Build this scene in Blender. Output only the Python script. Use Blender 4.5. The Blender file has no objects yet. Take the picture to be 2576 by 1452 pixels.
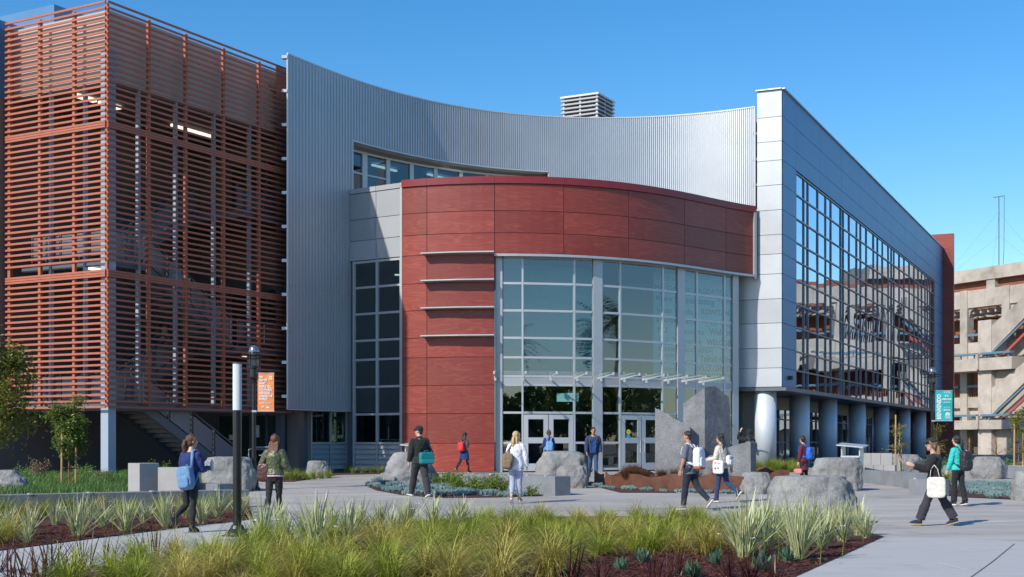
import bpy, bmesh, math, random
import numpy as np
from mathutils import Vector, Matrix, Euler
rnd = random.Random(7)
R = math.radians
scene = bpy.context.scene
col = scene.collection

# ---------------------------------------------------------------- camera
cam_d = bpy.data.cameras.new('camera')
cam = bpy.data.objects.new('camera', cam_d)
col.objects.link(cam)
EYE = 1.62
cam.location = (0, 0, EYE)
cam.rotation_euler = (R(90), 0, 0)
cam_d.sensor_width = 36
cam_d.lens = 46.6
cam_d.shift_y = 0.1483
cam_d.clip_start = 0.1
cam_d.clip_end = 3000
scene.camera = cam

# ---------------------------------------------------------------- light
SUN_EL = 37.0
TO_SUN = Vector((-0.715, -0.70, 0)).normalized()
world = bpy.data.worlds.new('World')
scene.world = world
world.use_nodes = True
wn = world.node_tree
for n in list(wn.nodes):
    wn.nodes.remove(n)
sky = wn.nodes.new('ShaderNodeTexSky')
sky.sky_type = 'NISHITA'
sky.sun_disc = False
sky.sun_elevation = R(SUN_EL)
sky.sun_rotation = math.atan2(TO_SUN.x, TO_SUN.y)
sky.altitude = 0
sky.air_density = 1.0
sky.dust_density = 0.35
sky.ozone_density = 3.0
bg = wn.nodes.new('ShaderNodeBackground')
bg.inputs['Strength'].default_value = 0.133
wo = wn.nodes.new('ShaderNodeOutputWorld')
hs = wn.nodes.new('ShaderNodeHueSaturation')
hs.inputs['Saturation'].default_value = 1.36
wn.links.new(sky.outputs[0], hs.inputs['Color'])
wn.links.new(hs.outputs[0], bg.inputs[0])
wn.links.new(bg.outputs[0], wo.inputs[0])
sun_d = bpy.data.lights.new('sun', 'SUN')
sun_d.energy = 3.7
sun_d.angle = R(0.53)
sun_d.color = (1.0, 0.93, 0.83)
sun = bpy.data.objects.new('sun', sun_d)
col.objects.link(sun)
sdir = -(TO_SUN * math.cos(R(SUN_EL)) + Vector((0, 0, math.sin(R(SUN_EL)))))
sun.rotation_euler = sdir.to_track_quat('-Z', 'Y').to_euler()
sun.location = (-20, -20, 40)
scene.view_settings.view_transform = 'Standard'
scene.view_settings.look = 'None'
scene.view_settings.exposure = 0.38
scene.view_settings.gamma = 1.0
scene.view_settings.use_curve_mapping = False
scene.render.engine = 'CYCLES'
scene.cycles.max_bounces = 8
scene.cycles.transparent_max_bounces = 12
scene.cycles.caustics_reflective = False
scene.cycles.caustics_refractive = False

# ---------------------------------------------------------------- survey: sight lines to ground plan
FPX, CX, HY = 3334.0, 1288.0, 1108.0


def gz(Y):
    return 0.3 * min(1.0, max(0.0, (Y - 25.0) / 20.0))


def gY(py):
    lo, hi = 5.0, 400.0
    for _ in range(50):
        m = (lo + hi) / 2
        if HY + (EYE - gz(m)) * FPX / m > py:
            lo = m
        else:
            hi = m
    return lo


def gp(px, py):
    Y = gY(py)
    return Vector(((px - CX) / FPX * Y, Y, gz(Y)))


def wp(px, py, Y):
    return Vector(((px - CX) / FPX * Y, Y, EYE + (HY - py) / FPX * Y))


# ---------------------------------------------------------------- mesh helpers
class MB:
    def __init__(self):
        self.v, self.f = [], []

    def add(self, vs, fs):
        n = len(self.v)
        self.v += [tuple(p) for p in vs]
        self.f += [tuple(i + n for i in f) for f in fs]
        return self

    def box(self, c, s, rot=None):
        """c centre, s full sizes, rot = (axis u, axis v) optional frame"""
        c = Vector(c)
        if rot is None:
            u, v, w = Vector((1, 0, 0)), Vector((0, 1, 0)), Vector((0, 0, 1))
        else:
            u, v = Vector(rot[0]).normalized(), Vector(rot[1]).normalized()
            w = u.cross(v)
        a, b, d = s[0] / 2, s[1] / 2, s[2] / 2
        vs = [c + u * i * a + v * j * b + w * k * d for k in (-1, 1) for j in (-1, 1) for i in (-1, 1)]
        return self.add(vs, [(0, 2, 3, 1), (4, 5, 7, 6), (0, 1, 5, 4), (2, 6, 7, 3), (0, 4, 6, 2), (1, 3, 7, 5)])

    def bar(self, p0, p1, w, h, up=(0, 0, 1)):
        """box beam from p0 to p1, width w (sideways), height h"""
        p0, p1 = Vector(p0), Vector(p1)
        d = p1 - p0
        L = d.length
        if L < 1e-6:
            return self
        u = d / L
        upv = Vector(up)
        s = upv.cross(u)
        if s.length < 1e-4:
            s = Vector((1, 0, 0))
            s = s - u * s.dot(u)
        s.normalize()
        return self.box((p0 + p1) / 2, (L, w, h), (u, s))

    def tube(self, pts, radii, n=8, caps=True, ell=None):
        pts = [Vector(p) for p in pts]
        if not isinstance(radii, (list, tuple)):
            radii = [radii] * len(pts)
        vs, fs = [], []
        prev = None
        for i, p in enumerate(pts):
            t = (pts[min(i + 1, len(pts) - 1)] - pts[max(i - 1, 0)])
            if t.length < 1e-9:
                t = Vector((0, 0, 1))
            t.normalize()
            if prev is None:
                a = Vector((1, 0, 0)) if abs(t.x) < 0.8 else Vector((0, 1, 0))
                a = (a - t * a.dot(t)).normalized()
            else:
                a = prev - t * prev.dot(t)
                a = a.normalized() if a.length > 1e-6 else prev
            prev = a
            b = t.cross(a)
            for k in range(n):
                th = 2 * math.pi * k / n
                r = radii[i]
                vs.append(p + (a * math.cos(th) + b * math.sin(th)) * r)
        for i in range(len(pts) - 1):
            for k in range(n):
                k2 = (k + 1) % n
                fs.append((i * n + k, i * n + k2, (i + 1) * n + k2, (i + 1) * n + k))
        if caps:
            fs.append(tuple(range(n - 1, -1, -1)))
            m = (len(pts) - 1) * n
            fs.append(tuple(range(m, m + n)))
        return self.add(vs, fs)

    def rings(self, rings, n=14, frame=None):
        """stack of ellipses (centre, rx, ry); rings lie in the frame's xy"""
        M = frame or Matrix.Identity(4)
        vs, fs = [], []
        for c, rx, ry in rings:
            for k in range(n):
                th = 2 * math.pi * k / n
                vs.append(M @ (Vector(c) + Vector((math.cos(th) * rx, math.sin(th) * ry, 0))))
        for i in range(len(rings) - 1):
            for k in range(n):
                k2 = (k + 1) % n
                fs.append((i * n + k, i * n + k2, (i + 1) * n + k2, (i + 1) * n + k))
        fs.append(tuple(range(n - 1, -1, -1)))
        m = (len(rings) - 1) * n
        fs.append(tuple(range(m, m + n)))
        return self.add(vs, fs)

    def lathe(self, c, prof, n=20):
        c = Vector(c)
        return self.rings([((c.x, c.y, c.z + z), r, r) for r, z in prof], n)

    def ellipsoid(self, c, r, nu=12, nv=8, M=None):
        c = Vector(c)
        vs, fs = [], []
        for j in range(1, nv):
            ph = math.pi * j / nv
            for k in range(nu):
                th = 2 * math.pi * k / nu
                vs.append(Vector((r[0] * math.sin(ph) * math.cos(th), r[1] * math.sin(ph) * math.sin(th), r[2] * math.cos(ph))))
        vs.append(Vector((0, 0, r[2])))
        vs.append(Vector((0, 0, -r[2])))
        for j in range(nv - 2):
            for k in range(nu):
                k2 = (k + 1) % nu
                fs.append((j * nu + k, (j + 1) * nu + k, (j + 1) * nu + k2, j * nu + k2))
        t, b = len(vs) - 2, len(vs) - 1
        for k in range(nu):
            k2 = (k + 1) % nu
            fs.append((t, k, k2))
            fs.append((b, (nv - 2) * nu + k2, (nv - 2) * nu + k))
        if M is not None:
            vs = [M @ v for v in vs]
        return self.add([v + c for v in vs], fs)

    def prism(self, poly, axis):
        """closed polygon (list of Vector) pushed along vector axis"""
        axis = Vector(axis)
        n = len(poly)
        vs = [Vector(p) for p in poly] + [Vector(p) + axis for p in poly]
        fs = [tuple(range(n - 1, -1, -1)), tuple(range(n, 2 * n))]
        for i in range(n):
            j = (i + 1) % n
            fs.append((i, j, n + j, n + i))
        return self.add(vs, fs)

    def sheet(self, A, B, thick=None, off=None):
        """strip between point rows A and B; optional solid with offset vectors"""
        n = len(A)
        if off is None:
            return self.add(list(A) + list(B), [(i, i + 1, n + i + 1, n + i) for i in range(n - 1)])
        vs = list(A) + list(B) + [a + o for a, o in zip(A, off)] + [b + o for b, o in zip(B, off)]
        fs = []
        for i in range(n - 1):
            fs += [(i, i + 1, n + i + 1, n + i), (2 * n + i, 3 * n + i, 3 * n + i + 1, 2 * n + i + 1),
                   (i, 2 * n + i, 2 * n + i + 1, i + 1), (n + i, n + i + 1, 3 * n + i + 1, 3 * n + i)]
        fs += [(0, n, 3 * n, 2 * n), (n - 1, 3 * n - 1, 4 * n - 1, 2 * n - 1)]
        return self.add(vs, fs)

    def build(self, name, mat, parent=None, smooth=False, bevel=0, recalc=True):
        me = bpy.data.meshes.new(name)
        o0 = wloc(parent) if parent else Vector((0, 0, 0))
        me.from_pydata([tuple(Vector(p) - o0) for p in self.v], [], self.f)
        if recalc or bevel:
            bm = bmesh.new()
            bm.from_mesh(me)
            if recalc:
                bmesh.ops.recalc_face_normals(bm, faces=bm.faces)
            if bevel:
                es = [e for e in bm.edges if len(e.link_faces) == 2 and e.calc_face_angle(0) > 0.5]
                bmesh.ops.bevel(bm, geom=es, offset=bevel, segments=2, affect='EDGES', profile=0.6)
            bm.to_mesh(me)
            bm.free()
        if smooth:
            me.polygons.foreach_set('use_smooth', [True] * len(me.polygons))
        if mat:
            me.materials.append(mat)
        o = bpy.data.objects.new(name, me)
        col.objects.link(o)
        if parent:
            o.parent = parent
        return o


def wloc(o):
    p = Vector((0, 0, 0))
    while o is not None:
        p = p + o.location
        o = o.parent
    return p


def tag(o, label=None, cat=None, group=None, kind=None):
    if label:
        o['label'] = label
    if cat:
        o['category'] = cat
    if group:
        o['group'] = group
    if kind:
        o['kind'] = kind
    return o


def thing(name, label, cat, loc=(0, 0, 0), group=None):
    o = bpy.data.objects.new(name, None)
    o.empty_display_size = 0.2
    o.location = loc
    col.objects.link(o)
    return tag(o, label, cat, group)


def clone(o, parent=None):
    c = o.copy()
    col.objects.link(c)
    if parent:
        c.parent = parent
    for ch in list(o.children):
        clone(ch, c)
    return c


def inst(src, loc, parent=None, rz=0, sc=1.0, rx=0, ry=0):
    c = bpy.data.objects.new(src.name.split('.')[0], src.data)
    col.objects.link(c)
    c.location = Vector(loc) - (wloc(parent) if parent else Vector((0, 0, 0)))
    c.rotation_euler = (rx, ry, rz)
    c.scale = (sc, sc, sc) if not isinstance(sc, (tuple, list)) else sc
    if parent:
        c.parent = parent
    return c


# ---------------------------------------------------------------- materials
MATS = {}


def mat(name, color, rough=0.6, metal=0.0, var=0.0, vscale=3.0, bump=0.0, bscale=20.0, spec=0.5, var2=None, stretch=(1, 1, 1), coords='Object',
        trans=0.0, emit=None, estr=0.0, alpha=1.0, subsurf=0.0, detail=4, bdist=0.03, sheen=0.0, coat=0.0):
    if name in MATS:
        return MATS[name]
    m = bpy.data.materials.new(name)
    m.use_nodes = True
    nt = m.node_tree
    b = nt.nodes['Principled BSDF']
    b.inputs['Base Color'].default_value = (*color, 1)
    b.inputs['Roughness'].default_value = rough
    b.inputs['Metallic'].default_value = metal
    b.inputs['Specular IOR Level'].default_value = spec
    b.inputs['Transmission Weight'].default_value = trans
    b.inputs['Alpha'].default_value = alpha
    b.inputs['Coat Weight'].default_value = coat
    b.inputs['Sheen Weight'].default_value = sheen
    if emit:
        b.inputs['Emission Color'].default_value = (*emit, 1)
        b.inputs['Emission Strength'].default_value = estr
    if var > 0 or bump > 0:
        tc = nt.nodes.new('ShaderNodeTexCoord')
        mp = nt.nodes.new('ShaderNodeMapping')
        mp.inputs['Scale'].default_value = stretch
        nt.links.new(tc.outputs[coords], mp.inputs[0])
    if var > 0:
        nz = nt.nodes.new('ShaderNodeTexNoise')
        nz.inputs['Scale'].default_value = vscale
        nz.inputs['Detail'].default_value = detail
        nz.inputs['Roughness'].default_value = 0.65
        nt.links.new(mp.outputs[0], nz.inputs['Vector'])
        rp = nt.nodes.new('ShaderNodeValToRGB')
        rp.color_ramp.elements[0].position = 0.3
        rp.color_ramp.elements[1].position = 0.7
        c2 = var2 or tuple(min(1, c * (1 + var)) for c in color)
        c1 = tuple(max(0, c * (1 - var)) for c in color) if var2 is None else color
        rp.color_ramp.elements[0].color = (*c1, 1)
        rp.color_ramp.elements[1].color = (*c2, 1)
        nt.links.new(nz.outputs['Fac'], rp.inputs[0])
        nt.links.new(rp.outputs[0], b.inputs['Base Color'])
    if bump > 0:
        n2 = nt.nodes.new('ShaderNodeTexNoise')
        n2.inputs['Scale'].default_value = bscale
        n2.inputs['Detail'].default_value = 5
        nt.links.new(mp.outputs[0], n2.inputs['Vector'])
        bp = nt.nodes.new('ShaderNodeBump')
        bp.inputs['Strength'].default_value = bump
        bp.inputs['Distance'].default_value = bdist
        nt.links.new(n2.outputs['Fac'], bp.inputs['Height'])
        nt.links.new(bp.outputs[0], b.inputs['Normal'])
    MATS[name] = m
    return m


def leaf_mat(name, color, color2, rough=0.45, scale=2.0):
    """leaf surface: colour differs from leaf to leaf, light passes through a little"""
    if name in MATS:
        return MATS[name]
    m = bpy.data.materials.new(name)
    m.use_nodes = True
    nt = m.node_tree
    b = nt.nodes['Principled BSDF']
    b.inputs['Roughness'].default_value = rough
    b.inputs['Specular IOR Level'].default_value = 0.35
    g = nt.nodes.new('ShaderNodeNewGeometry')
    oi = nt.nodes.new('ShaderNodeObjectInfo')
    ad = nt.nodes.new('ShaderNodeMath')
    ad.operation = 'MULTIPLY_ADD'
    ad.inputs[1].default_value = 0.35
    nt.links.new(oi.outputs['Random'], ad.inputs[0])
    ml = nt.nodes.new('ShaderNodeMath')
    ml.operation = 'MULTIPLY'
    ml.inputs[1].default_value = 0.65
    nt.links.new(g.outputs['Random Per Island'], ml.inputs[0])
    nt.links.new(ml.outputs[0], ad.inputs[2])
    mx = nt.nodes.new('ShaderNodeMix')
    mx.data_type = 'RGBA'
    mx.inputs[6].default_value = (*color, 1)
    mx.inputs[7].default_value = (*color2, 1)
    nt.links.new(ad.outputs[0], mx.inputs[0])
    nt.links.new(mx.outputs[2], b.inputs['Base Color'])
    tr = nt.nodes.new('ShaderNodeBsdfTranslucent')
    nt.links.new(mx.outputs[2], tr.inputs[0])
    ms = nt.nodes.new('ShaderNodeMixShader')
    ms.inputs[0].default_value = 0.3
    nt.links.new(b.outputs[0], ms.inputs[1])
    nt.links.new(tr.outputs[0], ms.inputs[2])
    nt.links.new(ms.outputs[0], nt.nodes['Material Output'].inputs[0])
    MATS[name] = m
    return m


def stripe_leaf_mat(name, edge, mid):
    """strap leaf with cream edges: colour runs across the blade by its UV"""
    if name in MATS:
        return MATS[name]
    m = bpy.data.materials.new(name)
    m.use_nodes = True
    nt = m.node_tree
    b = nt.nodes['Principled BSDF']
    b.inputs['Roughness'].default_value = 0.45
    at = nt.nodes.new('ShaderNodeUVMap')
    sp = nt.nodes.new('ShaderNodeSeparateXYZ')
    nt.links.new(at.outputs[0], sp.inputs[0])
    s = nt.nodes.new('ShaderNodeMath'); s.operation = 'SUBTRACT'; s.inputs[1].default_value = 0.5
    nt.links.new(sp.outputs[0], s.inputs[0])
    a = nt.nodes.new('ShaderNodeMath'); a.operation = 'ABSOLUTE'
    nt.links.new(s.outputs[0], a.inputs[0])
    rp = nt.nodes.new('ShaderNodeValToRGB')
    rp.color_ramp.elements[0].position = 0.14; rp.color_ramp.elements[0].color = (*mid, 1)
    rp.color_ramp.elements[1].position = 0.26; rp.color_ramp.elements[1].color = (*edge, 1)
    nt.links.new(a.outputs[0], rp.inputs[0])
    nt.links.new(rp.outputs[0], b.inputs['Base Color'])
    tr = nt.nodes.new('ShaderNodeBsdfTranslucent')
    nt.links.new(rp.outputs[0], tr.inputs[0])
    ms = nt.nodes.new('ShaderNodeMixShader')
    ms.inputs[0].default_value = 0.25
    nt.links.new(b.outputs[0], ms.inputs[1])
    nt.links.new(tr.outputs[0], ms.inputs[2])
    nt.links.new(ms.outputs[0], nt.nodes['Material Output'].inputs[0])
    MATS[name] = m
    return m


def glass_mat(name, tint, refl=1.5, fmin=0.08, rough=0.01, wave=0.0, wscale=0.6, body=None, mir=(0.92, 0.96, 1.0)):
    """window glass: clear tinted pane with a mirror coat that grows towards grazing view"""
    if name in MATS:
        return MATS[name]
    m = bpy.data.materials.new(name)
    m.use_nodes = True
    nt = m.node_tree
    nt.nodes.remove(nt.nodes['Principled BSDF'])
    out = nt.nodes['Material Output']
    gl = nt.nodes.new('ShaderNodeBsdfGlossy')
    gl.inputs['Roughness'].default_value = rough
    gl.inputs['Color'].default_value = (*mir, 1)
    if body:
        tr = nt.nodes.new('ShaderNodeBsdfDiffuse')
        tr.inputs[0].default_value = (*body, 1)
    else:
        tr = nt.nodes.new('ShaderNodeBsdfTransparent')
        tr.inputs[0].default_value = (*tint, 1)
    lw = nt.nodes.new('ShaderNodeLayerWeight')
    lw.inputs['Blend'].default_value = 0.5
    pw = nt.nodes.new('ShaderNodeMath'); pw.operation = 'POWER'; pw.inputs[1].default_value = 5.0
    nt.links.new(lw.outputs['Facing'], pw.inputs[0])
    ml = nt.nodes.new('ShaderNodeMath'); ml.operation = 'MULTIPLY_ADD'
    ml.inputs[1].default_value = 1 - fmin; ml.inputs[2].default_value = fmin
    nt.links.new(pw.outputs[0], ml.inputs[0])
    ge = nt.nodes.new('ShaderNodeNewGeometry')
    fb = nt.nodes.new('ShaderNodeMath'); fb.operation = 'SUBTRACT'; fb.inputs[0].default_value = 1.0
    nt.links.new(ge.outputs['Backfacing'], fb.inputs[1])
    mx = nt.nodes.new('ShaderNodeMath'); mx.operation = 'MULTIPLY'
    nt.links.new(ml.outputs[0], mx.inputs[0])
    nt.links.new(fb.outputs[0], mx.inputs[1])
    ms = nt.nodes.new('ShaderNodeMixShader')
    nt.links.new(mx.outputs[0], ms.inputs[0])
    nt.links.new(tr.outputs[0], ms.inputs[1])
    nt.links.new(gl.outputs[0], ms.inputs[2])
    nt.links.new(ms.outputs[0], out.inputs[0])
    if wave > 0:
        tc = nt.nodes.new('ShaderNodeTexCoord')
        nz = nt.nodes.new('ShaderNodeTexNoise')
        nz.inputs['Scale'].default_value = wscale
        nz.inputs['Detail'].default_value = 1.0
        nt.links.new(tc.outputs['Object'], nz.inputs['Vector'])
        bp = nt.nodes.new('ShaderNodeBump')
        bp.inputs['Strength'].default_value = 1.0
        bp.inputs['Distance'].default_value = wave
        nt.links.new(nz.outputs['Fac'], bp.inputs['Height'])
        nt.links.new(bp.outputs[0], gl.inputs['Normal'])
    MATS[name] = m
    return m


def wood_panel_mat(name, c1, c2, rough=0.4):
    """red laminate with long horizontal wood figure, shifted from panel to panel"""
    if name in MATS:
        return MATS[name]
    m = bpy.data.materials.new(name)
    m.use_nodes = True
    nt = m.node_tree
    b = nt.nodes['Principled BSDF']
    b.inputs['Roughness'].default_value = rough
    tc = nt.nodes.new('ShaderNodeTexCoord')
    oi = nt.nodes.new('ShaderNodeObjectInfo')
    ad = nt.nodes.new('ShaderNodeVectorMath'); ad.operation = 'ADD'
    sc = nt.nodes.new('ShaderNodeVectorMath'); sc.operation = 'SCALE'; sc.inputs[3].default_value = 60
    cb = nt.nodes.new('ShaderNodeCombineXYZ')
    for i in range(3):
        nt.links.new(oi.outputs['Random'], cb.inputs[i])
    nt.links.new(cb.outputs[0], sc.inputs[0])
    nt.links.new(tc.outputs['Object'], ad.inputs[0])
    nt.links.new(sc.outputs[0], ad.inputs[1])
    mp = nt.nodes.new('ShaderNodeMapping')
    mp.inputs['Scale'].default_value = (0.35, 0.35, 2.6)
    nt.links.new(ad.outputs[0], mp.inputs[0])
    nz = nt.nodes.new('ShaderNodeTexNoise')
    nz.inputs['Scale'].default_value = 1.0
    nz.inputs['Detail'].default_value = 2.5
    nz.inputs['Distortion'].default_value = 1.2
    nt.links.new(mp.outputs[0], nz.inputs['Vector'])
    ml = nt.nodes.new('ShaderNodeMath'); ml.operation = 'MULTIPLY'; ml.inputs[1].default_value = 16
    nt.links.new(nz.outputs['Fac'], ml.inputs[0])
    fr = nt.nodes.new('ShaderNodeMath'); fr.operation = 'PINGPONG'; fr.inputs[1].default_value = 1.0
    nt.links.new(ml.outputs[0], fr.inputs[0])
    pw = nt.nodes.new('ShaderNodeMath'); pw.operation = 'POWER'; pw.inputs[1].default_value = 3.0
    nt.links.new(fr.outputs[0], pw.inputs[0])
    n2 = nt.nodes.new('ShaderNodeTexNoise')
    n2.inputs['Scale'].default_value = 0.9
    nt.links.new(ad.outputs[0], n2.inputs['Vector'])
    m2 = nt.nodes.new('ShaderNodeMath'); m2.operation = 'MULTIPLY'
    nt.links.new(pw.outputs[0], m2.inputs[0])
    nt.links.new(n2.outputs['Fac'], m2.inputs[1])
    mx = nt.nodes.new('ShaderNodeMix'); mx.data_type = 'RGBA'
    mx.inputs[6].default_value = (*c1, 1)
    mx.inputs[7].default_value = (*c2, 1)
    nt.links.new(m2.outputs[0], mx.inputs[0])
    hv = nt.nodes.new('ShaderNodeHueSaturation')
    mr = nt.nodes.new('ShaderNodeMapRange')
    mr.inputs['To Min'].default_value = 0.82; mr.inputs['To Max'].default_value = 1.14
    nt.links.new(oi.outputs['Random'], mr.inputs['Value'])
    nt.links.new(mr.outputs[0], hv.inputs['Value'])
    nt.links.new(mx.outputs[2], hv.inputs['Color'])
    nt.links.new(hv.outputs[0], b.inputs['Base Color'])
    MATS[name] = m
    return m


def granite_mat(name, c1, c2, rough=0.85, sp=70, bump=0.5):
    if name in MATS:
        return MATS[name]
    m = mat(name, c1, rough=rough, var=0.3, vscale=1.6, bump=min(1, bump * 1.6), bscale=7, bdist=0.06)
    nt = m.node_tree
    b = nt.nodes['Principled BSDF']
    src = b.inputs['Base Color'].links[0].from_socket
    tc = [n for n in nt.nodes if n.type == 'TEX_COORD'][0]
    nz = nt.nodes.new('ShaderNodeTexNoise')
    nz.inputs['Scale'].default_value = sp
    nz.inputs['Detail'].default_value = 2
    nt.links.new(tc.outputs['Object'], nz.inputs['Vector'])
    rp = nt.nodes.new('ShaderNodeValToRGB')
    rp.color_ramp.elements[0].position = 0.42; rp.color_ramp.elements[0].color = (0.45, 0.45, 0.47, 1)
    rp.color_ramp.elements[1].position = 0.6; rp.color_ramp.elements[1].color = (1.5, 1.5, 1.45, 1)
    nt.links.new(nz.outputs['Fac'], rp.inputs[0])
    mx = nt.nodes.new('ShaderNodeMix'); mx.data_type = 'RGBA'; mx.blend_type = 'MULTIPLY'
    mx.inputs[0].default_value = 0.45
    nt.links.new(src, mx.inputs[6])
    nt.links.new(rp.outputs[0], mx.inputs[7])
    # warm mineral stains
    n3 = nt.nodes.new('ShaderNodeTexNoise')
    n3.inputs['Scale'].default_value = 1.3
    n3.inputs['Detail'].default_value = 6
    nt.links.new(tc.outputs['Object'], n3.inputs['Vector'])
    r3 = nt.nodes.new('ShaderNodeValToRGB')
    r3.color_ramp.elements[0].position = 0.55; r3.color_ramp.elements[0].color = (0, 0, 0, 1)
    r3.color_ramp.elements[1].position = 0.72; r3.color_ramp.elements[1].color = (0.6, 0.6, 0.6, 1)
    nt.links.new(n3.outputs['Fac'], r3.inputs[0])
    m2 = nt.nodes.new('ShaderNodeMix'); m2.data_type = 'RGBA'
    nt.links.new(r3.outputs[0], m2.inputs[0])
    nt.links.new(mx.outputs[2], m2.inputs[6])
    m2.inputs[7].default_value = (*c2, 1)
    nt.links.new(m2.outputs[2], b.inputs['Base Color'])
    return m


M_CONC = mat('cast_concrete', (0.34, 0.335, 0.325), 0.85, var=0.14, vscale=1.1, bump=0.12, bscale=40)
M_PATH = mat('pale_broomed_concrete', (0.44, 0.435, 0.42), 0.85, var=0.07, vscale=0.9, bump=0.15, bscale=6, stretch=(1, 9, 1))
M_PAVE = mat('plaza_concrete', (0.375, 0.35, 0.32), 0.85, var=0.22, vscale=0.55, bump=0.12, bscale=5, stretch=(0.5, 2.2, 1), detail=6)
def add_stains(m, scale, dark, lo=0.56, hi=0.7):
    nt = m.node_tree
    b = nt.nodes['Principled BSDF']
    src = b.inputs['Base Color'].links[0].from_socket
    g = nt.nodes.new('ShaderNodeNewGeometry')
    nz = nt.nodes.new('ShaderNodeTexNoise')
    nz.inputs['Scale'].default_value = scale
    nz.inputs['Detail'].default_value = 8
    nz.inputs['Roughness'].default_value = 0.7
    nt.links.new(g.outputs['Position'], nz.inputs['Vector'])
    rp = nt.nodes.new('ShaderNodeValToRGB')
    rp.color_ramp.elements[0].position = lo; rp.color_ramp.elements[0].color = (1, 1, 1, 1)
    rp.color_ramp.elements[1].position = hi; rp.color_ramp.elements[1].color = (dark, dark, dark * 0.97, 1)
    nt.links.new(nz.outputs['Fac'], rp.inputs[0])
    oi = nt.nodes.new('ShaderNodeObjectInfo')
    mr = nt.nodes.new('ShaderNodeMapRange')
    mr.inputs['To Min'].default_value = 0.9; mr.inputs['To Max'].default_value = 1.06
    nt.links.new(oi.outputs['Random'], mr.inputs['Value'])
    mx = nt.nodes.new('ShaderNodeMix'); mx.data_type = 'RGBA'; mx.blend_type = 'MULTIPLY'; mx.inputs[0].default_value = 1
    nt.links.new(src, mx.inputs[6]); nt.links.new(rp.outputs[0], mx.inputs[7])
    m2 = nt.nodes.new('ShaderNodeMix'); m2.data_type = 'RGBA'; m2.blend_type = 'MULTIPLY'; m2.inputs[0].default_value = 1
    nt.links.new(mx.outputs[2], m2.inputs[6]); nt.links.new(mr.outputs[0], m2.inputs[7])
    nt.links.new(m2.outputs[2], b.inputs['Base Color'])


add_stains(M_PAVE, 0.8, 0.72)
add_stains(M_PATH, 1.1, 0.84)
M_JOINT = mat('joint_dark', (0.1, 0.1, 0.1), 0.9)
M_BASE = mat('bare_ground', (0.22, 0.19, 0.15), 0.95, var=0.2, vscale=0.5)
M_MULCH = mat('bark_mulch', (0.075, 0.027, 0.02), 0.95, var=0.6, vscale=25, bump=1.0, bscale=40)
M_TERRA = mat('terracotta_slat', (0.42, 0.125, 0.07), 0.6, var=0.1, vscale=2.0)
M_RED = wood_panel_mat('red_wood_laminate', (0.235, 0.036, 0.026), (0.37, 0.09, 0.05))
M_REDTRIM = mat('red_metal_coping', (0.22, 0.02, 0.025), 0.35)
M_SILVER = mat('silver_panel', (0.48, 0.5, 0.52), 0.42, metal=0.4, var=0.04, vscale=0.7)
add_stains(M_SILVER, 0.35, 0.9, 0.5, 0.7)
M_ALU = mat('aluminium_frame', (0.56, 0.57, 0.58), 0.4, metal=0.35)
M_DARKALU = mat('dark_mullion', (0.17, 0.19, 0.23), 0.4, metal=0.3)
M_CORR = mat('corrugated_aluminium', (0.54, 0.57, 0.6), 0.42, metal=0.5, var=0.05, vscale=0.5)
M_BLUE_SKYTINT = mat('blue_metal_sky_tint', (0.115, 0.255, 0.43), 0.45, metal=0.2, spec=0.25, var=0.05, vscale=0.4)  # wing panels are silver; the sky's blue reflection is painted into this colour
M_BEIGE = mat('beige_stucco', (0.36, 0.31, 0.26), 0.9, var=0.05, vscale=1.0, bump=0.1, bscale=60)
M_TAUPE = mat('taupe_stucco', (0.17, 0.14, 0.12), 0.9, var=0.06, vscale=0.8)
M_STEEL = mat('grey_painted_steel', (0.13, 0.145, 0.17), 0.45, metal=0.2)
M_COLM = mat('blue_grey_steel', (0.36, 0.42, 0.5), 0.5, metal=0.15)
M_BLACK = mat('black_metal', (0.01, 0.01, 0.012), 0.28, spec=0.6)
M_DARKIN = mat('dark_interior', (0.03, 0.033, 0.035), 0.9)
M_TEALIN = mat('pale_teal_interior', (0.17, 0.43, 0.52), 0.8, var=0.12, vscale=0.5, stretch=(0.4, 0.4, 3))
M_BOARD = mat('beige_concrete', (0.46, 0.405, 0.345), 0.9, var=0.2, vscale=0.5, bump=0.2, bscale=5, detail=7)
add_stains(M_BOARD, 0.45, 0.72, 0.5, 0.68)
M_BRICKR = mat('rust_red_siding', (0.28, 0.095, 0.05), 0.8, var=0.15, vscale=1.5)
M_TEALRAIL = mat('teal_steel_rail', (0.12, 0.21, 0.27), 0.4)
M_CORTEN = mat('weathering_steel', (0.12, 0.045, 0.024), 0.75, var=0.45, vscale=2.2, bump=0.2, bscale=25, detail=8)
M_STAKE = mat('lodgepole_stake', (0.45, 0.29, 0.12), 0.8, var=0.2, vscale=5, stretch=(3, 3, 0.4))
M_BARK = mat('young_bark', (0.16, 0.085, 0.055), 0.9, var=0.3, vscale=8, bump=0.4, bscale=20)
M_GRAN = granite_mat('grey_granite', (0.25, 0.25, 0.245), (0.34, 0.27, 0.19))
M_BASALT = granite_mat('sawn_basalt', (0.2, 0.205, 0.215), (0.22, 0.22, 0.22), sp=45, bump=0.15)
M_GFAC = glass_mat('mirror_facade_glass', (0.1, 0.14, 0.16), 1.9, 0.7, wave=0.006, wscale=0.8, body=(0.012, 0.02, 0.024), mir=(0.74, 0.84, 0.95))
M_GTEAL = glass_mat('teal_glass', (0.74, 0.9, 0.9), 1.5, 0.17, wave=0.004, wscale=0.7)
M_GDARK = glass_mat('dark_green_glass', (0.6, 0.76, 0.74), 1.5, 0.13, wave=0.003)
M_GBLUE = glass_mat('blue_window_glass', (0.42, 0.62, 0.75), 1.5, 0.12)
M_GCLEAR = glass_mat('clear_canopy_glass', (0.93, 0.97, 0.95), 1.4, 0.04)
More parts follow.
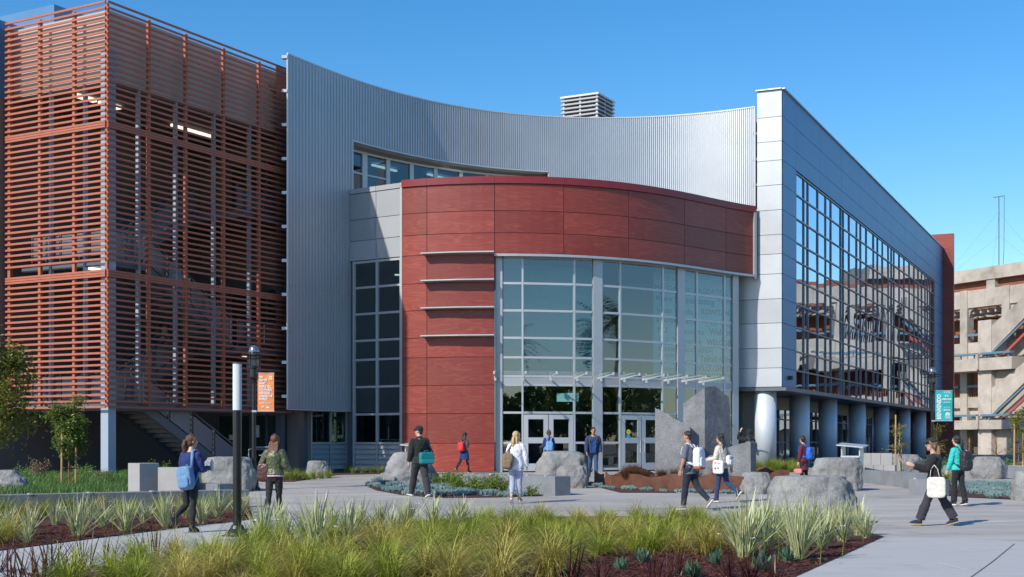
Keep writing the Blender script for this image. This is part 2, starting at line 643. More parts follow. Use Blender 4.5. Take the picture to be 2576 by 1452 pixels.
M_LIT = mat('lit_ceiling_lamp', (0.9, 0.85, 0.75), 0.5, emit=(1, 0.9, 0.72), estr=1.0)
M_LETTER = mat('dark_lettering', (0.03, 0.07, 0.09), 0.7)
M_WHITE = mat('white_print', (0.82, 0.82, 0.8), 0.7)

# ================================================================ SETTING
def drape(name, poly, dz, mat_, kind='structure', parent=None, step=1.5, mound=0.0, label=None):
    """flat polygon (x, y) laid over the ground profile"""
    bm = bmesh.new()
    bm.faces.new([bm.verts.new((p[0], p[1], 0)) for p in poly])
    ys = [p[1] for p in poly]
    y = math.floor(min(ys) / step) * step + step
    while y < max(ys):
        bmesh.ops.bisect_plane(bm, geom=bm.verts[:] + bm.edges[:] + bm.faces[:], plane_co=(0, y, 0), plane_no=(0, 1, 0))
        y += step
    bmesh.ops.triangulate(bm, faces=bm.faces[:])
    for v in bm.verts:
        v.co.z = gz(v.co.y) + dz
    me = bpy.data.meshes.new(name)
    bm.to_mesh(me)
    bm.free()
    for p in me.polygons:
        if p.normal.z < 0:
            p.flip()
    me.materials.append(mat_)
    o = bpy.data.objects.new(name, me)
    col.objects.link(o)
    if parent:
        o.parent = parent
    if kind:
        o['kind'] = kind
    return o


ys_ = [-300, -60, 0, 25, 27, 30, 35, 40, 43, 45, 60, 120, 300, 1200]
m = MB()
A = [Vector((-1200, y, gz(y) - 0.09)) for y in ys_]
B = [Vector((1200, y, gz(y) - 0.09)) for y in ys_]
ground = m.sheet(A, B).build('ground', M_BASE)
ground['kind'] = 'structure'
plaza = drape('plaza', [(-34, -20), (60, -20), (60, 125), (-34, 125)], -0.03, mat('joint_mortar', (0.16, 0.155, 0.15), 0.9), step=2.5)

# slabs of the plaza, cast on a slanted grid
th = R(33)
ga, gb = Vector((math.cos(th), math.sin(th), 0)), Vector((-math.sin(th), math.cos(th), 0))
SL = 3.3
nsl = 0
for i in range(-14, 34):
    for j in range(-8, 36):
        c = ga * (i + 0.5) * SL + gb * (j + 0.5) * SL
        if not (13 < c.y < 66 and abs(c.x) < 0.42 * c.y + 7.5):
            continue
        g = 0.011
        cs = [ga * (i * SL + g) + gb * (j * SL + g), ga * ((i + 1) * SL - g) + gb * (j * SL + g),
              ga * ((i + 1) * SL - g) + gb * ((j + 1) * SL - g), ga * (i * SL + g) + gb * ((j + 1) * SL - g)]
        if nsl >= 290:
            continue
        nsl += 1
        mb = MB()
        top = [Vector((p.x, p.y, gz(p.y))) for p in cs]
        bot = [p - Vector((0, 0, 0.08)) for p in top]
        mb.add(top + bot, [(0, 1, 2, 3), (0, 4, 5, 1), (1, 5, 6, 2), (2, 6, 7, 3), (3, 7, 4, 0)])
        mb.build('paving_slab', M_PAVE, plaza, recalc=False)


def gpoly(pts):
    return [(lambda v: (v.x, v.y))(gp(x, y)) for x, y in pts]


path_r = drape('path', gpoly([(2226, 1351), (2400, 1357), (2620, 1366), (2900, 1385), (3000, 1500), (1930, 1500), (2005, 1452), (2120, 1400)]), 0.010, M_PATH)
for (ax, ay), (bx, by) in (((2552, 1370), (2496, 1416)), ((2360, 1418), (2432, 1436)), ((2496, 1416), (2380, 1500))):
    p_, q_ = gp(ax, ay), gp(bx, by)
    d_ = (q_ - p_).normalized(); w_ = Vector((-d_.y, d_.x, 0)) * 0.009
    jo = drape('path_joint', [((p_ - w_).x, (p_ - w_).y), ((q_ - w_).x, (q_ - w_).y), ((q_ + w_).x, (q_ + w_).y), ((p_ + w_).x, (p_ + w_).y)], 0.014, M_WHITE if ax == 2360 else M_JOINT, kind=None, parent=path_r)
path_l = drape('path', gpoly([(-160, 1408), (0, 1388), (200, 1362), (400, 1337), (640, 1308), (780, 1303), (930, 1310), (1000, 1322), (840, 1344), (640, 1368), (430, 1398), (200, 1450), (60, 1500), (-200, 1520)]), 0.010, M_PATH)
bed_main = drape('planting_bed', gpoly([(640, 1366), (840, 1340), (1000, 1316), (1200, 1302), (1600, 1300), (1950, 1310), (2120, 1325), (2224, 1352), (2120, 1400), (2005, 1452), (1925, 1505), (60, 1505), (200, 1452), (430, 1400)]), 0.016, M_MULCH)
bed_left = drape('planting_bed', gpoly([(-200, 1295), (628, 1274), (640, 1306), (400, 1335), (200, 1360), (0, 1386), (-200, 1412)]), 0.016, M_MULCH)
bed_back = drape('planting_bed', gpoly([(-200, 1262), (300, 1256), (500, 1252), (520, 1225), (640, 1200), (560, 1196), (-200, 1192)]), 0.02, M_MULCH)
bed_mid = drape('planting_bed', gpoly([(918, 1222), (935, 1213), (975, 1208), (1100, 1204), (1180, 1215), (1390, 1240), (1360, 1248), (1250, 1252), (1120, 1253), (1010, 1246), (945, 1234)]), 0.016, M_MULCH)
bed_right = drape('planting_bed', gpoly([(2330, 1240), (2360, 1222), (2450, 1215), (2600, 1212), (2640, 1250), (2560, 1258), (2430, 1252)]), 0.016, M_MULCH)
bed_edge = drape('planting_bed', gpoly([(680, 1212), (735, 1190), (970, 1180), (955, 1193), (850, 1195), (820, 1200), (738, 1212)]), 0.016, M_MULCH)
bed_steel = drape('planting_bed', gpoly([(1488, 1222), (1500, 1205), (1650, 1196), (1900, 1190), (1980, 1186), (1985, 1200), (1870, 1240), (1560, 1240)]), 0.014, M_MULCH)
bed_wing = drape('planting_bed', gpoly([(1900, 1190), (2010, 1188), (2010, 1171), (1900, 1171)]), 0.016, M_MULCH)

# ================================================================ STAIR TOWER behind red slats
TC = Vector((-14.05, 46.0, 0))
TU = Vector((0.4945, 0.8692, 0))
TV = Vector((-0.8692, 0.4945, 0))


def T(s, v, z):
    return TC + TU * s + TV * v + Vector((0, 0, z))


def s_of(px):
    k = (px - CX) / FPX
    return (k * TC.y - TC.x) / (TU.x - k * TU.y)


def v_of(px):
    k = (px - CX) / FPX
    return (k * TC.y - TC.x) / (TV.x - k * TV.y)


tower = thing('stair_tower', 'open stair tower wrapped in horizontal terracotta slats at the end of the building', 'building', (TC.x, TC.y, 0.2))
LEN_R, LEN_L = 9.95, 5.15
mR = MB(); mR.box((LEN_R / 2 - 0.03, 0, 0), (LEN_R, 0.045, 0.072))
slatR = mR.build('slat', M_TERRA, None)
mL = MB(); mL.box((LEN_L / 2 + 0.02, 0, 0), (LEN_L, 0.045, 0.072))
slatL = mL.build('slat', M_TERRA, None)
zs = [16.84 - 0.2085 * i for i in range(20)] + [12.69, 12.603, 12.516] + [12.31 - 0.209 * i for i in range(22)] + [7.515, 7.428, 7.341] + [7.15 - 0.208 * i for i in range(22)]
rzR, rzL = math.atan2(TU.y, TU.x), math.atan2(TV.y, TV.x)
for i, z in enumerate(zs):
    for src, rz, off in ((slatR, rzR, TV * -0.06), (slatL, rzL, TU * -0.06)):
        p = TC + off + Vector((0, 0, z))
        if i == 0:
            o = src
            o.parent = tower
            o.location = p - tower.location
            o.rotation_euler = (0, 0, rz)
        else:
            inst(src, p, tower, rz)
fr = (TU, TV)
for px in (375, 468, 563, 652):
    s = s_of(px)
    MB().box(T(s, 0.03, 9.8), (0.12, 0.11, 13.9), fr).build('slat_post', M_TERRA, tower)
    MB().box(T(s - 0.1, 0.44, 8.6), (0.11, 0.14, 11.3), fr).build('steel_post', M_COLM, tower)
for px in (100, 186):
    v = v_of(px)
    MB().box(T(0.03, v, 9.8), (0.11, 0.12, 13.9), fr).build('slat_post', M_TERRA, tower)
    MB().box(T(0.44, v - 0.1, 8.6), (0.14, 0.11, 11.3), fr).build('steel_post', M_COLM, tower)
MB().box(T(0.03, 0.03, 9.8), (0.1, 0.1, 14.0), fr).build('slat_post', M_TERRA, tower)
MB().box(T(0.32, 0.28, 7.7), (0.36, 0.36, 15.2), fr).build('corner_column', M_COLM, tower)
MB().box(T(0.32, 0.28, 0.16), (0.6, 0.6, 0.2), fr).build('column_base', M_CONC, tower)
MB().box(T(0.05, 5.0, 9.8), (0.12, 0.14, 13.9), fr).build('slat_post', M_TERRA, tower)
# roof block and walls
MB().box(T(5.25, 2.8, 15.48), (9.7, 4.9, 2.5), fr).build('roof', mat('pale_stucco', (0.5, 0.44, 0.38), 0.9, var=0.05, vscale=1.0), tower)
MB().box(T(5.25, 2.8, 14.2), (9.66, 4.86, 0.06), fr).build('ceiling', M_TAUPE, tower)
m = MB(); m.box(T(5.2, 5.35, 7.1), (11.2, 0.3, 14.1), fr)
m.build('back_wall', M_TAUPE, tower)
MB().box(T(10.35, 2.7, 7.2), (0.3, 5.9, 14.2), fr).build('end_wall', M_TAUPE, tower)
for s0, s1 in ((0.15, 10.1),):
    MB().box(T((s0 + s1) / 2, 0.3, 2.83), (s1 - s0, 0.12, 0.24), fr).build('edge_beam', M_STEEL, tower)
MB().box(T(0.3, 2.7, 2.83), (0.12, 4.6, 0.24), fr).build('edge_beam', M_STEEL, tower)
for z in (5.35, 10.75):
    MB().box(T(8.7, 2.6, z - 0.15), (3.0, 4.9, 0.3), fr).build('floor_slab', M_STEEL, tower)
for z in (2.95, 8.05):
    MB().box(T(1.45, 2.6, z - 0.14), (2.1, 4.4, 0.28), fr).build('landing', M_STEEL, tower)
for s, v in ((1.2, 2.4), (2.4, 2.4), (6.2, 2.6), (7.0, 2.6), (7.8, 2.6)):
    o = MB().box(T(s, v, 14.08), (0.95 if s < 3 else 0.7, 0.22, 0.12), fr).build('ceiling_lamp', M_LIT, tower)
for s in (0.8, 8.9):
    MB().box(T(s, 1.2, 7.7 if s < 2 else 5.0), (0.9, 0.2, 0.08), fr).build('ceiling_lamp', M_LIT, tower)
# windows of the corridor behind the stair at the right end
for z0, z1 in ((5.6, 7.9), (11.0, 13.3)):
    MB().box(T(10.17, 1.9, (z0 + z1) / 2), (0.05, 3.2, z1 - z0), fr).build('window', M_GDARK, tower)
    for k in range(4):
        MB().box(T(10.14, 0.4 + k * 1.0, (z0 + z1) / 2), (0.1, 0.07, z1 - z0), fr).build('mullion', M_STEEL, tower)
# ground floor doors under the tower
MB().box(T(10.17, 2.3, 1.45), (0.05, 3.8, 2.4), fr).build('entrance_glass', M_GDARK, tower)
for k in range(5):
    MB().box(T(10.14, 0.5 + k * 0.9, 1.45), (0.1, 0.1, 2.5), fr).build('door_frame', M_STEEL, tower)
MB().box(T(10.12, 1.4, 1.25), (0.06, 1.7, 0.08), fr).build('door_rail', M_ALU, tower)
for v, z, w, h in ((3.3, 1.75, 0.3, 0.22), (0.9, 1.75, 0.22, 0.34), (1.9, 2.0, 0.2, 0.5)):
    MB().box(T(10.1, v, z), (0.02, w, h), fr).build('door_notice', M_WHITE, tower)
MB().box(T(9.9, 0.5, 1.5), (0.24, 0.3, 2.7), fr).build('ground_column', M_STEEL, tower)
MB().box(T(10.45, 1.4, 1.5), (0.5, 0.5, 2.8), fr).build('ground_pier', M_BEIGE, tower)
MB().box(T(10.42, 1.12, 2.02), (0.26, 0.1, 0.22), fr).build('alarm_sounder', M_BLACK, tower)

# ---- the stair itself
stair = thing('steel_staircase', 'dark steel zigzag staircase with mesh railings behind the terracotta slats', 'staircase', tuple(T(5, 2, 0.2)))
M_MESH = mat('perforated_guard', (0.24, 0.27, 0.32), 0.4, metal=0.5, alpha=0.72)


def rail_run(s0, z0, s1, z1, v, posts=4):
    for k in range(posts + 1):
        a = k / posts
        s, z = s0 + (s1 - s0) * a, z0 + (z1 - z0) * a
        MB().box(T(s, v, z + 0.55), (0.05, 0.05, 1.1), fr).build('railing_post', M_STEEL, stair)
    MB().bar(T(s0, v, z0 + 1.1), T(s1, v, z1 + 1.1), 0.05, 0.05).build('handrail', M_STEEL, stair)
    for k in range(posts):
        a, b = (k + 0.08) / posts, (k + 0.92) / posts
        sa, za, sb, zb = s0 + (s1 - s0) * a, z0 + (z1 - z0) * a, s0 + (s1 - s0) * b, z0 + (z1 - z0) * b
        MB().prism([T(sa, v - 0.01, za + 0.14), T(sb, v - 0.01, zb + 0.14), T(sb, v - 0.01, zb + 0.98), T(sa, v - 0.01, za + 0.98)], TV * 0.02).build('guard_panel', M_MESH, stair)


def flight(s0, z0, s1, z1, v0, v1):
    n = 15
    for v in (v0, v1):
        MB().bar(T(s0, v, z0 - 0.08), T(s1, v, z1 - 0.08), 0.06, 0.34).build('stringer', M_STEEL, stair)
    for k in range(n):
        a = (k + 0.5) / n
        s, z = s0 + (s1 - s0) * a, z0 + (z1 - z0) * a
        mb = MB()
        mb.box(T(s, (v0 + v1) / 2, z), (abs(s1 - s0) / n + 0.03, v1 - v0 - 0.07, 0.05), fr)
        mb.box(T(s - (s1 - s0) / n * 0.5, (v0 + v1) / 2, z - 0.08), (0.02, v1 - v0 - 0.07, 0.16), fr)
        mb.build('tread', M_STEEL, stair)
    rail_run(s0, z0 + 0.05, s1, z1 + 0.05, v0)
    rail_run(s0, z0 + 0.05, s1, z1 + 0.05, v1)


flight(7.4, 0.25, 2.5, 2.9, 0.75, 2.3)
flight(2.5, 2.9, 7.2, 5.35, 2.6, 4.1)
flight(7.2, 5.35, 2.5, 8.05, 0.75, 2.3)
flight(2.5, 8.05, 7.2, 10.75, 2.6, 4.1)
for z in (2.95, 8.05):
    rail_run(0.55, z, 2.4, z, 0.62, 2)
    for k in range(6):
        v = 0.7 + k * 0.74
        MB().box(T(0.55, v, z + 0.55), (0.05, 0.05, 1.1), fr).build('railing_post', M_STEEL, stair)
        if k < 5:
            MB().box(T(0.55, v + 0.37, z + 0.56), (0.02, 0.6, 0.84), fr).build('guard_panel', M_MESH, stair)
    MB().box(T(0.55, 2.55, z + 1.1), (0.05, 3.8, 0.05), fr).build('handrail', M_STEEL, stair)
for z in (5.35, 10.75):
    rail_run(7.4, z, 9.9, z, 0.62, 3)

# ---- grey block at the far left edge
left_block = thing('panel_block', 'dark blue grey metal clad block rising behind the terracotta slat tower', 'building', tuple(T(3, 8, 0.2)))
k0 = v_of(14)
MB().box(T(3.0, k0 + 4.1, 8.4), (6.6, 8.0, 17.2), fr).build('wall', M_BLUE_SKYTINT, left_block)
for z in (3.0, 5.6, 8.2, 10.8, 13.4, 16.0):
    MB().box(T(-0.31, k0 + 2.0, z), (0.02, 4.0, 2.56), fr).build('panel', mat('dark_cladding', (0.07, 0.075, 0.09), 0.4, metal=0.4), left_block)
MB().box(T(6.0, 8.8, 17.9), (6, 5.5, 1.4), fr).build('parapet', M_BLUE_SKYTINT, left_block)

# ================================================================ curved plan lines
def curve_fit(pts, Ht, deg):
    P = []
    for x, y in pts:
        Y = Ht * FPX / (HY - y)
        P.append(((x - CX) / FPX * Y, Y))
    P = np.array(P)
    d = np.r_[0, np.cumsum(np.hypot(*np.diff(P, axis=0).T))]
    t = d / d[-1]
    return np.polyfit(t, P[:, 0], deg), np.polyfit(t, P[:, 1], deg), d[-1]


class Curve:
    def __init__(self, pts, Ht, deg=4):
        self.cx, self.cy, self.L = curve_fit(pts, Ht, deg)
        self.dx, self.dy = np.polyder(self.cx), np.polyder(self.cy)
        ts = np.linspace(-0.03, 1.03, 600)
        self.ts = ts
        self.px = CX + FPX * np.polyval(self.cx, ts) / np.polyval(self.cy, ts)

    def at(self, t, off=0.0):
        """point at t, pushed off metres towards the outside (the plaza)"""
        p = Vector((np.polyval(self.cx, t), np.polyval(self.cy, t), 0))
        n = Vector((np.polyval(self.dy, t), -np.polyval(self.dx, t), 0)).normalized()
        return p + n * off

    def nor(self, t):
        return Vector((np.polyval(self.dy, t), -np.polyval(self.dx, t), 0)).normalized()

    def t(self, px):
        return float(np.interp(px, self.px, self.ts))

    def strip(self, t0, t1, off, z, n):
        return [self.at(t0 + (t1 - t0) * i / n, off) + Vector((0, 0, z)) for i in range(n + 1)]


WALL = Curve([(721, 136), (887, 202), (1082, 254), (1277, 288), (1447, 297), (1535, 299), (1687, 293), (1817, 280), (1901, 271)], 15.6, 4)
DRUM = Curve([(1011, 455), (1184, 445), (1301, 445), (1384, 446.5), (1505, 453), (1583, 463), (1722, 485), (1826, 507), (1901, 520)], 10.87, 4)

# ================================================================ CORRUGATED SCREEN WALL
screen = thing('metal_screen_wall', 'tall concave screen of vertical corrugated aluminium sweeping between the stair tower and the glass wing', 'building', (-3, 61, 2.9))


def corr_sheet(t0, t1, z0, z1):
    L = (t1 - t0) * WALL.L
    n = max(1, int(round(L / 0.1)))
    A, B = [], []
    for i in range(n):
        for a, o in ((0.0, 0.0), (0.3, 0.0), (0.45, 0.055), (0.85, 0.055)):
            t = t0 + (t1 - t0) * (i + a) / n
            p = WALL.at(t, o)
            A.append(p + Vector((0, 0, z0))); B.append(p + Vector((0, 0, z1)))
    p = WALL.at(t1, 0)
    A.append(p + Vector((0, 0, z0))); B.append(p + Vector((0, 0, z1)))
    MB().sheet(A, B).build('metal_sheet', M_CORR, screen, recalc=False)


tn0, tn1, tend = WALL.t(886), WALL.t(1378), WALL.t(1900)
ZT = 17.22
k = 4
for i in range(k):
    a, b = WALL.t(722) + (tn0 - WALL.t(722)) * i / k, WALL.t(722) + (tn0 - WALL.t(722)) * (i + 1) / k
    corr_sheet(a, b, 2.9, 7.9)
    corr_sheet(a, b, 7.905, ZT)
k = 8
for i in range(k):
    corr_sheet(tn0 + (tn1 - tn0) * i / k, tn0 + (tn1 - tn0) * (i + 1) / k, 14.6, ZT)
k = 8
for i in range(k):
    corr_sheet(tn1 + (tend - tn1) * i / k, tn1 + (tend - tn1) * (i + 1) / k, 9.6, ZT)
ts0 = WALL.t(722)
MB().sheet(WALL.strip(ts0, tend, 0.06, ZT, 60), WALL.strip(ts0, tend, -0.02, ZT, 60), off=[Vector((0, 0, 0.05))] * 61).build('top_trim', M_ALU, screen)
MB().sheet(WALL.strip(tn0, tn1, 0.06, 14.55, 30), WALL.strip(tn0, tn1, -0.5, 14.55, 30), off=[Vector((0, 0, 0.05))] * 31).build('bottom_trim', M_ALU, screen)
MB().sheet(WALL.strip(ts0, tn0, 0.06, 2.85, 12), WALL.strip(ts0, tn0, -0.03, 2.85, 12), off=[Vector((0, 0, 0.05))] * 13).build('bottom_trim', M_ALU, screen)
for t, z0 in ((ts0, 2.9), (tn0, 2.9), (tend, 9.6)):
    z1 = 14.6 if t == tn0 else ZT
    MB().tube([WALL.at(t, 0.02) + Vector((0, 0, z0)), WALL.at(t, 0.02) + Vector((0, 0, z1))], 0.04, 6).build('edge_trim', M_ALU, screen)
for z in [3.4 + 1.37 * i for i in range(11)]:
    MB().box(WALL.at(ts0, -0.1) + Vector((0, 0, z)), (0.22, 0.25, 0.12)).build('bracket', M_ALU, screen)
for z in [11.2 + 1.2 * i for i in range(5)]:
    MB().box(WALL.at(tend, -0.1) + Vector((0, 0, z)), (0.3, 0.2, 0.1)).build('bracket', M_ALU, screen)

# building core behind the screen: floors, walls, clerestory windows
core = thing('main_block', 'main block behind the curved metal screen, with a strip of windows above the red rotunda', 'building', (3, 66, 0.3))
cm = 40
A = WALL.strip(ts0 + 0.01, tend + 0.02, -0.75, 14.5, cm)
B = WALL.strip(ts0 + 0.01, tend + 0.02, -0.75, 16.9, cm)
MB().sheet(A, B).build('upper_wall', M_BEIGE, core, recalc=False)
tj = WALL.t(905)
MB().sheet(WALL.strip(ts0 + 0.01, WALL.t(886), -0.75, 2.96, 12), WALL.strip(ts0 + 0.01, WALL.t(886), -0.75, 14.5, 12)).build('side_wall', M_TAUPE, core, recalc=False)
MB().sheet(WALL.strip(WALL.t(880), tj, -0.74, 10, 3), WALL.strip(WALL.t(880), tj, -0.74, 14.5, 3)).build('window_jamb', M_BEIGE, core, recalc=False)
MB().sheet(WALL.strip(WALL.t(1378), tend + 0.02, -0.75, 0.3, 20), WALL.strip(WALL.t(1378), tend + 0.02, -0.75, 14.5, 20)).build('side_wall', M_BEIGE, core, recalc=False)
back = [WALL.at(ts0, -0.8), WALL.at(0.2, -0.8), WALL.at(0.4, -0.8), WALL.at(0.6, -0.8), WALL.at(0.8, -0.8), WALL.at(1.0, -0.8), Vector((30, 105, 0)), Vector((-14, 105, 0))]
MB().prism([p + Vector((0, 0, 15.9)) for p in back], (0, 0, 0.3)).build('roof', M_CONC, core)
MB().prism([p + Vector((0, 0, 14.62)) for p in back], (0, 0, 0.1)).build('ceiling', M_CONC, core)
# interior beyond the clerestory
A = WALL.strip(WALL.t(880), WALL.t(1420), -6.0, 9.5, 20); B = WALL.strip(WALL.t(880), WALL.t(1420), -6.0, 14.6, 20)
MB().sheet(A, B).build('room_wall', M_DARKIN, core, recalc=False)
wpx = [905, 942, 954, 1000, 1009, 1057, 1066, 1115, 1123, 1176, 1184, 1238, 1246, 1301, 1309, 1366]
off = -0.8
for i in range(0, 16, 2):
    a, b = WALL.t(wpx[i]), WALL.t(wpx[i + 1])
    for z0, z1 in ((13.5, 14.36), (12.4, 13.42)) if i < 4 else ((12.4, 14.36),):
        pa, pb = WALL.at(a, off), WALL.at(b, off)
        n_ = WALL.nor((a + b) / 2)
        MB().prism([pa + Vector((0, 0, z0)), pb + Vector((0, 0, z0)), pb + Vector((0, 0, z1)), pa + Vector((0, 0, z1))], n_ * 0.02).build('pane', M_GBLUE, core)
    if i < 4:
        MB().bar(WALL.at(a, off + 0.02) + Vector((0, 0, 13.46)), WALL.at(b, off + 0.02) + Vector((0, 0, 13.46)), 0.1, 0.08).build('transom', M_ALU, core)
for i in list(range(1, 15, 2)) + [15]:
    a, b = WALL.t(wpx[i]), WALL.t(wpx[i + 1] if i < 15 else 1372)
    pa, pb = WALL.at(a, off), WALL.at(b, off)
    n_ = WALL.nor((a + b) / 2)
    MB().prism([pa + Vector((0, 0, 12.3)), pb + Vector((0, 0, 12.3)), pb + Vector((0, 0, 14.4)), pa + Vector((0, 0, 14.4))], n_ * 0.08).build('mullion', M_ALU, core)
MB().sheet(WALL.strip(WALL.t(904), WALL.t(1372), off + 0.1, 14.36, 20), WALL.strip(WALL.t(904), WALL.t(1372), off - 0.05, 14.36, 20), off=[Vector((0, 0, 0.1))] * 21).build('window_head', M_ALU, core)
for px, z in ((915, 14.2), (1030, 14.0), (1150, 14.2)):
    p = WALL.at(WALL.t(px), -2.6) + Vector((0, 0, 14.5))
    MB().bar(p, p + Vector((1.0, 1.4, 0)), 0.14, 0.08).build('ceiling_lamp', M_LIT, core)

# ================================================================ SILVER LINK BAY, left of the rotunda
link = thing('link_bay', 'narrow bay of silver panels over a tall dark window grid beside the red rotunda', 'building', (-5.7, 56.3, 0.3))
LA = Vector(((888 - CX) / FPX * 57.0, 57.0, 0)); LB = Vector(((1011.5 - CX) / FPX * 55.52, 55.52, 0))
ld = (LB - LA); LLEN = ld.length; ld.normalize()
ln = Vector((ld.y, -ld.x, 0))


def LK(px, z, o=0.0):
    k_ = (px - CX) / FPX
    s = (k_ * LA.y - LA.x) / (ld.x - k_ * ld.y)
    return LA + ld * s + ln * o + Vector((0, 0, z))


def wall_piece(f, a, b, z0, z1, o, th, name, mt, parent, gap=0.0, bevel=0):
    """upright slab between two sight lines a..b of a flat front f"""
    p0, p1 = f(a, 0, o), f(b, 0, o)
    d_ = (p1 - p0).normalized()
    n_ = Vector((d_.y, -d_.x, 0))
    p0 = p0 + d_ * gap; p1 = p1 - d_ * gap
    return MB().prism([p0 + Vector((0, 0, z0 + gap)), p1 + Vector((0, 0, z0 + gap)), p1 + Vector((0, 0, z1 - gap)), p0 + Vector((0, 0, z1 - gap))], n_ * th).build(name, mt, parent, bevel=bevel)


ROWS = [12.2, 11.08, 10.17, 9.32, 8.15, 7.02, 5.88, 5.06, 3.9, 2.73, 1.5, 0.3]
wall_piece(LK, 878, 1011, 9.3, 12.25, -0.12, 0.06, 'backing', M_JOINT, link)
for a, b in ((880, 946), (946, 1009)):
    wall_piece(LK, a, b, 12.2, 12.42, -0.05, 0.09, 'coping', M_SILVER, link, 0.008)
    for r in range(3):
        wall_piece(LK, a, b, ROWS[r + 1], ROWS[r], -0.05, 0.05, 'panel', M_SILVER, link, 0.012)
VX = [890, 948, 1008]
for r in range(3, 10):
    for a, b in ((VX[0], VX[1]), (VX[1], VX[2])):
        wall_piece(LK, a, b, ROWS[r + 1], ROWS[r] - (0.1 if r == 3 else 0), -0.08, 0.02, 'pane', M_GDARK, link, 0.03)
for x in VX:
    w = 2.2
    wall_piece(LK, x - w, x + w, 0.3, 9.3, -0.08, 0.1, 'mullion', M_ALU, link)
for z in ROWS[4:11] + [9.24]:
    wall_piece(LK, 890, 1008, z - 0.045, z + 0.045, -0.08, 0.09, 'transom', M_ALU, link)
for a, b in ((890, 948), (948, 1008)):
    for k in range(5):
        z = 0.38 + k * 0.22
        p0, p1 = LK(a + 3, z, -0.02), LK(b - 3, z, -0.02)
        MB().prism([p0, p1, p1 + ln * -0.08 + Vector((0, 0, 0.2)), p0 + ln * -0.08 + Vector((0, 0, 0.2))], Vector((0, 0, 0.02))).build('louvre_blade', M_ALU, link)
    wall_piece(LK, a, b, 0.3, 1.48, -0.16, 0.04, 'louvre_back', M_STEEL, link)
wall_piece(LK, 1007.5, 1012.5, 0.3, 12.42, -0.1, 0.14, 'corner_trim', M_ALU, link)
wall_piece(LK, 880, 1012, 0.0, 0.36, -0.1, 0.14, 'plinth', M_CONC, link)
wall_piece(LK, 868, 889, 0.2, 9.3, -0.2, 0.05, 'return_wall', M_STEEL, link)
# room behind: back wall, floors, work tables
o_ = -5.0
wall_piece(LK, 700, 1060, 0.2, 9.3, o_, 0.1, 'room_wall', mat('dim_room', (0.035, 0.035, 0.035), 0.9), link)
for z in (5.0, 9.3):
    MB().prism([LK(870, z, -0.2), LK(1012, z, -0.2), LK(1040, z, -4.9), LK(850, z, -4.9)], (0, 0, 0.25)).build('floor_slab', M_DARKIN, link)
p = LK(920, 8.9, -2.0)
MB().bar(p, p + Vector((1.6, 0.6, 0)), 0.12, 0.06).build('ceiling_lamp', M_LIT, link)
for px in (918, 962, 990):
    p = LK(px, 1.5, -1.6)
    mb = MB().box(p + Vector((0, 0, 0.15)), (0.7, 0.5, 0.04))
    for q in (-0.3, 0.3):
        mb.bar(p + Vector((q, 0, 0.15)), p + Vector((q * 1.3, 0, -0.6)), 0.03, 0.03)
    mb.bar(p + Vector((0, 0, 0.15)), p + Vector((0, 0, 0.7)), 0.04, 0.04)
    mb.build('work_table', M_ALU, link)
# lower windows under the screen
GA, GB = Vector(((740 - CX) / FPX * 56.5, 56.5, 0)), Vector(((884 - CX) / FPX * 58.3, 58.3, 0))
gd = (GB - GA).normalized(); gn = Vector((gd.y, -gd.x, 0))


def GK(px, z, o=0.0):
    k_ = (px - CX) / FPX
    s = (k_ * GA.y - GA.x) / (gd.x - k_ * gd.y)
    return GA + gd * s + gn * o + Vector((0, 0, z))


wall_piece(GK, 728, 785, 0.2, 2.95, -0.1, 0.1, 'stucco_pier', M_BEIGE, link)
wall_piece(GK, 738, 742, 0.2, 2.95, 0.02, 0.05, 'steel_post', M_STEEL, link)
wall_piece(GK, 760, 770, 0.2, 2.95, 0.02, 0.12, 'steel_post', M_STEEL, link)
for a, b in ((785, 831), (834, 872)):
    wall_piece(GK, a, b, 1.5, 2.9, -0.08, 0.02, 'pane', M_GDARK, link)
    wall_piece(GK, a, b, 0.3, 1.48, -0.16, 0.04, 'louvre_back', M_STEEL, link)
    for k in range(5):
        z = 0.38 + k * 0.22
        p0, p1 = GK(a + 1, z, -0.02), GK(b - 1, z, -0.02)
        MB().prism([p0, p1, p1 + gn * -0.08 + Vector((0, 0, 0.2)), p0 + gn * -0.08 + Vector((0, 0, 0.2))], Vector((0, 0, 0.02))).build('louvre_blade', M_ALU, link)
for x in (784, 832.5, 873):
    wall_piece(GK, x - 1.6, x + 1.6, 0.3, 2.95, -0.08, 0.09, 'mullion', M_ALU, link)
for z in (1.5, 2.9):
    wall_piece(GK, 784, 873, z - 0.04, z + 0.04, -0.08, 0.08, 'transom', M_ALU, link)
wall_piece(GK, 874, 888, 0.2, 2.95, -0.5, 0.1, 'steel_pier', M_STEEL, link)
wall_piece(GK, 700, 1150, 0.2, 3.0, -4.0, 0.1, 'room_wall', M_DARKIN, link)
wall_piece(GK, 725, 889, 2.95, 3.1, -3.0, 3.0, 'soffit', M_STEEL, link)

# ================================================================ RED ROTUNDA
rot = thing('entrance_rotunda', 'curved entrance rotunda clad in red wood panels above a tall curved glass lobby', 'building', (0, 56, 0.3))


def drum_panel(a, b, z0, z1, o=0.0, th=0.05, name='panel', mt=None, gap=0.012, n=6, parent=None):
    t0, t1 = DRUM.t(a), DRUM.t(b)
    g = gap / DRUM.L
    A = DRUM.strip(t0 + g, t1 - g, o, z0 + gap, n)
    B = DRUM.strip(t0 + g, t1 - g, o, z1 - gap, n)
    offs = [DRUM.nor(t0 + (t1 - t0) * i / n) * th for i in range(n + 1)]
    return MB().sheet(A, B, off=offs).build(name, mt, parent or rot)


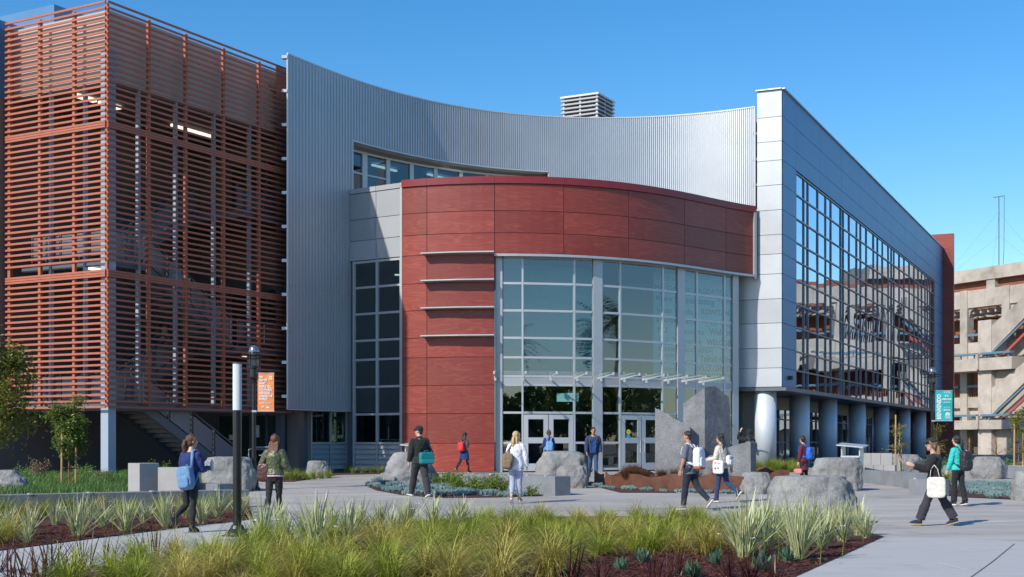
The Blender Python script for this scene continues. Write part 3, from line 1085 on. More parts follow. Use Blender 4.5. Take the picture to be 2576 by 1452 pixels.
DV = [1011.5, 1074, 1244, 1418, 1581, 1722, 1826, 1899]
drum_panel(1011, 1900, 9.34, 12.3, -0.12, 0.08, 'backing', M_JOINT, 0, 40)
drum_panel(1011, 1244.5, 0.3, 9.34, -0.12, 0.08, 'backing', M_JOINT, 0, 12)
for i in range(7):
    drum_panel(DV[i] - (0 if i else 0), DV[i + 1], 12.2, 12.5, -0.02, 0.1, 'coping', M_REDTRIM, 0.004)
    for r in range(3 if i > 1 else 11):
        drum_panel(DV[i], DV[i + 1], ROWS[r + 1], ROWS[r], -0.03, 0.035, 'panel', M_RED)
# roof deck
tl = [DRUM.at(t_, -0.1) for t_ in np.linspace(DRUM.t(1011), DRUM.t(1899), 24)]
MB().prism([p + Vector((0, 0, 12.1)) for p in tl] + [Vector((11.5, 66, 12.1)), Vector((-5.6, 66, 12.1))], (0, 0, 0.12)).build('roof', M_CONC, rot)
# silver fascia, soffit and sun shelves
drum_panel(1244, 1897, 9.2, 9.3, 0.0, 0.14, 'fascia', M_SILVER, 0, 30)
MB().sheet(DRUM.strip(DRUM.t(1244), DRUM.t(1899), 0.12, 9.26, 30), DRUM.strip(DRUM.t(1244), DRUM.t(1899), -0.6, 9.26, 30), off=[Vector((0, 0, 0.04))] * 31).build('soffit', M_SILVER, rot)
for z in (9.29, 8.16, 7.03, 5.88):
    for a, b in ((1068, 1157), (1157, 1244)):
        ta, tb = DRUM.t(a), DRUM.t(b)
        A = [DRUM.at(ta, 0.0), DRUM.at(tb, 0.0)]
        B = [DRUM.at(ta, 0.46), DRUM.at(tb, 0.46)]
        MB().prism([A[0] + Vector((0, 0, z)), A[1] + Vector((0, 0, z)), B[1] + Vector((0, 0, z + 0.03)), B[0] + Vector((0, 0, z + 0.03))], (0, 0, 0.05)).build('sun_shelf', M_SILVER, rot)
MB().sheet(DRUM.strip(DRUM.t(1244), DRUM.t(1246), -0.5, 0.3, 1), DRUM.strip(DRUM.t(1244), DRUM.t(1246), -0.5, 9.3, 1)).build('return_panel', M_SILVER, rot)
# glass lobby
GO = -0.33


def lob(px, z, o=0.0):
    return DRUM.at(DRUM.t(px), GO + o) + Vector((0, 0, z))


def lob_piece(a, b, z0, z1, o, th, name, mt, gap=0.0, parent=None):
    p0, p1 = lob(a, 0, o), lob(b, 0, o)
    d_ = (p1 - p0).normalized()
    n_ = Vector((d_.y, -d_.x, 0))
    p0 = p0 + d_ * gap; p1 = p1 - d_ * gap
    return MB().prism([p0 + Vector((0, 0, z0 + gap)), p1 + Vector((0, 0, z0 + gap)), p1 + Vector((0, 0, z1 - gap)), p0 + Vector((0, 0, z1 - gap))], n_ * th).build(name, mt, parent or rot)


GX = [(1264, 1316), (1316, 1451), (1451, 1499), (1523, 1570), (1570, 1680), (1680, 1716), (1734, 1766), (1766, 1835), (1835, 1854)]
GU = [9.2, 8.13, 7.0, 5.87, 5.06, 4.28]
GL = [3.92, 2.77, 1.52, 0.42]
for a, b in GX:
    for r in range(5):
        lob_piece(a, b, GU[r + 1], GU[r], 0, 0.02, 'pane', M_GTEAL, 0.03)
    for r in range(3):
        if (a, b) in ((1316, 1451), (1570, 1680)) and r > 0:
            continue
        lob_piece(a, b, GL[r + 1], GL[r], 0, 0.02, 'pane', M_GTEAL, 0.03)
    lob_piece(a, b, 3.95, 4.26, -0.02, 0.06, 'spandrel', M_SILVER)
for a, b in ((1246, 1264), (1499, 1523), (1716, 1734), (1854, 1868)):
    lob_piece(a, b, 0.3, 9.25, -0.06, 0.15, 'lobby_post', M_SILVER)
for x in (1316, 1451, 1570, 1680, 1766, 1835):
    lob_piece(x - 2.2, x + 2.2, 0.3, 9.25, -0.06, 0.12, 'mullion', M_ALU)
for z in GU + GL:
    for a, b in ((1264, 1316), (1316, 1451), (1451, 1499), (1523, 1570), (1570, 1680), (1680, 1716), (1734, 1766), (1766, 1835), (1835, 1854)):
        if z in (1.52, 0.42) and (a, b) in ((1316, 1451), (1570, 1680)):
            continue
        lob_piece(a + 2, b - 2, z - 0.045, z + 0.045, -0.05, 0.1, 'transom', M_ALU)
# doors
for a, b in ((1318.5, 1383), (1384, 1448.5), (1572.5, 1624), (1625, 1677.5)):
    dp = lob_piece(a, b, 0.34, 2.7, 0.0, 0.05, 'door', M_ALU, 0.01)
    # the leaf is a frame: rebuild it as rails and stiles
    w = b - a
    me = dp.data
    mb = MB()
    def leaf_bit(x0, x1, z0, z1):
        p0, p1 = lob(x0, 0, 0), lob(x1, 0, 0)
        n_ = Vector(((p1 - p0).y, -(p1 - p0).x, 0)).normalized()
        mb.prism([p0 + Vector((0, 0, z0)), p1 + Vector((0, 0, z0)), p1 + Vector((0, 0, z1)), p0 + Vector((0, 0, z1))], n_ * 0.06)
    leaf_bit(a + .5, a + w * 0.19, 0.35, 2.69); leaf_bit(b - w * 0.19, b - .5, 0.35, 2.69)
    for z0, z1 in ((0.35, 0.66), (1.5, 1.74), (2.5, 2.69)):
        leaf_bit(a + w * 0.19, b - w * 0.19, z0, z1)
    d2 = mb.build('door', M_ALU, rot)
    bpy.data.objects.remove(dp)
    for z0, z1 in ((0.66, 1.5), (1.74, 2.5)):
        lob_piece(a + w * 0.19, b - w * 0.19, z0, z1, 0.02, 0.015, 'door_pane', M_GDARK, 0, d2)
    hx = b - w * 0.09 if a in (1318.5, 1572.5) else a + w * 0.09
    p = lob(hx, 1.35, 0.12)
    MB().tube([p + Vector((0, 0, -0.25)), p + Vector((0, 0, 0.35))], 0.018, 6).build('handle', M_ALU, d2)
    if a == 1572.5:
        for z, c in ((1.98, (0.75, 0.6, 0.03)), (1.77, (0.05, 0.36, 0.65))):
            p = lob(a + w * 0.36, z, 0.05)
            n_ = DRUM.nor(DRUM.t(1590))
            q = n_.to_track_quat('Z', 'Y').to_matrix().to_4x4()
            q.translation = p
            MB().rings([((0, 0, 0), 0.11, 0.11), ((0, 0, 0.006), 0.11, 0.11)], 18, q).build('round_sticker', mat('sticker_%d' % int(z * 100), c, 0.5), d2)
p = lob(1437, 3.42, -0.15)
MB().box(p, (0.9, 0.02, 0.36)).build('notice', M_WHITE, rot)
# glass canopy over the doors
cz = 4.3
cxs = [1246, 1316, 1385, 1451, 1511, 1570, 1625, 1680, 1725, 1768]
for i in range(len(cxs) - 1):
    ta, tb = DRUM.t(cxs[i]), DRUM.t(cxs[i + 1])
    A = DRUM.strip(ta + 0.0005, tb - 0.0005, 0.0, cz, 3); B = DRUM.strip(ta + 0.0005, tb - 0.0005, 1.15, cz + 0.12, 3)
    MB().sheet(A, B, off=[Vector((0, 0, 0.02))] * 4).build('canopy_pane', M_GCLEAR, rot)
for x in cxs:
    t_ = DRUM.t(x)
    p0, p1 = DRUM.at(t_, -0.25) + Vector((0, 0, cz - 0.08)), DRUM.at(t_, 1.1) + Vector((0, 0, cz + 0.04))
    n_ = DRUM.nor(t_); s_ = Vector((-n_.y, n_.x, 0)) * 0.006
    a_ = MB().prism([p0 + Vector((0, 0, -0.05)) - s_, p1 + Vector((0, 0, 0.0)) - s_, p1 + Vector((0, 0, 0.03)) - s_, p0 + Vector((0, 0, 0.05)) - s_], s_ * 2).build('canopy_fin', M_ALU, rot)
    MB().box(DRUM.at(t_, 0.02) + Vector((0, 0, cz - 0.12)), (0.09, 0.12, 0.2)).build('canopy_clamp', M_ALU, a_)
    MB().box(p1 + Vector((0, 0, 0.02)), (0.08, 0.1, 0.12)).build('canopy_clamp', M_ALU, a_)
# lobby interior
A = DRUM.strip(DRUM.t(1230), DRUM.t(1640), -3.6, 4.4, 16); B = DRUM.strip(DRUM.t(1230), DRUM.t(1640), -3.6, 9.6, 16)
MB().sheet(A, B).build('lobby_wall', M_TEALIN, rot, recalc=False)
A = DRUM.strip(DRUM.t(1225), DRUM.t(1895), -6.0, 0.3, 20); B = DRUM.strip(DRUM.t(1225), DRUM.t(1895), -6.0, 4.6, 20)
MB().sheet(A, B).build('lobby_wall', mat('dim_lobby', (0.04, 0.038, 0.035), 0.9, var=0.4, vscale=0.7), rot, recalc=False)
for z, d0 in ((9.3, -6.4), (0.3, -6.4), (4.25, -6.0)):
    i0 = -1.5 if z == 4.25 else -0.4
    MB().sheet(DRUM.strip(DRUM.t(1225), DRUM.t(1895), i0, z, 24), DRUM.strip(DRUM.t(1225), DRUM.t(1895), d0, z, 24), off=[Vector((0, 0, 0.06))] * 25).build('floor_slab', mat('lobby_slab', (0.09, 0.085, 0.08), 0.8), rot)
tp0, tp1 = Vector(((1646 - CX) / FPX * 60.0, 60.0, 0)), Vector(((1846 - CX) / FPX * 62.6, 62.6, 0))
tdir = (tp1 - tp0).normalized(); tnor = Vector((tdir.y, -tdir.x, 0))
MB().prism([tp0 + Vector((0, 0, 4.3)), tp1 + Vector((0, 0, 4.3)), tp1 + Vector((0, 0, 9.25)), tp0 + Vector((0, 0, 9.25))], tnor * -0.1).build('welcome_wall', mat('welcome_wall', (0.34, 0.56, 0.63), 0.7), rot)
MB().prism([tp1, tp1 + Vector((0.9, 1.2, 0)), tp1 + Vector((0.9, 1.2, 9.25)), tp1 + Vector((0, 0, 9.25))], tnor * -0.1).build('lobby_wall', M_BEIGE, rot)


def lettering(txt, size, M, mt, parent, name='lettering', bold=0.0, extr=0.002, align='LEFT', shear=0, sx=1.0):
    cu = bpy.data.curves.new(name, 'FONT')
    cu.body = txt
    cu.size = size
    cu.extrude = extr
    cu.offset = bold
    cu.align_x = align
    cu.resolution_u = 2
    tmp = bpy.data.objects.new(name + '_tmp', cu)
    col.objects.link(tmp)
    dg = bpy.context.evaluated_depsgraph_get()
    me = bpy.data.meshes.new_from_object(tmp.evaluated_get(dg))
    bpy.data.objects.remove(tmp)
    bpy.data.curves.remove(cu)
    M = M @ Matrix.Diagonal((sx, 1, 1, 1))
    me.transform(M)
    if parent:
        me.transform(Matrix.Translation(-wloc(parent)))
    me.materials.clear()
    me.materials.append(mt)
    o = bpy.data.objects.new(name, me)
    col.objects.link(o)
    if parent:
        o.parent = parent
    return o


def face_frame(origin, xdir, nor):
    x = Vector(xdir).normalized(); n_ = Vector(nor).normalized(); y = n_.cross(x)
    M = Matrix.Identity(4)
    for r in range(3):
        M[r][0], M[r][1], M[r][2], M[r][3] = x[r], y[r], n_[r], origin[r]
    return M


WELC = [(0.15, 8.98, 0.2, 'ようこそ  сардэчна', 0), (0.0, 8.55, 0.36, 'MALIGAYANG PAGDATING', 0), (0.1, 8.08, 0.3, 'Witamy', 0.006), (1.6, 8.08, 0.4, 'Selamat datang', 0.008), (5.2, 8.2, 0.34, 'Vítejte', 0),
        (0.2, 7.55, 0.36, 'mmen    Aloha', 0.008), (3.8, 7.6, 0.36, 'KOWITAN', 0.01), (0.15, 7.1, 0.3, 'и моляму', 0.006), (1.7, 7.1, 0.3, 'помилог', 0.006), (4.2, 7.15, 0.34, 'خوش آمدید', 0),
        (0.3, 6.65, 0.36, 'NU', 0.01), (1.7, 6.65, 0.4, 'Välkomme', 0), (4.5, 6.7, 0.42, 'Welkom', 0.012), (0.35, 6.2, 0.34, 'أهلا', 0), (1.5, 6.2, 0.42, 'Velkomne', 0.012), (4.3, 6.2, 0.36, 'WELCOME', 0.012),
        (0.3, 5.8, 0.32, 'ласкаво просимо', 0.006), (3.2, 5.8, 0.36, 'स्वागतम्', 0), (0.3, 5.5, 0.26, 'សូមស្វាគមន៍', 0.004), (3.7, 5.42, 0.4, 'Talitali fiefia', 0.01), (1.5, 5.2, 0.34, 'HOOSOO', 0),
        (3.3, 4.98, 0.36, 'WILLKOMMEN', 0.01), (0.4, 4.9, 0.36, 'seminfindo', 0), (3.1, 4.68, 0.34, 'Добро пожаловать', 0), (0.3, 4.5, 0.36, 'Laipni lūdzam', 0.01), (4.0, 4.46, 0.3, 'ยินดีต้อนรับ', 0.002), (0.9, 4.33, 0.0, '', 0), (3.0, 4.32, 0.22, 'SELAMAT DATANG', 0)]
TW = (tp1 - tp0).length
for x, z, s, tx, bo in WELC:
    if not tx:
        continue
    lettering(tx, s, face_frame(tp0 + tdir * (x / 6.6 * TW) + tnor * 0.012 + Vector((0, 0, z - s * 0.35)), tdir, tnor), M_LETTER, rot, bold=bo)
# right end of the rotunda: white trim
drum_panel(1894, 1900, 9.1, 12.2, 0.0, 0.1, 'edge_trim', M_SILVER, 0, 1)

# ================================================================ GLASS WING
F0 = Vector((12.47, 61.3, 0))
FD = Vector((0.4253, 0.9051, 0))
FN = Vector((0.9051, -0.4253, 0))


def fl(px):
    k_ = (px - CX) / FPX
    return (k_ * F0.y - F0.x) / (FD.x - k_ * FD.y)


def FW(l, z, o=0.0):
    return F0 + FD * l + FN * o + Vector((0, 0, z))


wing = thing('glass_wing', 'long wing with a mirrored glass grid, sky-tinted silver panels and round ground floor columns', 'building', (F0.x, F0.y, 0.3))
FR = [17.86, 16.62, 15.48, 14.6, 13.46, 12.3, 11.16, 10.26, 9.34, 8.18, 7.06, 5.9, 4.98, 4.1]
ff = (FD, -FN)
LEND = fl(2369)
lg0, lg1 = fl(2000), fl(2349)
fb = MB()
fb.box(FW(LEND / 2 + 0.3, 10.9, -0.55), (LEND - 0.7, 0.8, 13.6), ff)
fb.build('wall_core', M_DARKIN, wing)
WN = 1.15
for r in range(13):
    z1, z0 = FR[r], FR[r + 1]
    wdt = WN if r < 8 else 2.25
    c = F0 - FN * (wdt / 2 + 0.0)
    MB().box(Vector((c.x, c.y, (z0 + z1) / 2)) + FD * 0.06, (wdt, 0.12, z1 - z0 - 0.022), (FN, FD)).build('panel', M_SILVER, wing)
    MB().box(FW(lg0 / 2 + 0.06, (z0 + z1) / 2, -0.0), (lg0 - 0.13, 0.1, z1 - z0 - 0.022), ff).build('side_panel', M_BLUE_SKYTINT, wing)
MB().box(Vector((F0.x, F0.y, 10.98)) - FN * 0.62 + FD * 0.3, (1.1, 0.3, 13.7), (FN, FD)).build('backing', M_JOINT, wing)
MB().box(Vector((F0.x, F0.y, 6.7)) - FN * 1.3 + FD * 0.3, (1.9, 0.3, 5.1), (FN, FD)).build('backing', M_JOINT, wing)
seams = [lg0] + [fl(2000.5 + (x - 408) * 0.433) for x in (548, 672, 780, 876, 961, 1037, 1105, 1166, 1225)] + [LEND]
for i in range(len(seams) - 1):
    for r in range(3):
        a, b = seams[i], seams[i + 1]
        MB().box(FW((a + b) / 2, (FR[r] + FR[r + 1]) / 2, 0.0), (b - a - 0.022, 0.1, FR[r] - FR[r + 1] - 0.022), ff).build('panel', M_BLUE_SKYTINT, wing)
MB().box(FW(LEND / 2, 17.9, -0.1), (LEND, 0.5, 0.06), ff).build('coping', M_ALU, wing)
MB().box(F0 - FN * 0.6 + FD * 0.2 + Vector((0, 0, 17.9)), (1.2, 0.6, 0.06), (FN, FD)).build('coping', M_ALU, wing)
for r in range(3, 13):
    MB().box(FW((lg1 + LEND) / 2 + 0.05, (FR[r] + FR[r + 1]) / 2, 0.0), (LEND - lg1 - 0.12, 0.1, FR[r] - FR[r + 1] - 0.022), ff).build('end_panel', M_BLUE_SKYTINT, wing)
# glass grid
xl = [408, 456, 480, 537, 583, 614, 671, 686, 720, 764, 787, 820, 862, 886, 914, 948, 966, 981, 1012, 1040, 1070, 1098, 1122, 1142, 1162, 1176, 1190]
gl_ = [fl(2000.5 + (x - 408) * 0.433) for x in xl] + [lg1]
ZG = [14.5] + FR[4:]
ub = MB().box((0, 0, 0), (1, 0.02, 1))
pane0 = ub.build('pane', M_GFAC, None)
first = True
rzF = math.atan2(FD.y, FD.x)
for i in range(len(gl_) - 1):
    for r in range(10):
        a, b, z1, z0 = gl_[i], gl_[i + 1], ZG[r], ZG[r + 1]
        p = FW((a + b) / 2, (z0 + z1) / 2, -0.02)
        if first:
            o = pane0; first = False
            o.parent = wing
        else:
            o = bpy.data.objects.new('pane', pane0.data)
            col.objects.link(o)
            o.parent = wing
        o.location = p - wing.location
        o.scale = (b - a - 0.05, 1, z1 - z0 - 0.05)
        o.rotation_euler = (rnd.gauss(0, 0.0035), 0, rzF + rnd.gauss(0, 0.0035))
for l in gl_:
    MB().box(FW(l, (14.5 + 4.1) / 2, 0.02), (0.06, 0.06, 10.4), ff).build('mullion', M_DARKALU, wing)
for z in ZG:
    MB().box(FW((lg0 + lg1) / 2, z, 0.012), (lg1 - lg0, 0.07, 0.065), ff).build('transom', M_DARKALU, wing)
MB().box(FW(LEND / 2, 4.0, -1.5), (LEND, 3.4, 0.16), ff).build('soffit', M_STEEL, wing)
MB().box(F0 - FN * 1.6 + FD * 0.9 + Vector((0, 0, 4.01)), (2.6, 1.7, 0.16), (FN, FD)).build('soffit', M_STEEL, wing)
MB().box(FW(lg0 * 0.42, 4.55, 0.12), (0.16, 0.3, 0.18), ff).build('wall_lamp', M_BLACK, wing)
MB().box(FW(LEND / 2 + 1, 16.9, -4), (LEND - 2, 7, 0.15), ff).build('roof', M_CONC, wing)
# columns
for px, t_ in ((1925, 0), (2011, 6.37), (2082, 12.68), (2156, 20.6), (2217, 28.5), (2272, 37.1), (2313, 44.6)):
    c = Vector((11.9 + 0.47 * t_, 62.3 + t_, 0.25))
    MB().lathe(c, [(0.52, 0), (0.52, 3.72)], 28).build('column', mat('column_paint', (0.62, 0.68, 0.74), 0.5, metal=0.2), wing, smooth=False)
    o = wing.children[-1]
for o in wing.children:
    if o.name.startswith('column'):
        for p in o.data.polygons:
            p.use_smooth = len(p.vertices) == 4
# ground floor glazing set back behind the columns
gl2 = [0.6 + 1.55 * i for i in range(32)]
for i in range(len(gl2) - 1):
    if gl2[i + 1] > LEND:
        break
    for z0, z1 in ((0.35, 1.5), (1.5, 2.75), (2.75, 3.3)):
        MB().box(FW((gl2[i] + gl2[i + 1]) / 2, (z0 + z1) / 2, -2.6), (1.5, 0.02, z1 - z0 - 0.05), ff).build('lower_pane', M_GFAC, wing)
    MB().box(FW(gl2[i], 1.85, -2.58), (0.08, 0.1, 3.0), ff).build('lower_mullion', M_DARKALU, wing)
for z in (0.35, 1.5, 2.75, 3.3):
    MB().box(FW(LEND / 2, z, -2.57), (LEND, 0.09, 0.07), ff).build('lower_transom', M_DARKALU, wing)
MB().box(FW(LEND / 2, 3.63, -2.6), (LEND, 0.12, 0.62), ff).build('upper_band', M_BEIGE, wing)
MB().box(FW(LEND / 2, 1.9, -5.0), (LEND, 0.2, 3.9), ff).build('room_wall', M_DARKIN, wing)
MB().box(FW(LEND / 2, 0.2, -2.55), (LEND, 0.2, 0.3), ff).build('plinth', M_CONC, wing)
MB().box(F0 - FN * 2.2 + FD * 3.0 + Vector((0, 0, 2.2)), (0.1, 6.0, 3.9), (FN, FD)).build('end_glass', M_GDARK, wing)
# red fin wall at the far end
fin = thing('red_end_wall', 'tall dark red panelled end wall at the far end of the glass wing', 'wall', tuple(FW(LEND, 0.3)))
zr = [19.1, 16.6, 14.6, 12.3, 10.26, 8.18, 5.9, 4.1, 2.2, 0.2]
for r in range(9):
    MB().box(FW(LEND + 0.3, (zr[r] + zr[r + 1]) / 2, -1.55), (0.5, 5.0, zr[r] - zr[r + 1] - 0.02), ff).build('panel', M_RED, fin)
MB().box(FW(LEND + 0.32, 9.6, -1.6), (0.4, 4.8, 18.8), ff).build('backing', M_JOINT, fin)

# roof vent of horizontal blades
vent = thing('roof_vent', 'square louvred metal vent tower standing on the roof behind the curved screen', 'vent', (5.9, 74, 16.2))
vc = Vector((4.3, 75, 0.85))
va, vb_ = Vector((0.88, -0.47, 0)), Vector((0.47, 0.88, 0))
h = 1.02
for k in range(17):
    z = 16.3 + 0.22 * k
    MB().box(vc + Vector((0, 0, z)), (2.3, 2.3, 0.085), (va, vb_)).build('louvre_blade', mat('vent_grey', (0.36, 0.37, 0.38), 0.5, metal=0.2), vent)
for i in (-1, 0, 1):
    for j in (-1, 0, 1):
        if i or j:
            MB().box(vc + va * i * 1.02 + vb_ * j * 1.02 + Vector((0, 0, 18.1)), (0.1, 0.1, 3.8), (va, vb_)).build('post', M_ALU, vent)
MB().box(vc + Vector((0, 0, 18.1)), (1.6, 1.6, 3.7), (va, vb_)).build('shaft', M_STEEL, vent)
MB().box(vc + Vector((0, 0, 20.02)), (2.36, 2.36, 0.1), (va, vb_)).build('cap', M_ALU, vent)

# ================================================================ BEIGE CONCRETE BUILDING on the right
cb = thing('concrete_building', 'beige raw concrete building with deep balconies, columns and teal rails across the court', 'building', (46, 137, 0.0))
CE = Vector((0.447, -0.8945, 0)); CNv = Vector((-0.8945, -0.447, 0))
C0 = Vector((45.9, 138, 0))
KB = 1.15
cf = (CE, -CNv)


def CB(b, z, o=0.0):
    return C0 + CE * b * KB + CNv * o * KB + Vector((0, 0, (z - 0.25) * KB))


def cbox(b0, b1, z0, z1, o0, o1, name, mt, bevel=0.0):
    return MB().box(CB((b0 + b1) / 2, (z0 + z1) / 2, (o0 + o1) / 2), ((b1 - b0) * KB, abs(o1 - o0) * KB, (z1 - z0) * KB), cf).build(name, mt, cb, bevel=bevel)


B0, B1 = -9, 34
nb = [1.36 + 4.81 * i for i in range(-2, 8)]
cbox(B0, B1, 0.2, 16.0, -9, -4.6, 'core_wall', M_BRICKR)
cbox(B0, 11, 16.2, 17.35, -9, -2.6, 'penthouse_parapet', M_BOARD)
cbox(B0, 11, 15.05, 16.2, -9, -3.2, 'penthouse_siding', M_BRICKR)
for i in range(len(nb) - 1):
    a, b = nb[i], nb[i + 1]
    if i % 2 == 0 and a < 10:
        cbox(a, a + 1.0, 15.0, 16.2, -3.2, -2.7, 'penthouse_pier', M_BOARD)
    for q in range(2):
        x0 = a + (b - a) * q / 2
        cbox(x0 + 0.01, x0 + (b - a) / 2 - 0.01, 13.45, 15.0, -0.4, 0.0, 'spandrel_panel', M_BOARD, 0.03)
        cbox(x0 + 0.01, x0 + (b - a) / 2 - 0.01, 8.9, 10.35, -0.4, -0.05, 'spandrel_panel', M_BOARD, 0.03)
    cbox(a + 0.45, b - 0.45, 4.55, 5.5, -0.4, 0.05, 'spandrel_panel', M_BOARD, 0.03)
    cbox(a, b, 8.4, 8.9, -4.6, -0.3, 'floor_slab', M_BOARD)
    cbox(a, b, 3.9, 4.5, -4.6, -0.3, 'floor_slab', M_BOARD)
    cbox(a, b, 12.9, 13.4, -4.6, -3.4, 'beam', M_BOARD)
    for q in range(5):
        cbox(a + 0.6 + q * 0.85, a + 0.75 + q * 0.85, 12.95, 13.35, -3.4, -0.4, 'pergola_beam', M_BOARD)
    cbox(a + 0.5, b - 0.5, 10.9, 11.1, -0.1, 0.25, 'rail', M_TEALRAIL)
    cbox(a + 0.5, b - 0.5, 6.35, 6.55, -0.1, 0.25, 'rail', M_TEALRAIL)
    for q in range(15):
        x0 = a + 0.6 + q * 0.26
        cbox(x0, x0 + 0.08, 10.35, 12.3, -1.4, -1.34, 'baluster', M_ALU) if i in (2, 4) else None
        cbox(x0, x0 + 0.1, 5.5, 6.3, -0.25, -0.2, 'baluster', M_BRICKR)
for i, b in enumerate(nb):
    cbox(b - 0.42, b + 0.42, 0.2, 15.05, -0.75, 0.1, 'column', M_BOARD, 0.04)
    # curved bracket under the top beam
    mb = MB()
    pts = [CB(b + 0.42, 13.45, -0.6), CB(b + 1.1, 13.45, -0.6), CB(b + 0.62, 13.2, -0.6), CB(b + 0.42, 12.6, -0.6)]
    mb.prism(pts, CNv * 0.5).build('bracket', M_BOARD, cb)
    pts = [CB(b - 0.42, 13.45, -0.6), CB(b - 1.1, 13.45, -0.6), CB(b - 0.62, 13.2, -0.6), CB(b - 0.42, 12.6, -0.6)]
    MB().prism(pts, CNv * 0.5).build('bracket', M_BOARD, cb)
# projecting balcony slabs with teal rails
for b0, b1, z0, z1 in ((0.9, 5.2, 7.65, 8.7), (5.4, 9.0, 7.65, 8.7), (0.9, 5.2, 2.6, 3.4), (5.4, 11.0, 2.6, 3.4), (13, 19, 7.65, 8.7), (13, 19, 2.6, 3.4), (22, 30, 7.65, 8.7)):
    cbox(b0, b1, z0, z1, -0.3, 2.4, 'balcony', M_BOARD, 0.03)
    cbox(b0 + 0.1, b1 - 0.2, z1 + 0.32, z1 + 0.5, 1.9, 2.35, 'rail', M_TEALRAIL)
    for q in (0.5, (b1 - b0) / 2, b1 - b0 - 0.6):
        cbox(b0 + q, b0 + q + 0.1, z1, z1 + 0.34, 2.1, 2.2, 'rail_post', M_TEALRAIL)
for b in (5.25,):
    cbox(b, b + 0.22, 7.75, 9.1, 2.3, 2.6, 'fin', M_BOARD)
    cbox(b, b + 0.22, 2.65, 3.75, 2.3, 2.6, 'fin', M_BOARD)
cbox(4.9, 6.4, 0.2, 12.0, 0.1, 2.0, 'stair_pier', M_BOARD, 0.05)
# slanting stair walls
for b0, z0, b1, z1 in ((6.0, 9.0, 10.6, 12.4), (6.0, 3.6, 10.6, 7.0)):
    MB().prism([CB(b0, z0, 1.6), CB(b1, z1, 1.6), CB(b1, z1 + 1.6, 1.6), CB(b0, z0 + 2.3, 1.6)], CNv * 0.35).build('stair_wall', M_BOARD, cb)
    MB().bar(CB(b0 + 0.2, z0 - 0.15, 2.1), CB(b1, z1 - 0.5, 2.1), 0.16, 0.16).build('stair_rail', M_TEALRAIL, cb)
    MB().bar(CB(b0 + 0.3, z0 - 0.8, 1.5), CB(b1, z1 - 1.1, 1.5), 0.2, 0.25).build('stair_soffit', mat('red_stair_paint', (0.4, 0.09, 0.07), 0.7), cb)
cbox(6.4, 10.6, 0.2, 7.6, 1.2, 1.5, 'lower_wall', M_BOARD)
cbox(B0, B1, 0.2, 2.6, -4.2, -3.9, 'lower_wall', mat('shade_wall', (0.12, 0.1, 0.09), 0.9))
mast = thing('antenna_mast', 'thin guyed antenna mast on the concrete building roof', 'antenna', (53, 144, 19.7))
mp_ = Vector((52.9, 144, 19.6))
MB().tube([mp_, mp_ + Vector((0, 0, 8.5))], 0.055, 6).build('pole', M_STEEL, mast)
MB().tube([mp_ + Vector((-0.6, 0, 8.4)), mp_ + Vector((0.65, 0, 8.6))], 0.04, 5).build('crossarm', M_STEEL, mast)
MB().tube([mp_ + Vector((0.58, 0, 8.5)), mp_ + Vector((0.55, 0, 3)), mp_ + Vector((0.45, 0, 0.8)), mp_ + Vector((0.1, 0, 1))], 0.025, 4).build('cable', M_BLACK, mast)
for q in ((-4.5, 1, 6.9, 1.2), (-4.5, 1, 4.2, 0.5), (3.6, 0, 6.8, 2.5), (3.6, 0, 4.3, 1.4), (-0.8, 0, 6.6, 0)):
    MB().tube([mp_ + Vector((0, 0, q[2])), mp_ + Vector((q[0], q[1], q[3]))], 0.007, 3).build('guy_wire', M_STEEL, mast)

# ================================================================ STONES, BENCHES, LAMPS
from mathutils import noise as mnoise


def boulder(px0, px1, yt, yb, label, flat=0.8, depth=0.8, seed=0, sq=2.6, lean=0.0, taper=0.14):
    sq = min(sq, 2.45)
    Y = gY(yb)
    W = (px1 - px0) / FPX * Y
    H = (yb - yt) / FPX * Y + 0.06
    c = Vector((((px0 + px1) / 2 - CX) / FPX * (Y + W * depth / 2), Y + W * depth / 2, gz(Y) - 0.06))
    bm = bmesh.new()
    bmesh.ops.create_icosphere(bm, subdivisions=5, radius=1.0)
    so = Vector((seed * 7.3, seed * 3.1, seed * 1.7))
    for v in bm.verts:
        p = v.co.normalized()
        e = 2.0 / sq
        q = Vector([math.copysign(abs(x) ** e, x) for x in p])
        n = mnoise.noise(p * 1.1 + so) * 0.2 + mnoise.noise(p * 2.6 + so) * 0.10
        rdg = 1 - abs(mnoise.noise(p * 3.7 + so * 2)) * 2
        n += rdg * 0.05 + abs(mnoise.noise(p * 5.5 + so)) * -0.05 + mnoise.noise(p * 9 + so) * 0.028 + mnoise.noise(p * 19 + so) * 0.009
        q = q * (1 + n)
        if q.z > flat:
            q.z = flat + (q.z - flat) * 0.12
        if q.z < -0.55:
            q.z = -0.55
        v.co = Vector((q.x * W / 2, q.y * W * depth / 2, (q.z + 0.55) / (flat + 0.55) * H))
        v.co.x += lean * v.co.z
    for v in bm.verts:
        k = 1 - taper * v.co.z / H
        v.co.x *= k; v.co.y *= k
    zmax = max(v.co.z for v in bm.verts); xs = [v.co.x for v in bm.verts]
    k = W / (max(xs) - min(xs))
    mid = (max(xs) + min(xs)) / 2
    for v in bm.verts:
        v.co.x = (v.co.x - mid) * k
        v.co.z *= H / zmax
    for f in bm.faces:
        f.smooth = True
    me = bpy.data.meshes.new('boulder')
    bm.to_mesh(me); bm.free()
    me.materials.append(M_GRAN)
    o = bpy.data.objects.new('boulder', me)
    o.location = c
    col.objects.link(o)
    tag(o, label, 'boulder', 'granite boulders on the plaza')
    return o


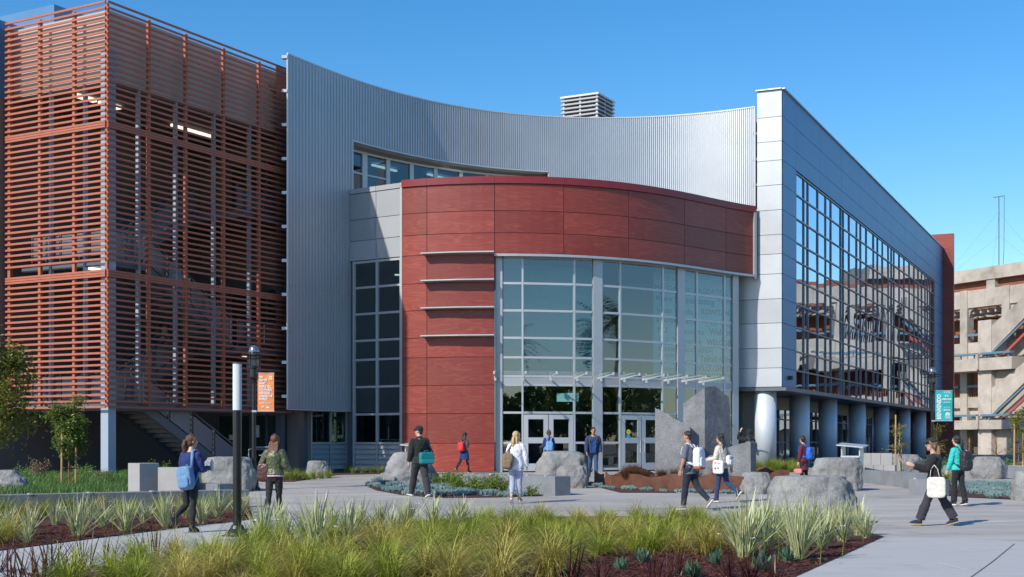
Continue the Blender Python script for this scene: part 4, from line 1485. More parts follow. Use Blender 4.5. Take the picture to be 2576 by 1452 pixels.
boulder(-60, 80, 1183, 1248, 'rounded grey boulder at the left edge, in the grass behind the low concrete wall', 0.95, 0.8, 1, 2.0)
boulder(510, 650, 1149, 1238, 'flat topped grey boulder behind the black bollard light', 0.72, 0.8, 2, 3.0)
boulder(768, 832, 1159, 1202, 'small boulder with a drilled front standing before the dark vent louvres', 0.75, 0.8, 3, 3.2)
boulder(957, 1106, 1137, 1218, 'sloping grey boulder beside the man with the teal bag', 0.8, 0.7, 4, 2.1, taper=.42)
boulder(1343, 1482, 1135, 1224, 'big grey boulder in front of the left entrance doors', 0.75, 0.8, 5, 2.4)
boulder(1397, 1480, 1171, 1229, 'lower rough boulder touching the bigger one before the entrance doors', 0.8, 0.7, 6, 2.6)
boulder(1857, 1943, 1188, 1244, 'round grey boulder at the right end of the rusty steel planter', 0.82, 0.9, 7, 2.2)
boulder(2030, 2167, 1151, 1236, 'tall flat topped boulder directly behind the biggest foreground boulder', 0.75, 0.7, 8, 3.0)
boulder(1923, 2166, 1197, 1326, 'largest boulder, flat topped, rising behind the cream edged flax clumps', 0.7, 0.75, 9, 3.2)
boulder(2213, 2330, 1142, 1192, 'rough tan grey boulder behind the right concrete bench wall', 0.75, 0.6, 10, 2.4)
boulder(2440, 2533, 1148, 1205, 'boulder with a shadow on its face between two slatted benches', 0.75, 0.7, 11, 2.4)
boulder(2545, 2680, 1185, 1262, 'grey boulder cut by the right edge, beside the blue succulents', 0.8, 0.8, 12, 2.4)

def concrete_block(name, label, cat, pts, w, z0, h, mt=None, group=None, stops=0, away=None):
    """low wall along plan points pts, thickness w away from the camera"""
    c = sum((Vector(p) for p in pts), Vector((0, 0, 0))) / len(pts)
    th_ = thing(name, label, cat, (c.x, c.y, z0), group)
    pts = [Vector((p[0], p[1], 0)) for p in pts]
    n = len(pts)
    nor = []
    for i in range(n):
        d_ = (pts[min(i + 1, n - 1)] - pts[max(i - 1, 0)]).normalized()
        nor.append(Vector((-d_.y, d_.x, 0)))
    A = [p + Vector((0, 0, z0 + h)) for p in pts]
    B = [p + Vector((0, 0, z0 - 0.1)) for p in pts]
    MB().sheet(A, B, off=[q * w for q in nor]).build('concrete_body', mt or M_CONC, th_, bevel=0.012)
    for k in range(stops):
        a = (k + 0.5) / stops * (n - 1)
        i = min(int(a), n - 2)
        p = pts[i].lerp(pts[i + 1], a - i)
        d_ = (pts[i + 1] - pts[i]).normalized()
        MB().box(p + nor[i] * 0.06 + Vector((0, 0, z0 + h + 0.005)), (0.08, 0.14, 0.035), (d_, nor[i])).build('skate_stop', M_ALU, th_)
    return th_


def pl(px, Y):
    return Vector(((px - CX) / FPX * Y, Y, 0))


M_CONCD = mat('dark_cast_concrete', (0.2, 0.215, 0.23), 0.85, var=0.22, vscale=1.6, bump=0.12, bscale=30, detail=7)
concrete_block('seat_wall', 'long low concrete seat wall between the grass and the cream edged flax bed', 'wall', [pl(-160, 26.6), pl(0, 27.4), pl(300, 28.8), pl(628, 30.4)], 0.4, 0.05, 0.44, M_CONCD, stops=6)
concrete_block('concrete_pier', 'tallest upright concrete block standing in the grass behind the seat wall', 'block', [pl(322, 33.3), pl(351, 32.9)], 0.55, 0.05, 1.0)
concrete_block('concrete_pier', 'wide concrete block behind the woman in the navy cardigan', 'block', [pl(397, 32.9), pl(473, 32.6)], 0.4, 0.05, 0.9)
concrete_block('concrete_bench', 'short dark concrete bench end between the seat wall and the flat topped boulder', 'bench', [pl(497, 33.2), pl(548, 32.6)], 0.5, 0.05, 0.5, M_CONCD)
concrete_block('concrete_bench', 'long concrete bench in front of the red rotunda, beside the blonde woman', 'bench', [pl(1167, 37.9), pl(1280, 36.5), pl(1396, 35.0)], 0.55, 0.17, 0.5, M_CONCD, stops=5)
b_ = concrete_block('bench_wall', 'curved concrete bench wall running right from the tall flat topped boulder', 'bench', [pl(2155, 42.8), pl(2200, 41.4), pl(2250, 39.9), pl(2300, 38.2)], 0.5, 0.22, 0.45, M_CONCD)
concrete_block('concrete_bench', 'square concrete bench end behind the woman with the white tote', 'bench', [pl(2286, 35.3), pl(2350, 34.6)], 0.6, 0.15, 0.45, M_CONCD, stops=2)
for px0, px1, lb in ((2372, 2440, 'dark concrete bench left of the shadowed boulder'), (2433, 2497, 'dark bench with pale slats before the shadowed boulder'), (2531, 2620, 'dark bench with pale slats at the right edge of the court')):
    t_ = concrete_block('court_bench', lb, 'bench', [pl(px0, 48.2), pl(px1, 47.2)], 0.5, 0.28, 0.38, M_CONCD)
    for k in range(3):
        a, b = pl(px0, 48.2), pl(px1, 47.2)
        d_ = (b - a).normalized(); q_ = Vector((-d_.y, d_.x, 0))
        MB().box((a + b) / 2 + q_ * (0.08 + 0.16 * k) + Vector((0, 0, 0.69)), ((b - a).length - 0.04, 0.13, 0.03), (d_, q_)).build('seat_slat', M_CONC, t_)
t_ = thing('concrete_bench', 'pale L shaped concrete seat with a tall back beside the litter bin', 'bench', (pl(2205, 49).x, 49, 0.3))
for px0, px1 in ((2169, 2192), (2192, 2216), (2216, 2245)):
    a, b = pl(2169, 49.6).lerp(pl(2245, 49.2), (px0 - 2169) / 76), pl(2169, 49.6).lerp(pl(2245, 49.2), (px1 - 2169) / 76)
    MB().box((a + b) / 2 + Vector((0, 0, 0.72)), ((b - a).length - 0.012, 0.2, 0.85), ((b - a), Vector((-(b - a).y, (b - a).x, 0)))).build('back_block', M_CONC, t_)
    a, b = a - Vector((0, .45, 0)), b - Vector((0, .45, 0))
    MB().box((a + b) / 2 + Vector((0, 0, 0.5)), ((b - a).length - 0.012, 0.7, 0.42), ((b - a), Vector((-(b - a).y, (b - a).x, 0)))).build('seat_block', M_CONC, t_)


def litter_bin(px, Y, label, rz=0.5):
    c = pl(px, Y); z = gz(Y)
    t_ = thing('litter_bin', label, 'bin', (c.x, c.y, z), 'roofed litter bins')
    u = Vector((math.cos(rz), -math.sin(rz), 0)); v = Vector((math.sin(rz), math.cos(rz), 0))
    for k in range(5):
        MB().box(c + Vector((0, 0, z + 0.1 + 0.13 * k)), (0.62, 0.62, 0.12), (u, v)).build('wood_slat', mat('brown_slat', (0.13, 0.06, 0.04), 0.6), t_)
    for i in (-1, 1):
        MB().box(c + u * 0.32 * i + Vector((0, 0, z + 0.55)), (0.04, 0.5, 1.1), (u, v)).build('side_panel', M_ALU, t_)
    MB().box(c + Vector((0, 0, z + 0.74)), (0.66, 0.66, 0.06), (u, v)).build('top_ring', M_ALU, t_)
    q = MB()
    q.prism([c - u * 0.48 - v * 0.4 + Vector((0, 0, z + 1.13)), c + u * 0.48 - v * 0.4 + Vector((0, 0, z + 1.05)), c + u * 0.48 + v * 0.4 + Vector((0, 0, z + 1.12)), c - u * 0.48 + v * 0.4 + Vector((0, 0, z + 1.2))], (0, 0, 0.04))
    q.build('roof', M_SILVER, t_)
    return t_


litter_bin(2144, 47.5, 'roofed litter bin with brown slats behind the tall flat topped boulder')
litter_bin(1046, 51.5, 'roofed litter bin against the red rotunda, half hidden behind the man in black')

# ---- weathering steel planter
def steel_sheet(pts, thk=0.014):
    """pts: (px, Y, ytop) - sheet standing on the ground with a cut top edge"""
    # refine with smooth interpolation
    out = []
    for i in range(len(pts) - 1):
        p0 = pts[max(i - 1, 0)]; p1 = pts[i]; p2 = pts[i + 1]; p3 = pts[min(i + 2, len(pts) - 1)]
        for k in range(5):
            t = k / 5
            out.append([0.5 * ((2 * b) + (-a + c) * t + (2 * a - 5 * b + 4 * c - d) * t * t + (-a + 3 * b - 3 * c + d) * t ** 3) for a, b, c, d in zip(p0, p1, p2, p3)])
    out.append(list(pts[-1]))
    A, B, O = [], [], []
    for px, Y, yt in out:
        A.append(wp(px, yt, Y)); B.append(pl(px, Y) + Vector((0, 0, gz(Y) - 0.05)))
    for i in range(len(out)):
        d_ = (B[min(i + 1, len(B) - 1)] - B[max(i - 1, 0)]); d_.z = 0; d_.normalize()
        O.append(Vector((-d_.y, d_.x, 0)) * thk)
    return MB().sheet(A, B, off=O)


pt = thing('steel_planter', 'rusty weathering steel planter with a wavy top edge around the standing stones', 'planter', (pl(1690, 38).x, 38, 0.2))
steel_sheet([(1522, 39.6, 1182), (1533, 39.4, 1195), (1552, 39.1, 1198), (1576, 38.6, 1193), (1603, 38.2, 1193), (1630, 37.7, 1200), (1657, 37.3, 1199), (1692, 37.0, 1192), (1721, 36.8, 1194), (1756, 36.5, 1200), (1786, 36.3, 1193), (1820, 36.2, 1195), (1870, 36.0, 1199)]).build('steel_sheet', M_CORTEN, pt)
steel_sheet([(1531, 41.6, 1200), (1560, 41.5, 1187), (1597, 41.5, 1174), (1625, 41.6, 1181), (1655, 41.8, 1195)]).build('steel_sheet', M_CORTEN, pt)
steel_sheet([(1496, 40.9, 1182), (1503, 41.4, 1189), (1512, 42.2, 1193), (1520, 43.0, 1191)]).build('steel_sheet', M_CORTEN, pt)
pt2 = thing('steel_planter', 'pair of low curved rusty steel sheets behind the round boulder by the silver column', 'planter', (pl(1940, 43).x, 43, 0.27))
steel_sheet([(1895, 44.0, 1184), (1912, 43.8, 1176), (1928, 43.6, 1177), (1955, 43.0, 1190)]).build('steel_sheet', M_CORTEN, pt2)
steel_sheet([(1936, 42.2, 1192), (1955, 42.0, 1183), (1972, 42.0, 1181), (1986, 42.0, 1186)]).build('steel_sheet', M_CORTEN, pt2)


# ---- standing stones
def stone_slab(label, a, prof, ang, depth, dlow=0.0, zb=None, seed=1):
    """prof: (metres along front, z) outline of the front; front runs at angle ang from point a"""
    rr = random.Random(seed)
    f = Vector((math.cos(ang), math.sin(ang), 0)); d_ = Vector((-f.y, f.x, 0))
    zb = gz(a.y) - 0.1
    top = []
    for i in range(len(prof) - 1):
        (x0, z0), (x1, z1) = prof[i], prof[i + 1]
        n = max(2, int((abs(x1 - x0) + abs(z1 - z0)) / 0.09))
        for k in range(n):
            t = k / n
            top.append((x0 + (x1 - x0) * t + rr.uniform(-.012, .012), z0 + (z1 - z0) * t + rr.uniform(-.014, .014)))
    top.append(prof[-1])
    poly = [(top[0][0], zb)] + top + [(top[-1][0], zb)]
    fr_ = [a + f * x + Vector((0, 0, z)) for x, z in poly]
    bk = [a + f * x + d_ * (depth * rr.uniform(.94, 1.04)) + Vector((0, 0, z - (dlow if z > zb + .2 else 0) + rr.uniform(-.02, .02))) for x, z in poly]
    n = len(poly)
    mb = MB()
    mb.add(fr_ + bk, [tuple(range(n)), tuple(range(2 * n - 1, n - 1, -1))] + [(i, n + i, n + (i + 1) % n, (i + 1) % n) for i in range(n)])
    o = mb.build('standing_stone', M_BASALT, None, bevel=0.006)
    o.data.transform(Matrix.Translation(-Vector((a.x, a.y, 0))))
    o.location = (a.x, a.y, 0)
    return tag(o, label, 'standing stone', 'grey standing stones in the rusty planter')


zz = lambda y, Y: EYE + (HY - y) / FPX * Y
stone_slab('leftmost standing stone, a grey slab whose top slopes down to the right', pl(1647, 40.3),
           [(0, zz(1026, 40.3)), (0.2, zz(1032, 40.1)), (0.75, zz(1056, 39.9)), (1.1, zz(1068, 39.7)), (1.2, zz(1076, 39.6))], -R(35), 0.6, 0.25, seed=2)
stone_slab('tallest standing stone with a sunlit left face and a dark right face', pl(1773, 40.8),
           [(0, zz(975, 40.8)), (0.1, zz(972, 40.8)), (0.45, zz(971, 41)), (0.72, zz(984, 41.2)), (1.02, zz(1000, 41.4)), (1.06, zz(1010, 41.4)), (1.1, zz(1060, 41.4))], R(36), 0.95, 0.5, seed=3)
stone_slab('low standing stone whose top rises to a peak on its right', pl(1745, 39.6),
           [(0, zz(1163, 39.6)), (0.5, zz(1148, 39.4)), (1.2, zz(1122, 39)), (1.72, zz(1110, 38.6)), (1.78, zz(1112, 38.6))], -R(30), 0.5, 0.05, seed=4)

# ---- lamp posts
def lamp_post(px, Y, ztop, label, ban):
    c = pl(px, Y); z0 = gz(Y)
    t_ = thing('lamp_post', label, 'lamp post', (c.x, c.y, z0), 'black lamp posts with banners')
    H = ztop
    MB().lathe((c.x, c.y, z0), [(0.2, 0), (0.2, 0.05), (0.14, 0.1), (0.12, 0.5), (0.075, 0.56), (0.062, 1.0), (0.058, H - 1.05 - z0)], 16).build('pole', M_BLACK, t_, smooth=False)
    b = H - 1.08
    MB().lathe((c.x, c.y, b), [(0.09, 0), (0.1, 0.08), (0.075, 0.1), (0.1, 0.12), (0.12, 0.15), (0.12, 0.4), (0.16, 0.42), (0.16, 0.47)], 18).build('ballast_housing', M_BLACK, t_)
    MB().lathe((c.x, c.y, b), [(0.15, 0.47), (0.155, 0.68), (0.13, 0.82), (0.13, 0.9)], 18).build('lamp_glass', mat('smoked_lamp_glass', (0.3, 0.32, 0.34), 0.12, spec=0.8, alpha=0.75), t_, smooth=True)
    for k in range(6):
        a = k * math.pi / 3
        MB().tube([(c.x + 0.165 * math.cos(a), c.y + 0.165 * math.sin(a), b + 0.45), (c.x + 0.15 * math.cos(a), c.y + 0.15 * math.sin(a), b + 0.88)], 0.012, 5).build('cage_rod', M_BLACK, t_)
    MB().lathe((c.x, c.y, b), [(0.14, 0.69), (0.41, 0.675), (0.415, 0.69), (0.14, 0.715)], 28).build('ring_shade', M_BLACK, t_)
    MB().lathe((c.x, c.y, b), [(0.14, 0.785), (0.33, 0.775), (0.335, 0.79), (0.14, 0.81)], 28).build('ring_shade', M_BLACK, t_)
    MB().lathe((c.x, c.y, b), [(0.15, 0.84), (0.152, 0.9), (0.13, 1.0), (0.08, 1.06), (0.0, 1.08)], 18).build('dome', mat('chrome_dome', (0.35, 0.36, 0.38), 0.15, metal=0.8), t_, smooth=True)
    zt, zb_, w, cloth = ban
    bn = thing('banner', cloth[1], 'banner', (c.x + 0.08, c.y - 0.02, zb_))
    mb = MB()
    nx, nz = 6, 10
    g = []
    for j in range(nz + 1):
        for i in range(nx + 1):
            a, b2 = i / nx, j / nz
            g.append(Vector((c.x + 0.11 + a * w, c.y - 0.03 + 0.006 * math.sin(a * 7 + b2 * 5), zb_ + (zt - zb_) * b2)))
    f_ = [(j * (nx + 1) + i, j * (nx + 1) + i + 1, (j + 1) * (nx + 1) + i + 1, (j + 1) * (nx + 1) + i) for j in range(nz) for i in range(nx)]
    ob = mb.add(g, f_).build('cloth', cloth[0], bn, recalc=False)
    sol = ob.modifiers.new('thick', 'SOLIDIFY'); sol.thickness = 0.003
    for z in (zt - 0.015, zb_ + 0.015):
        MB().tube([(c.x, c.y - 0.03, z), (c.x + 0.12 + w, c.y - 0.03, z)], 0.014, 6).build('banner_arm', M_ALU, t_)
        MB().box((c.x + 0.02, c.y - 0.02, z), (0.13, 0.13, 0.05)).build('clamp', M_ALU, t_)
    return t_, bn, Vector((c.x + 0.11, c.y - 0.036, zb_)), w, zt - zb_


M_OR = mat('orange_banner_cloth', (0.8, 0.27, 0.08), 0.7, var=0.08, vscale=3)
M_TQ = mat('teal_banner_cloth', (0.015, 0.42, 0.42), 0.7, var=0.25, vscale=2.5)
fx, fn_ = Vector((1, 0, 0)), Vector((0, -1, 0))
Yl = 38.0
zt, zb_ = zz(938, Yl), zz(1036, Yl)
lp, bn, o0, w, h = lamp_post(639, Yl, zz(868, Yl), 'black lamp post with an orange banner before the terracotta slats',
                             (zt, zb_, 41 / FPX * Yl, (M_OR, 'orange banner with a white quotation on the lamp post by the stair tower')))
for k, tx in enumerate(['"NO', 'MATTER', 'WHAT', 'PEOPLE TELL', 'YOU WORDS', 'AND IDEAS', 'CHANGE THE', 'WORLD"']):
    lettering(tx, h * 0.083, face_frame(o0 + Vector((w * 0.09, -0.004, h * (0.86 - 0.0805 * k))), fx, fn_), M_WHITE, bn, bold=0.0035, sx=0.66)
lettering('- ROBIN WILLIAMS', h * 0.075, face_frame(o0 + Vector((w * 0.1, -0.004, h * 0.195)), fx, fn_), M_WHITE, bn, sx=0.5)


def sun_logo(o, r, n=7, rays=True, parent=None):
    mb = MB()
    pts = [o + Vector((r * 0.5 * math.cos(math.pi * k / 12), 0, r * 0.5 * math.sin(math.pi * k / 12))) for k in range(13)]
    mb.prism(pts, (0, -0.002, 0))
    if rays:
        for k in range(n):
            a = math.pi * (k + 0.5) / n
            d1, d2 = a - 0.13, a + 0.13
            mb.prism([o + Vector((r * 0.62 * math.cos(d1), 0, r * 0.62 * math.sin(d1))), o + Vector((r * math.cos(a), 0, r * math.sin(a))), o + Vector((r * 0.62 * math.cos(d2), 0, r * 0.62 * math.sin(d2)))], (0, -0.002, 0))
    mb.box(o + Vector((0, -0.001, -r * 0.1)), (r * 1.9, 0.002, r * 0.06))
    return mb.build('emblem', M_WHITE, parent)


def dome_logo(o, r, parent, txt=True):
    mb = MB()
    for k in range(5):
        a0, a1 = math.pi * k / 5 + 0.04, math.pi * (k + 1) / 5 - 0.04
        pts = [o + Vector((r * 0.18 * math.cos(a0), 0, r * 0.18 * math.sin(a0)))] + [o + Vector((r * math.cos(a0 + (a1 - a0) * q / 3), 0, r * math.sin(a0 + (a1 - a0) * q / 3))) for q in range(4)] + [o + Vector((r * 0.18 * math.cos(a1), 0, r * 0.18 * math.sin(a1)))]
        mb.prism(pts, (0, -0.002, 0))
    e_ = mb.build('emblem', M_WHITE, parent)
    if txt:
        for k, tx in enumerate(('MISSION', 'COLLEGE')):
            lettering(tx, r * 0.62, face_frame(o + Vector((0, -0.002, -r * (0.6 + 0.55 * k))), fx, fn_), M_WHITE, parent, bold=0.002, align='CENTER', sx=0.8)
        lettering('SANTA CLARA', r * 0.34, face_frame(o + Vector((0, -0.002, -r * 1.55)), fx, fn_), M_WHITE, parent, align='CENTER', sx=0.8)


dome_logo(o0 + Vector((w * 0.79, -0.004, h * 0.875)), w * 0.11, bn)
dome_logo(o0 + Vector((w * 0.32, -0.004, h * 0.125)), w * 0.08, bn, False)
lettering('ASG', h * 0.035, face_frame(o0 + Vector((w * 0.32, -0.004, h * 0.09)), fx, fn_), M_WHITE, bn, align='CENTER')
sun_logo(o0 + Vector((w * 0.62, -0.004, h * 0.1)), w * 0.15, parent=bn)
Yr = 53.0
zt, zb_ = zz(982, Yr), zz(1060, Yr)
lp2, bn2, o1, w, h = lamp_post(2345, Yr, zz(924, Yr), 'black lamp post with a teal banner at the far end of the glass wing',
                               (zt, zb_, 43 / FPX * Yr, (M_TQ, 'teal banner of welcome words on the lamp post by the glass wing')))
M_ = face_frame(o1 + Vector((w * 0.33, -0.004, h * 0.06)), (0, 0, 1), fn_)
lettering('BIENVENIDO', w * 0.34, M_, M_WHITE, bn2, bold=0.006, sx=h * 0.88 / (w * 0.34 * 6.3))
for k, (tx, bo, s) in enumerate((('TALITALI FIEFIA', 0.001, 0.45), ('歡迎', 0, 0.9), ('WELCOME', 0.004, 0.85), ('ALOHA', 0.0, 0.9), ('ようこそ', 0, 0.8), ('BIENVENUE', 0.001, 0.62))):
    zk = (0.91, 0.79, 0.685, 0.585, 0.42, 0.335)[k]
    lettering(tx, h * 0.07, face_frame(o1 + Vector((w * 0.68, -0.004, h * zk)), fx, fn_), M_WHITE, bn2, bold=bo, align='CENTER', sx=s)
dome_logo(o1 + Vector((w * 0.72, -0.004, h * 0.205)), w * 0.15, bn2)

# ---- bollard light in the foreground
Yb = gY(1352)
c = pl(597, Yb)
bl = thing('bollard_light', 'tall black bollard light with a ribbed white upper tube beside the path', 'bollard light', (c.x, c.y, 0))
r_ = 0.072
MB().lathe((c.x, c.y, 0.0), [(0.27, 0), (0.27, 0.03), (0.2, 0.05), (0.19, 0.08), (0.12, 0.15), (0.1, 0.2), (r_, 0.22)], 28).build('base', M_BLACK, bl)
zsp = zz(1032, Yb)
MB().lathe((c.x, c.y, 0.2), [(r_, 0), (r_, zsp - 0.36), (r_ + .004, zsp - 0.355), (r_ + .004, zsp - 0.33), (r_, zsp - 0.325), (r_, zsp - 0.2)], 28).build('pole', M_BLACK, bl)
mb = MB()
n = 56
ringv = []
for z in (zsp, zz(916, Yb)):
    ringv.append([Vector((c.x + (r_ + (0.002 if k % 2 else -0.002)) * math.cos(2 * math.pi * k / n), c.y + (r_ + (0.002 if k % 2 else -0.002)) * math.sin(2 * math.pi * k / n), z)) for k in range(n)])
mb.add(ringv[0] + ringv[1], [(k, (k + 1) % n, n + (k + 1) % n, n + k) for k in range(n)] + [tuple(range(n, 2 * n))])
mb.build('diffuser', mat('ribbed_diffuser', (0.68, 0.72, 0.76), 0.3, spec=0.5), bl)
MB().lathe((c.x, c.y, zz(916, Yb)), [(r_ + .003, 0), (r_ + .003, 0.02), (0.0, 0.022)], 28).build('cap', M_STEEL, bl)
MB().box((c.x + 0.05, c.y, -0.02), (0.75, 0.55, 0.1)).build('footing', M_CONC, bl, bevel=0.02)
# ground spot in the mulch at the right
g_ = gp(2056, 1416)
gs = thing('ground_spot', 'small round black ground spotlight in the mulch by the path edge', 'light', (g_.x, g_.y, 0))
MB().lathe((g_.x, g_.y, 0.0), [(0.1, 0), (0.11, 0.05), (0.09, 0.06), (0.088, 0.05)], 20).build('housing', M_BLACK, gs)
# tap pipe rail by the stair
p = T(7.6, 0.2, 0.3)
hr = thing('pipe_rail', 'curled grey steel pipe rail beside the stair foot', 'rail', tuple(p))
MB().tube([p, p + Vector((0, 0, 0.95)), p + Vector((0.25, 0, 1.05)), p + Vector((0.9, 0.1, 1.05)), p + Vector((1.0, 0.1, 0.95)), p + Vector((0.85, 0.1, 0.75)), p + Vector((0.4, 0.05, 0.72))], 0.025, 8).build('pipe', M_COLM, hr)

# ================================================================ PLANTS
def blade_mesh(name, n, L, W, spread, droop, mt, seed, segs=4, base_r=0.06, stiff=0.0, twist=0.4, lean0=0.15):
    """clump of strap leaves: each a tapered, arching, folded ribbon; UV.x runs across the leaf"""
    rr = random.Random(seed)
    V, Fc, UV = [], [], []
    for i in range(n):
        a = rr.uniform(0, 2 * math.pi)
        el0 = rr.uniform(lean0, spread) * (0.4 + 0.6 * rr.random())
        L_ = rr.uniform(*L)
        w_ = rr.uniform(*W)
        d_ = rr.uniform(*droop)
        br = base_r * math.sqrt(rr.random())
        ab = rr.uniform(0, 2 * math.pi)
        p = Vector((br * math.cos(ab), br * math.sin(ab), 0))
        out = Vector((math.cos(a), math.sin(a), 0))
        side = Vector((-math.sin(a), math.cos(a), 0))
        tw = rr.uniform(-twist, twist)
        ang = el0
        b0 = len(V)
        for s in range(segs + 1):
            t = s / segs
            ws = w_ * (0.75 + 0.5 * t if t < 0.35 else 0.925) * (1 - max(0, (t - 0.35) / 0.65) ** 1.6)
            ws = max(ws, 0.0006)
            sd = (side * math.cos(tw * t) + Vector((0, 0, 1)) * math.sin(tw * t))
            V.append(p - sd * ws / 2)
            V.append(p + sd * ws / 2)
            UV.append((0, t)); UV.append((1, t))
            step = L_ / segs
            p = p + (out * math.sin(ang) + Vector((0, 0, 1)) * math.cos(ang)) * step
            ang += d_ / segs * (0.5 + t)
        for s in range(segs):
            q = b0 + s * 2
            Fc.append((q, q + 1, q + 3, q + 2))
    me = bpy.data.meshes.new(name)
    me.from_pydata([tuple(v) for v in V], [], Fc)
    uvl = me.uv_layers.new(name='UVMap')
    li = [l.vertex_index for l in me.loops]
    flat = []
    for vi in li:
        flat += UV[vi]
    uvl.data.foreach_set('uv', flat)
    me.materials.append(mt)
    me.polygons.foreach_set('use_smooth', [True] * len(me.polygons))
    return me


LG = leaf_mat('feather_grass_leaf', (0.13, 0.21, 0.015), (0.52, 0.53, 0.085), 0.5)
LGD = leaf_mat('meadow_leaf', (0.07, 0.17, 0.04), (0.19, 0.31, 0.08), 0.5)
LV = stripe_leaf_mat('cream_edged_leaf', (0.68, 0.66, 0.36), (0.16, 0.25, 0.1))
LP = leaf_mat('purple_flax_leaf', (0.045, 0.012, 0.014), (0.13, 0.045, 0.035), 0.35)
LA_ = leaf_mat('agave_leaf', (0.06, 0.14, 0.085), (0.16, 0.27, 0.17), 0.5)
LB = leaf_mat('border_leaf', (0.16, 0.24, 0.02), (0.38, 0.42, 0.08), 0.5)
LBR = leaf_mat('brown_sedge_leaf', (0.08, 0.035, 0.015), (0.2, 0.1, 0.045), 0.6)
LS = leaf_mat('blue_succulent_leaf', (0.14, 0.25, 0.25), (0.42, 0.56, 0.54), 0.6)
LT1 = leaf_mat('green_tree_leaf', (0.04, 0.11, 0.015), (0.2, 0.25, 0.045), 0.35)
LT2 = leaf_mat('yellow_green_leaf', (0.09, 0.13, 0.015), (0.33, 0.3, 0.05), 0.4)
LSH = leaf_mat('shrub_leaf', (0.08, 0.16, 0.018), (0.27, 0.34, 0.06), 0.45)
LF = leaf_mat('fern_leaf', (0.12, 0.27, 0.05), (0.3, 0.46, 0.1), 0.5)
LFL = mat('white_petal', (0.85, 0.83, 0.84), 0.6)
LPK = leaf_mat('pink_bud', (0.45, 0.25, 0.22), (0.2, 0.2, 0.06), 0.6)

LGS = leaf_mat('straw_grass_leaf', (0.24, 0.22, 0.035), (0.66, 0.55, 0.16), 0.5)
GM = [blade_mesh('grass_clump', 280, (0.4, 0.95), (0.007, 0.012), 1.35, (1.2, 3.2), LG if k % 3 else LGS, 10 + k, 6, 0.10, lean0=0.02) for k in range(6)]
VM = [blade_mesh('flax_clump', 54, (0.4, 0.76), (0.024, 0.038), 1.25, (-0.1, 0.55), LV, 30 + k, 5, 0.06, lean0=0.05) for k in range(5)]
PM = [blade_mesh('purple_flax', 30, (0.3, 0.64), (0.013, 0.024), 1.5, (-0.1, 0.5), LP, 50 + k, 5, 0.08, lean0=0.05) for k in range(4)]
AM = [blade_mesh('agave', 34, (0.16, 0.25), (0.05, 0.07), 1.75, (-0.7, -0.2), LA_, 70 + k, 5, 0.05, twist=0.1, lean0=0.1) for k in range(3)]
BM_ = [blade_mesh('border_clump', 110, (0.25, 0.45), (0.008, 0.014), 1.0, (0.8, 2.0), LB, 90 + k, 5, 0.09) for k in range(3)]
SM = [blade_mesh('sedge_clump', 260, (0.2, 0.5), (0.005, 0.009), 1.1, (0.5, 2.0), LBR, 110 + k, 4, 0.14) for k in range(3)]
WM = [blade_mesh('green_clump', 260, (0.4, 0.75), (0.006, 0.01), 0.9, (0.6, 1.9), LB, 130 + k, 5, 0.12) for k in range(2)]


def put(me, p, sc, label, cat, group, name=None):
    o = bpy.data.objects.new(name or me.name.split('.')[0], me)
    col.objects.link(o)
    o.location = p
    o.rotation_euler = (rnd.uniform(-.06, .06), rnd.uniform(-.06, .06), rnd.uniform(0, 6.28))
    o.scale = (sc, sc, sc * rnd.uniform(0.9, 1.1))
    tag(o, label, cat, group)
    return o


def inpoly(x, y, P):
    c_ = False
    j = len(P) - 1
    for i in range(len(P)):
        if (P[i][1] > y) != (P[j][1] > y) and x < (P[j][0] - P[i][0]) * (y - P[i][1]) / (P[j][1] - P[i][1]) + P[i][0]:
            c_ = not c_
        j = i
    return c_


# cream edged flax, each at its own foot
flax = [(74, 1350, 1.0), (70, 1371, .5), (195, 1354, 1.25), (263, 1330, .95), (316, 1340, 1.05), (363, 1320, .85), (419, 1330, 1.0), (508, 1320, .9), (548, 1305, 1.0), (600, 1300, .95), (470, 1305, .8), (20, 1335, .8), (140, 1325, .8), (230, 1310, .8), (-30, 1352, 1),
        (657, 1367, 1.1), (794, 1391, 1.3), (720, 1368, .9), (875, 1369, 1.15), (835, 1342, 1.05), (902, 1338, 1.0), (955, 1336, 1.0), (1023, 1330, 1.0), (1090, 1318, .95), (1157, 1312, .95), (985, 1352, .9), (700, 1340, .9), (1140, 1338, .8),
        (1872, 1407, 1.35), (1920, 1392, 1.25), (2007, 1410, 1.3), (2068, 1384, 1.2), (2120, 1366, 1.1), (2158, 1349, 1.0), (1955, 1360, 1.1), (2040, 1350, 1.1), (1990, 1375, 1.1), (2100, 1345, 1.0), (1900, 1350, 1.0), (1850, 1372, 1.0), (2180, 1356, .8), (1975, 1335, .9)]
fwm = MB()
for k, (px, py, s) in enumerate(flax):
    p = gp(px, py)
    side = 'left bed below the seat wall' if (py < 1376 and px < 640) else ('right corner of the main bed before the largest boulder' if px > 1800 else 'main bed beside the bollard light')
    put(VM[k % 5], p, s, 'cream edged flax clump in the ' + side, 'plant', 'cream edged flax clumps in the ' + side)
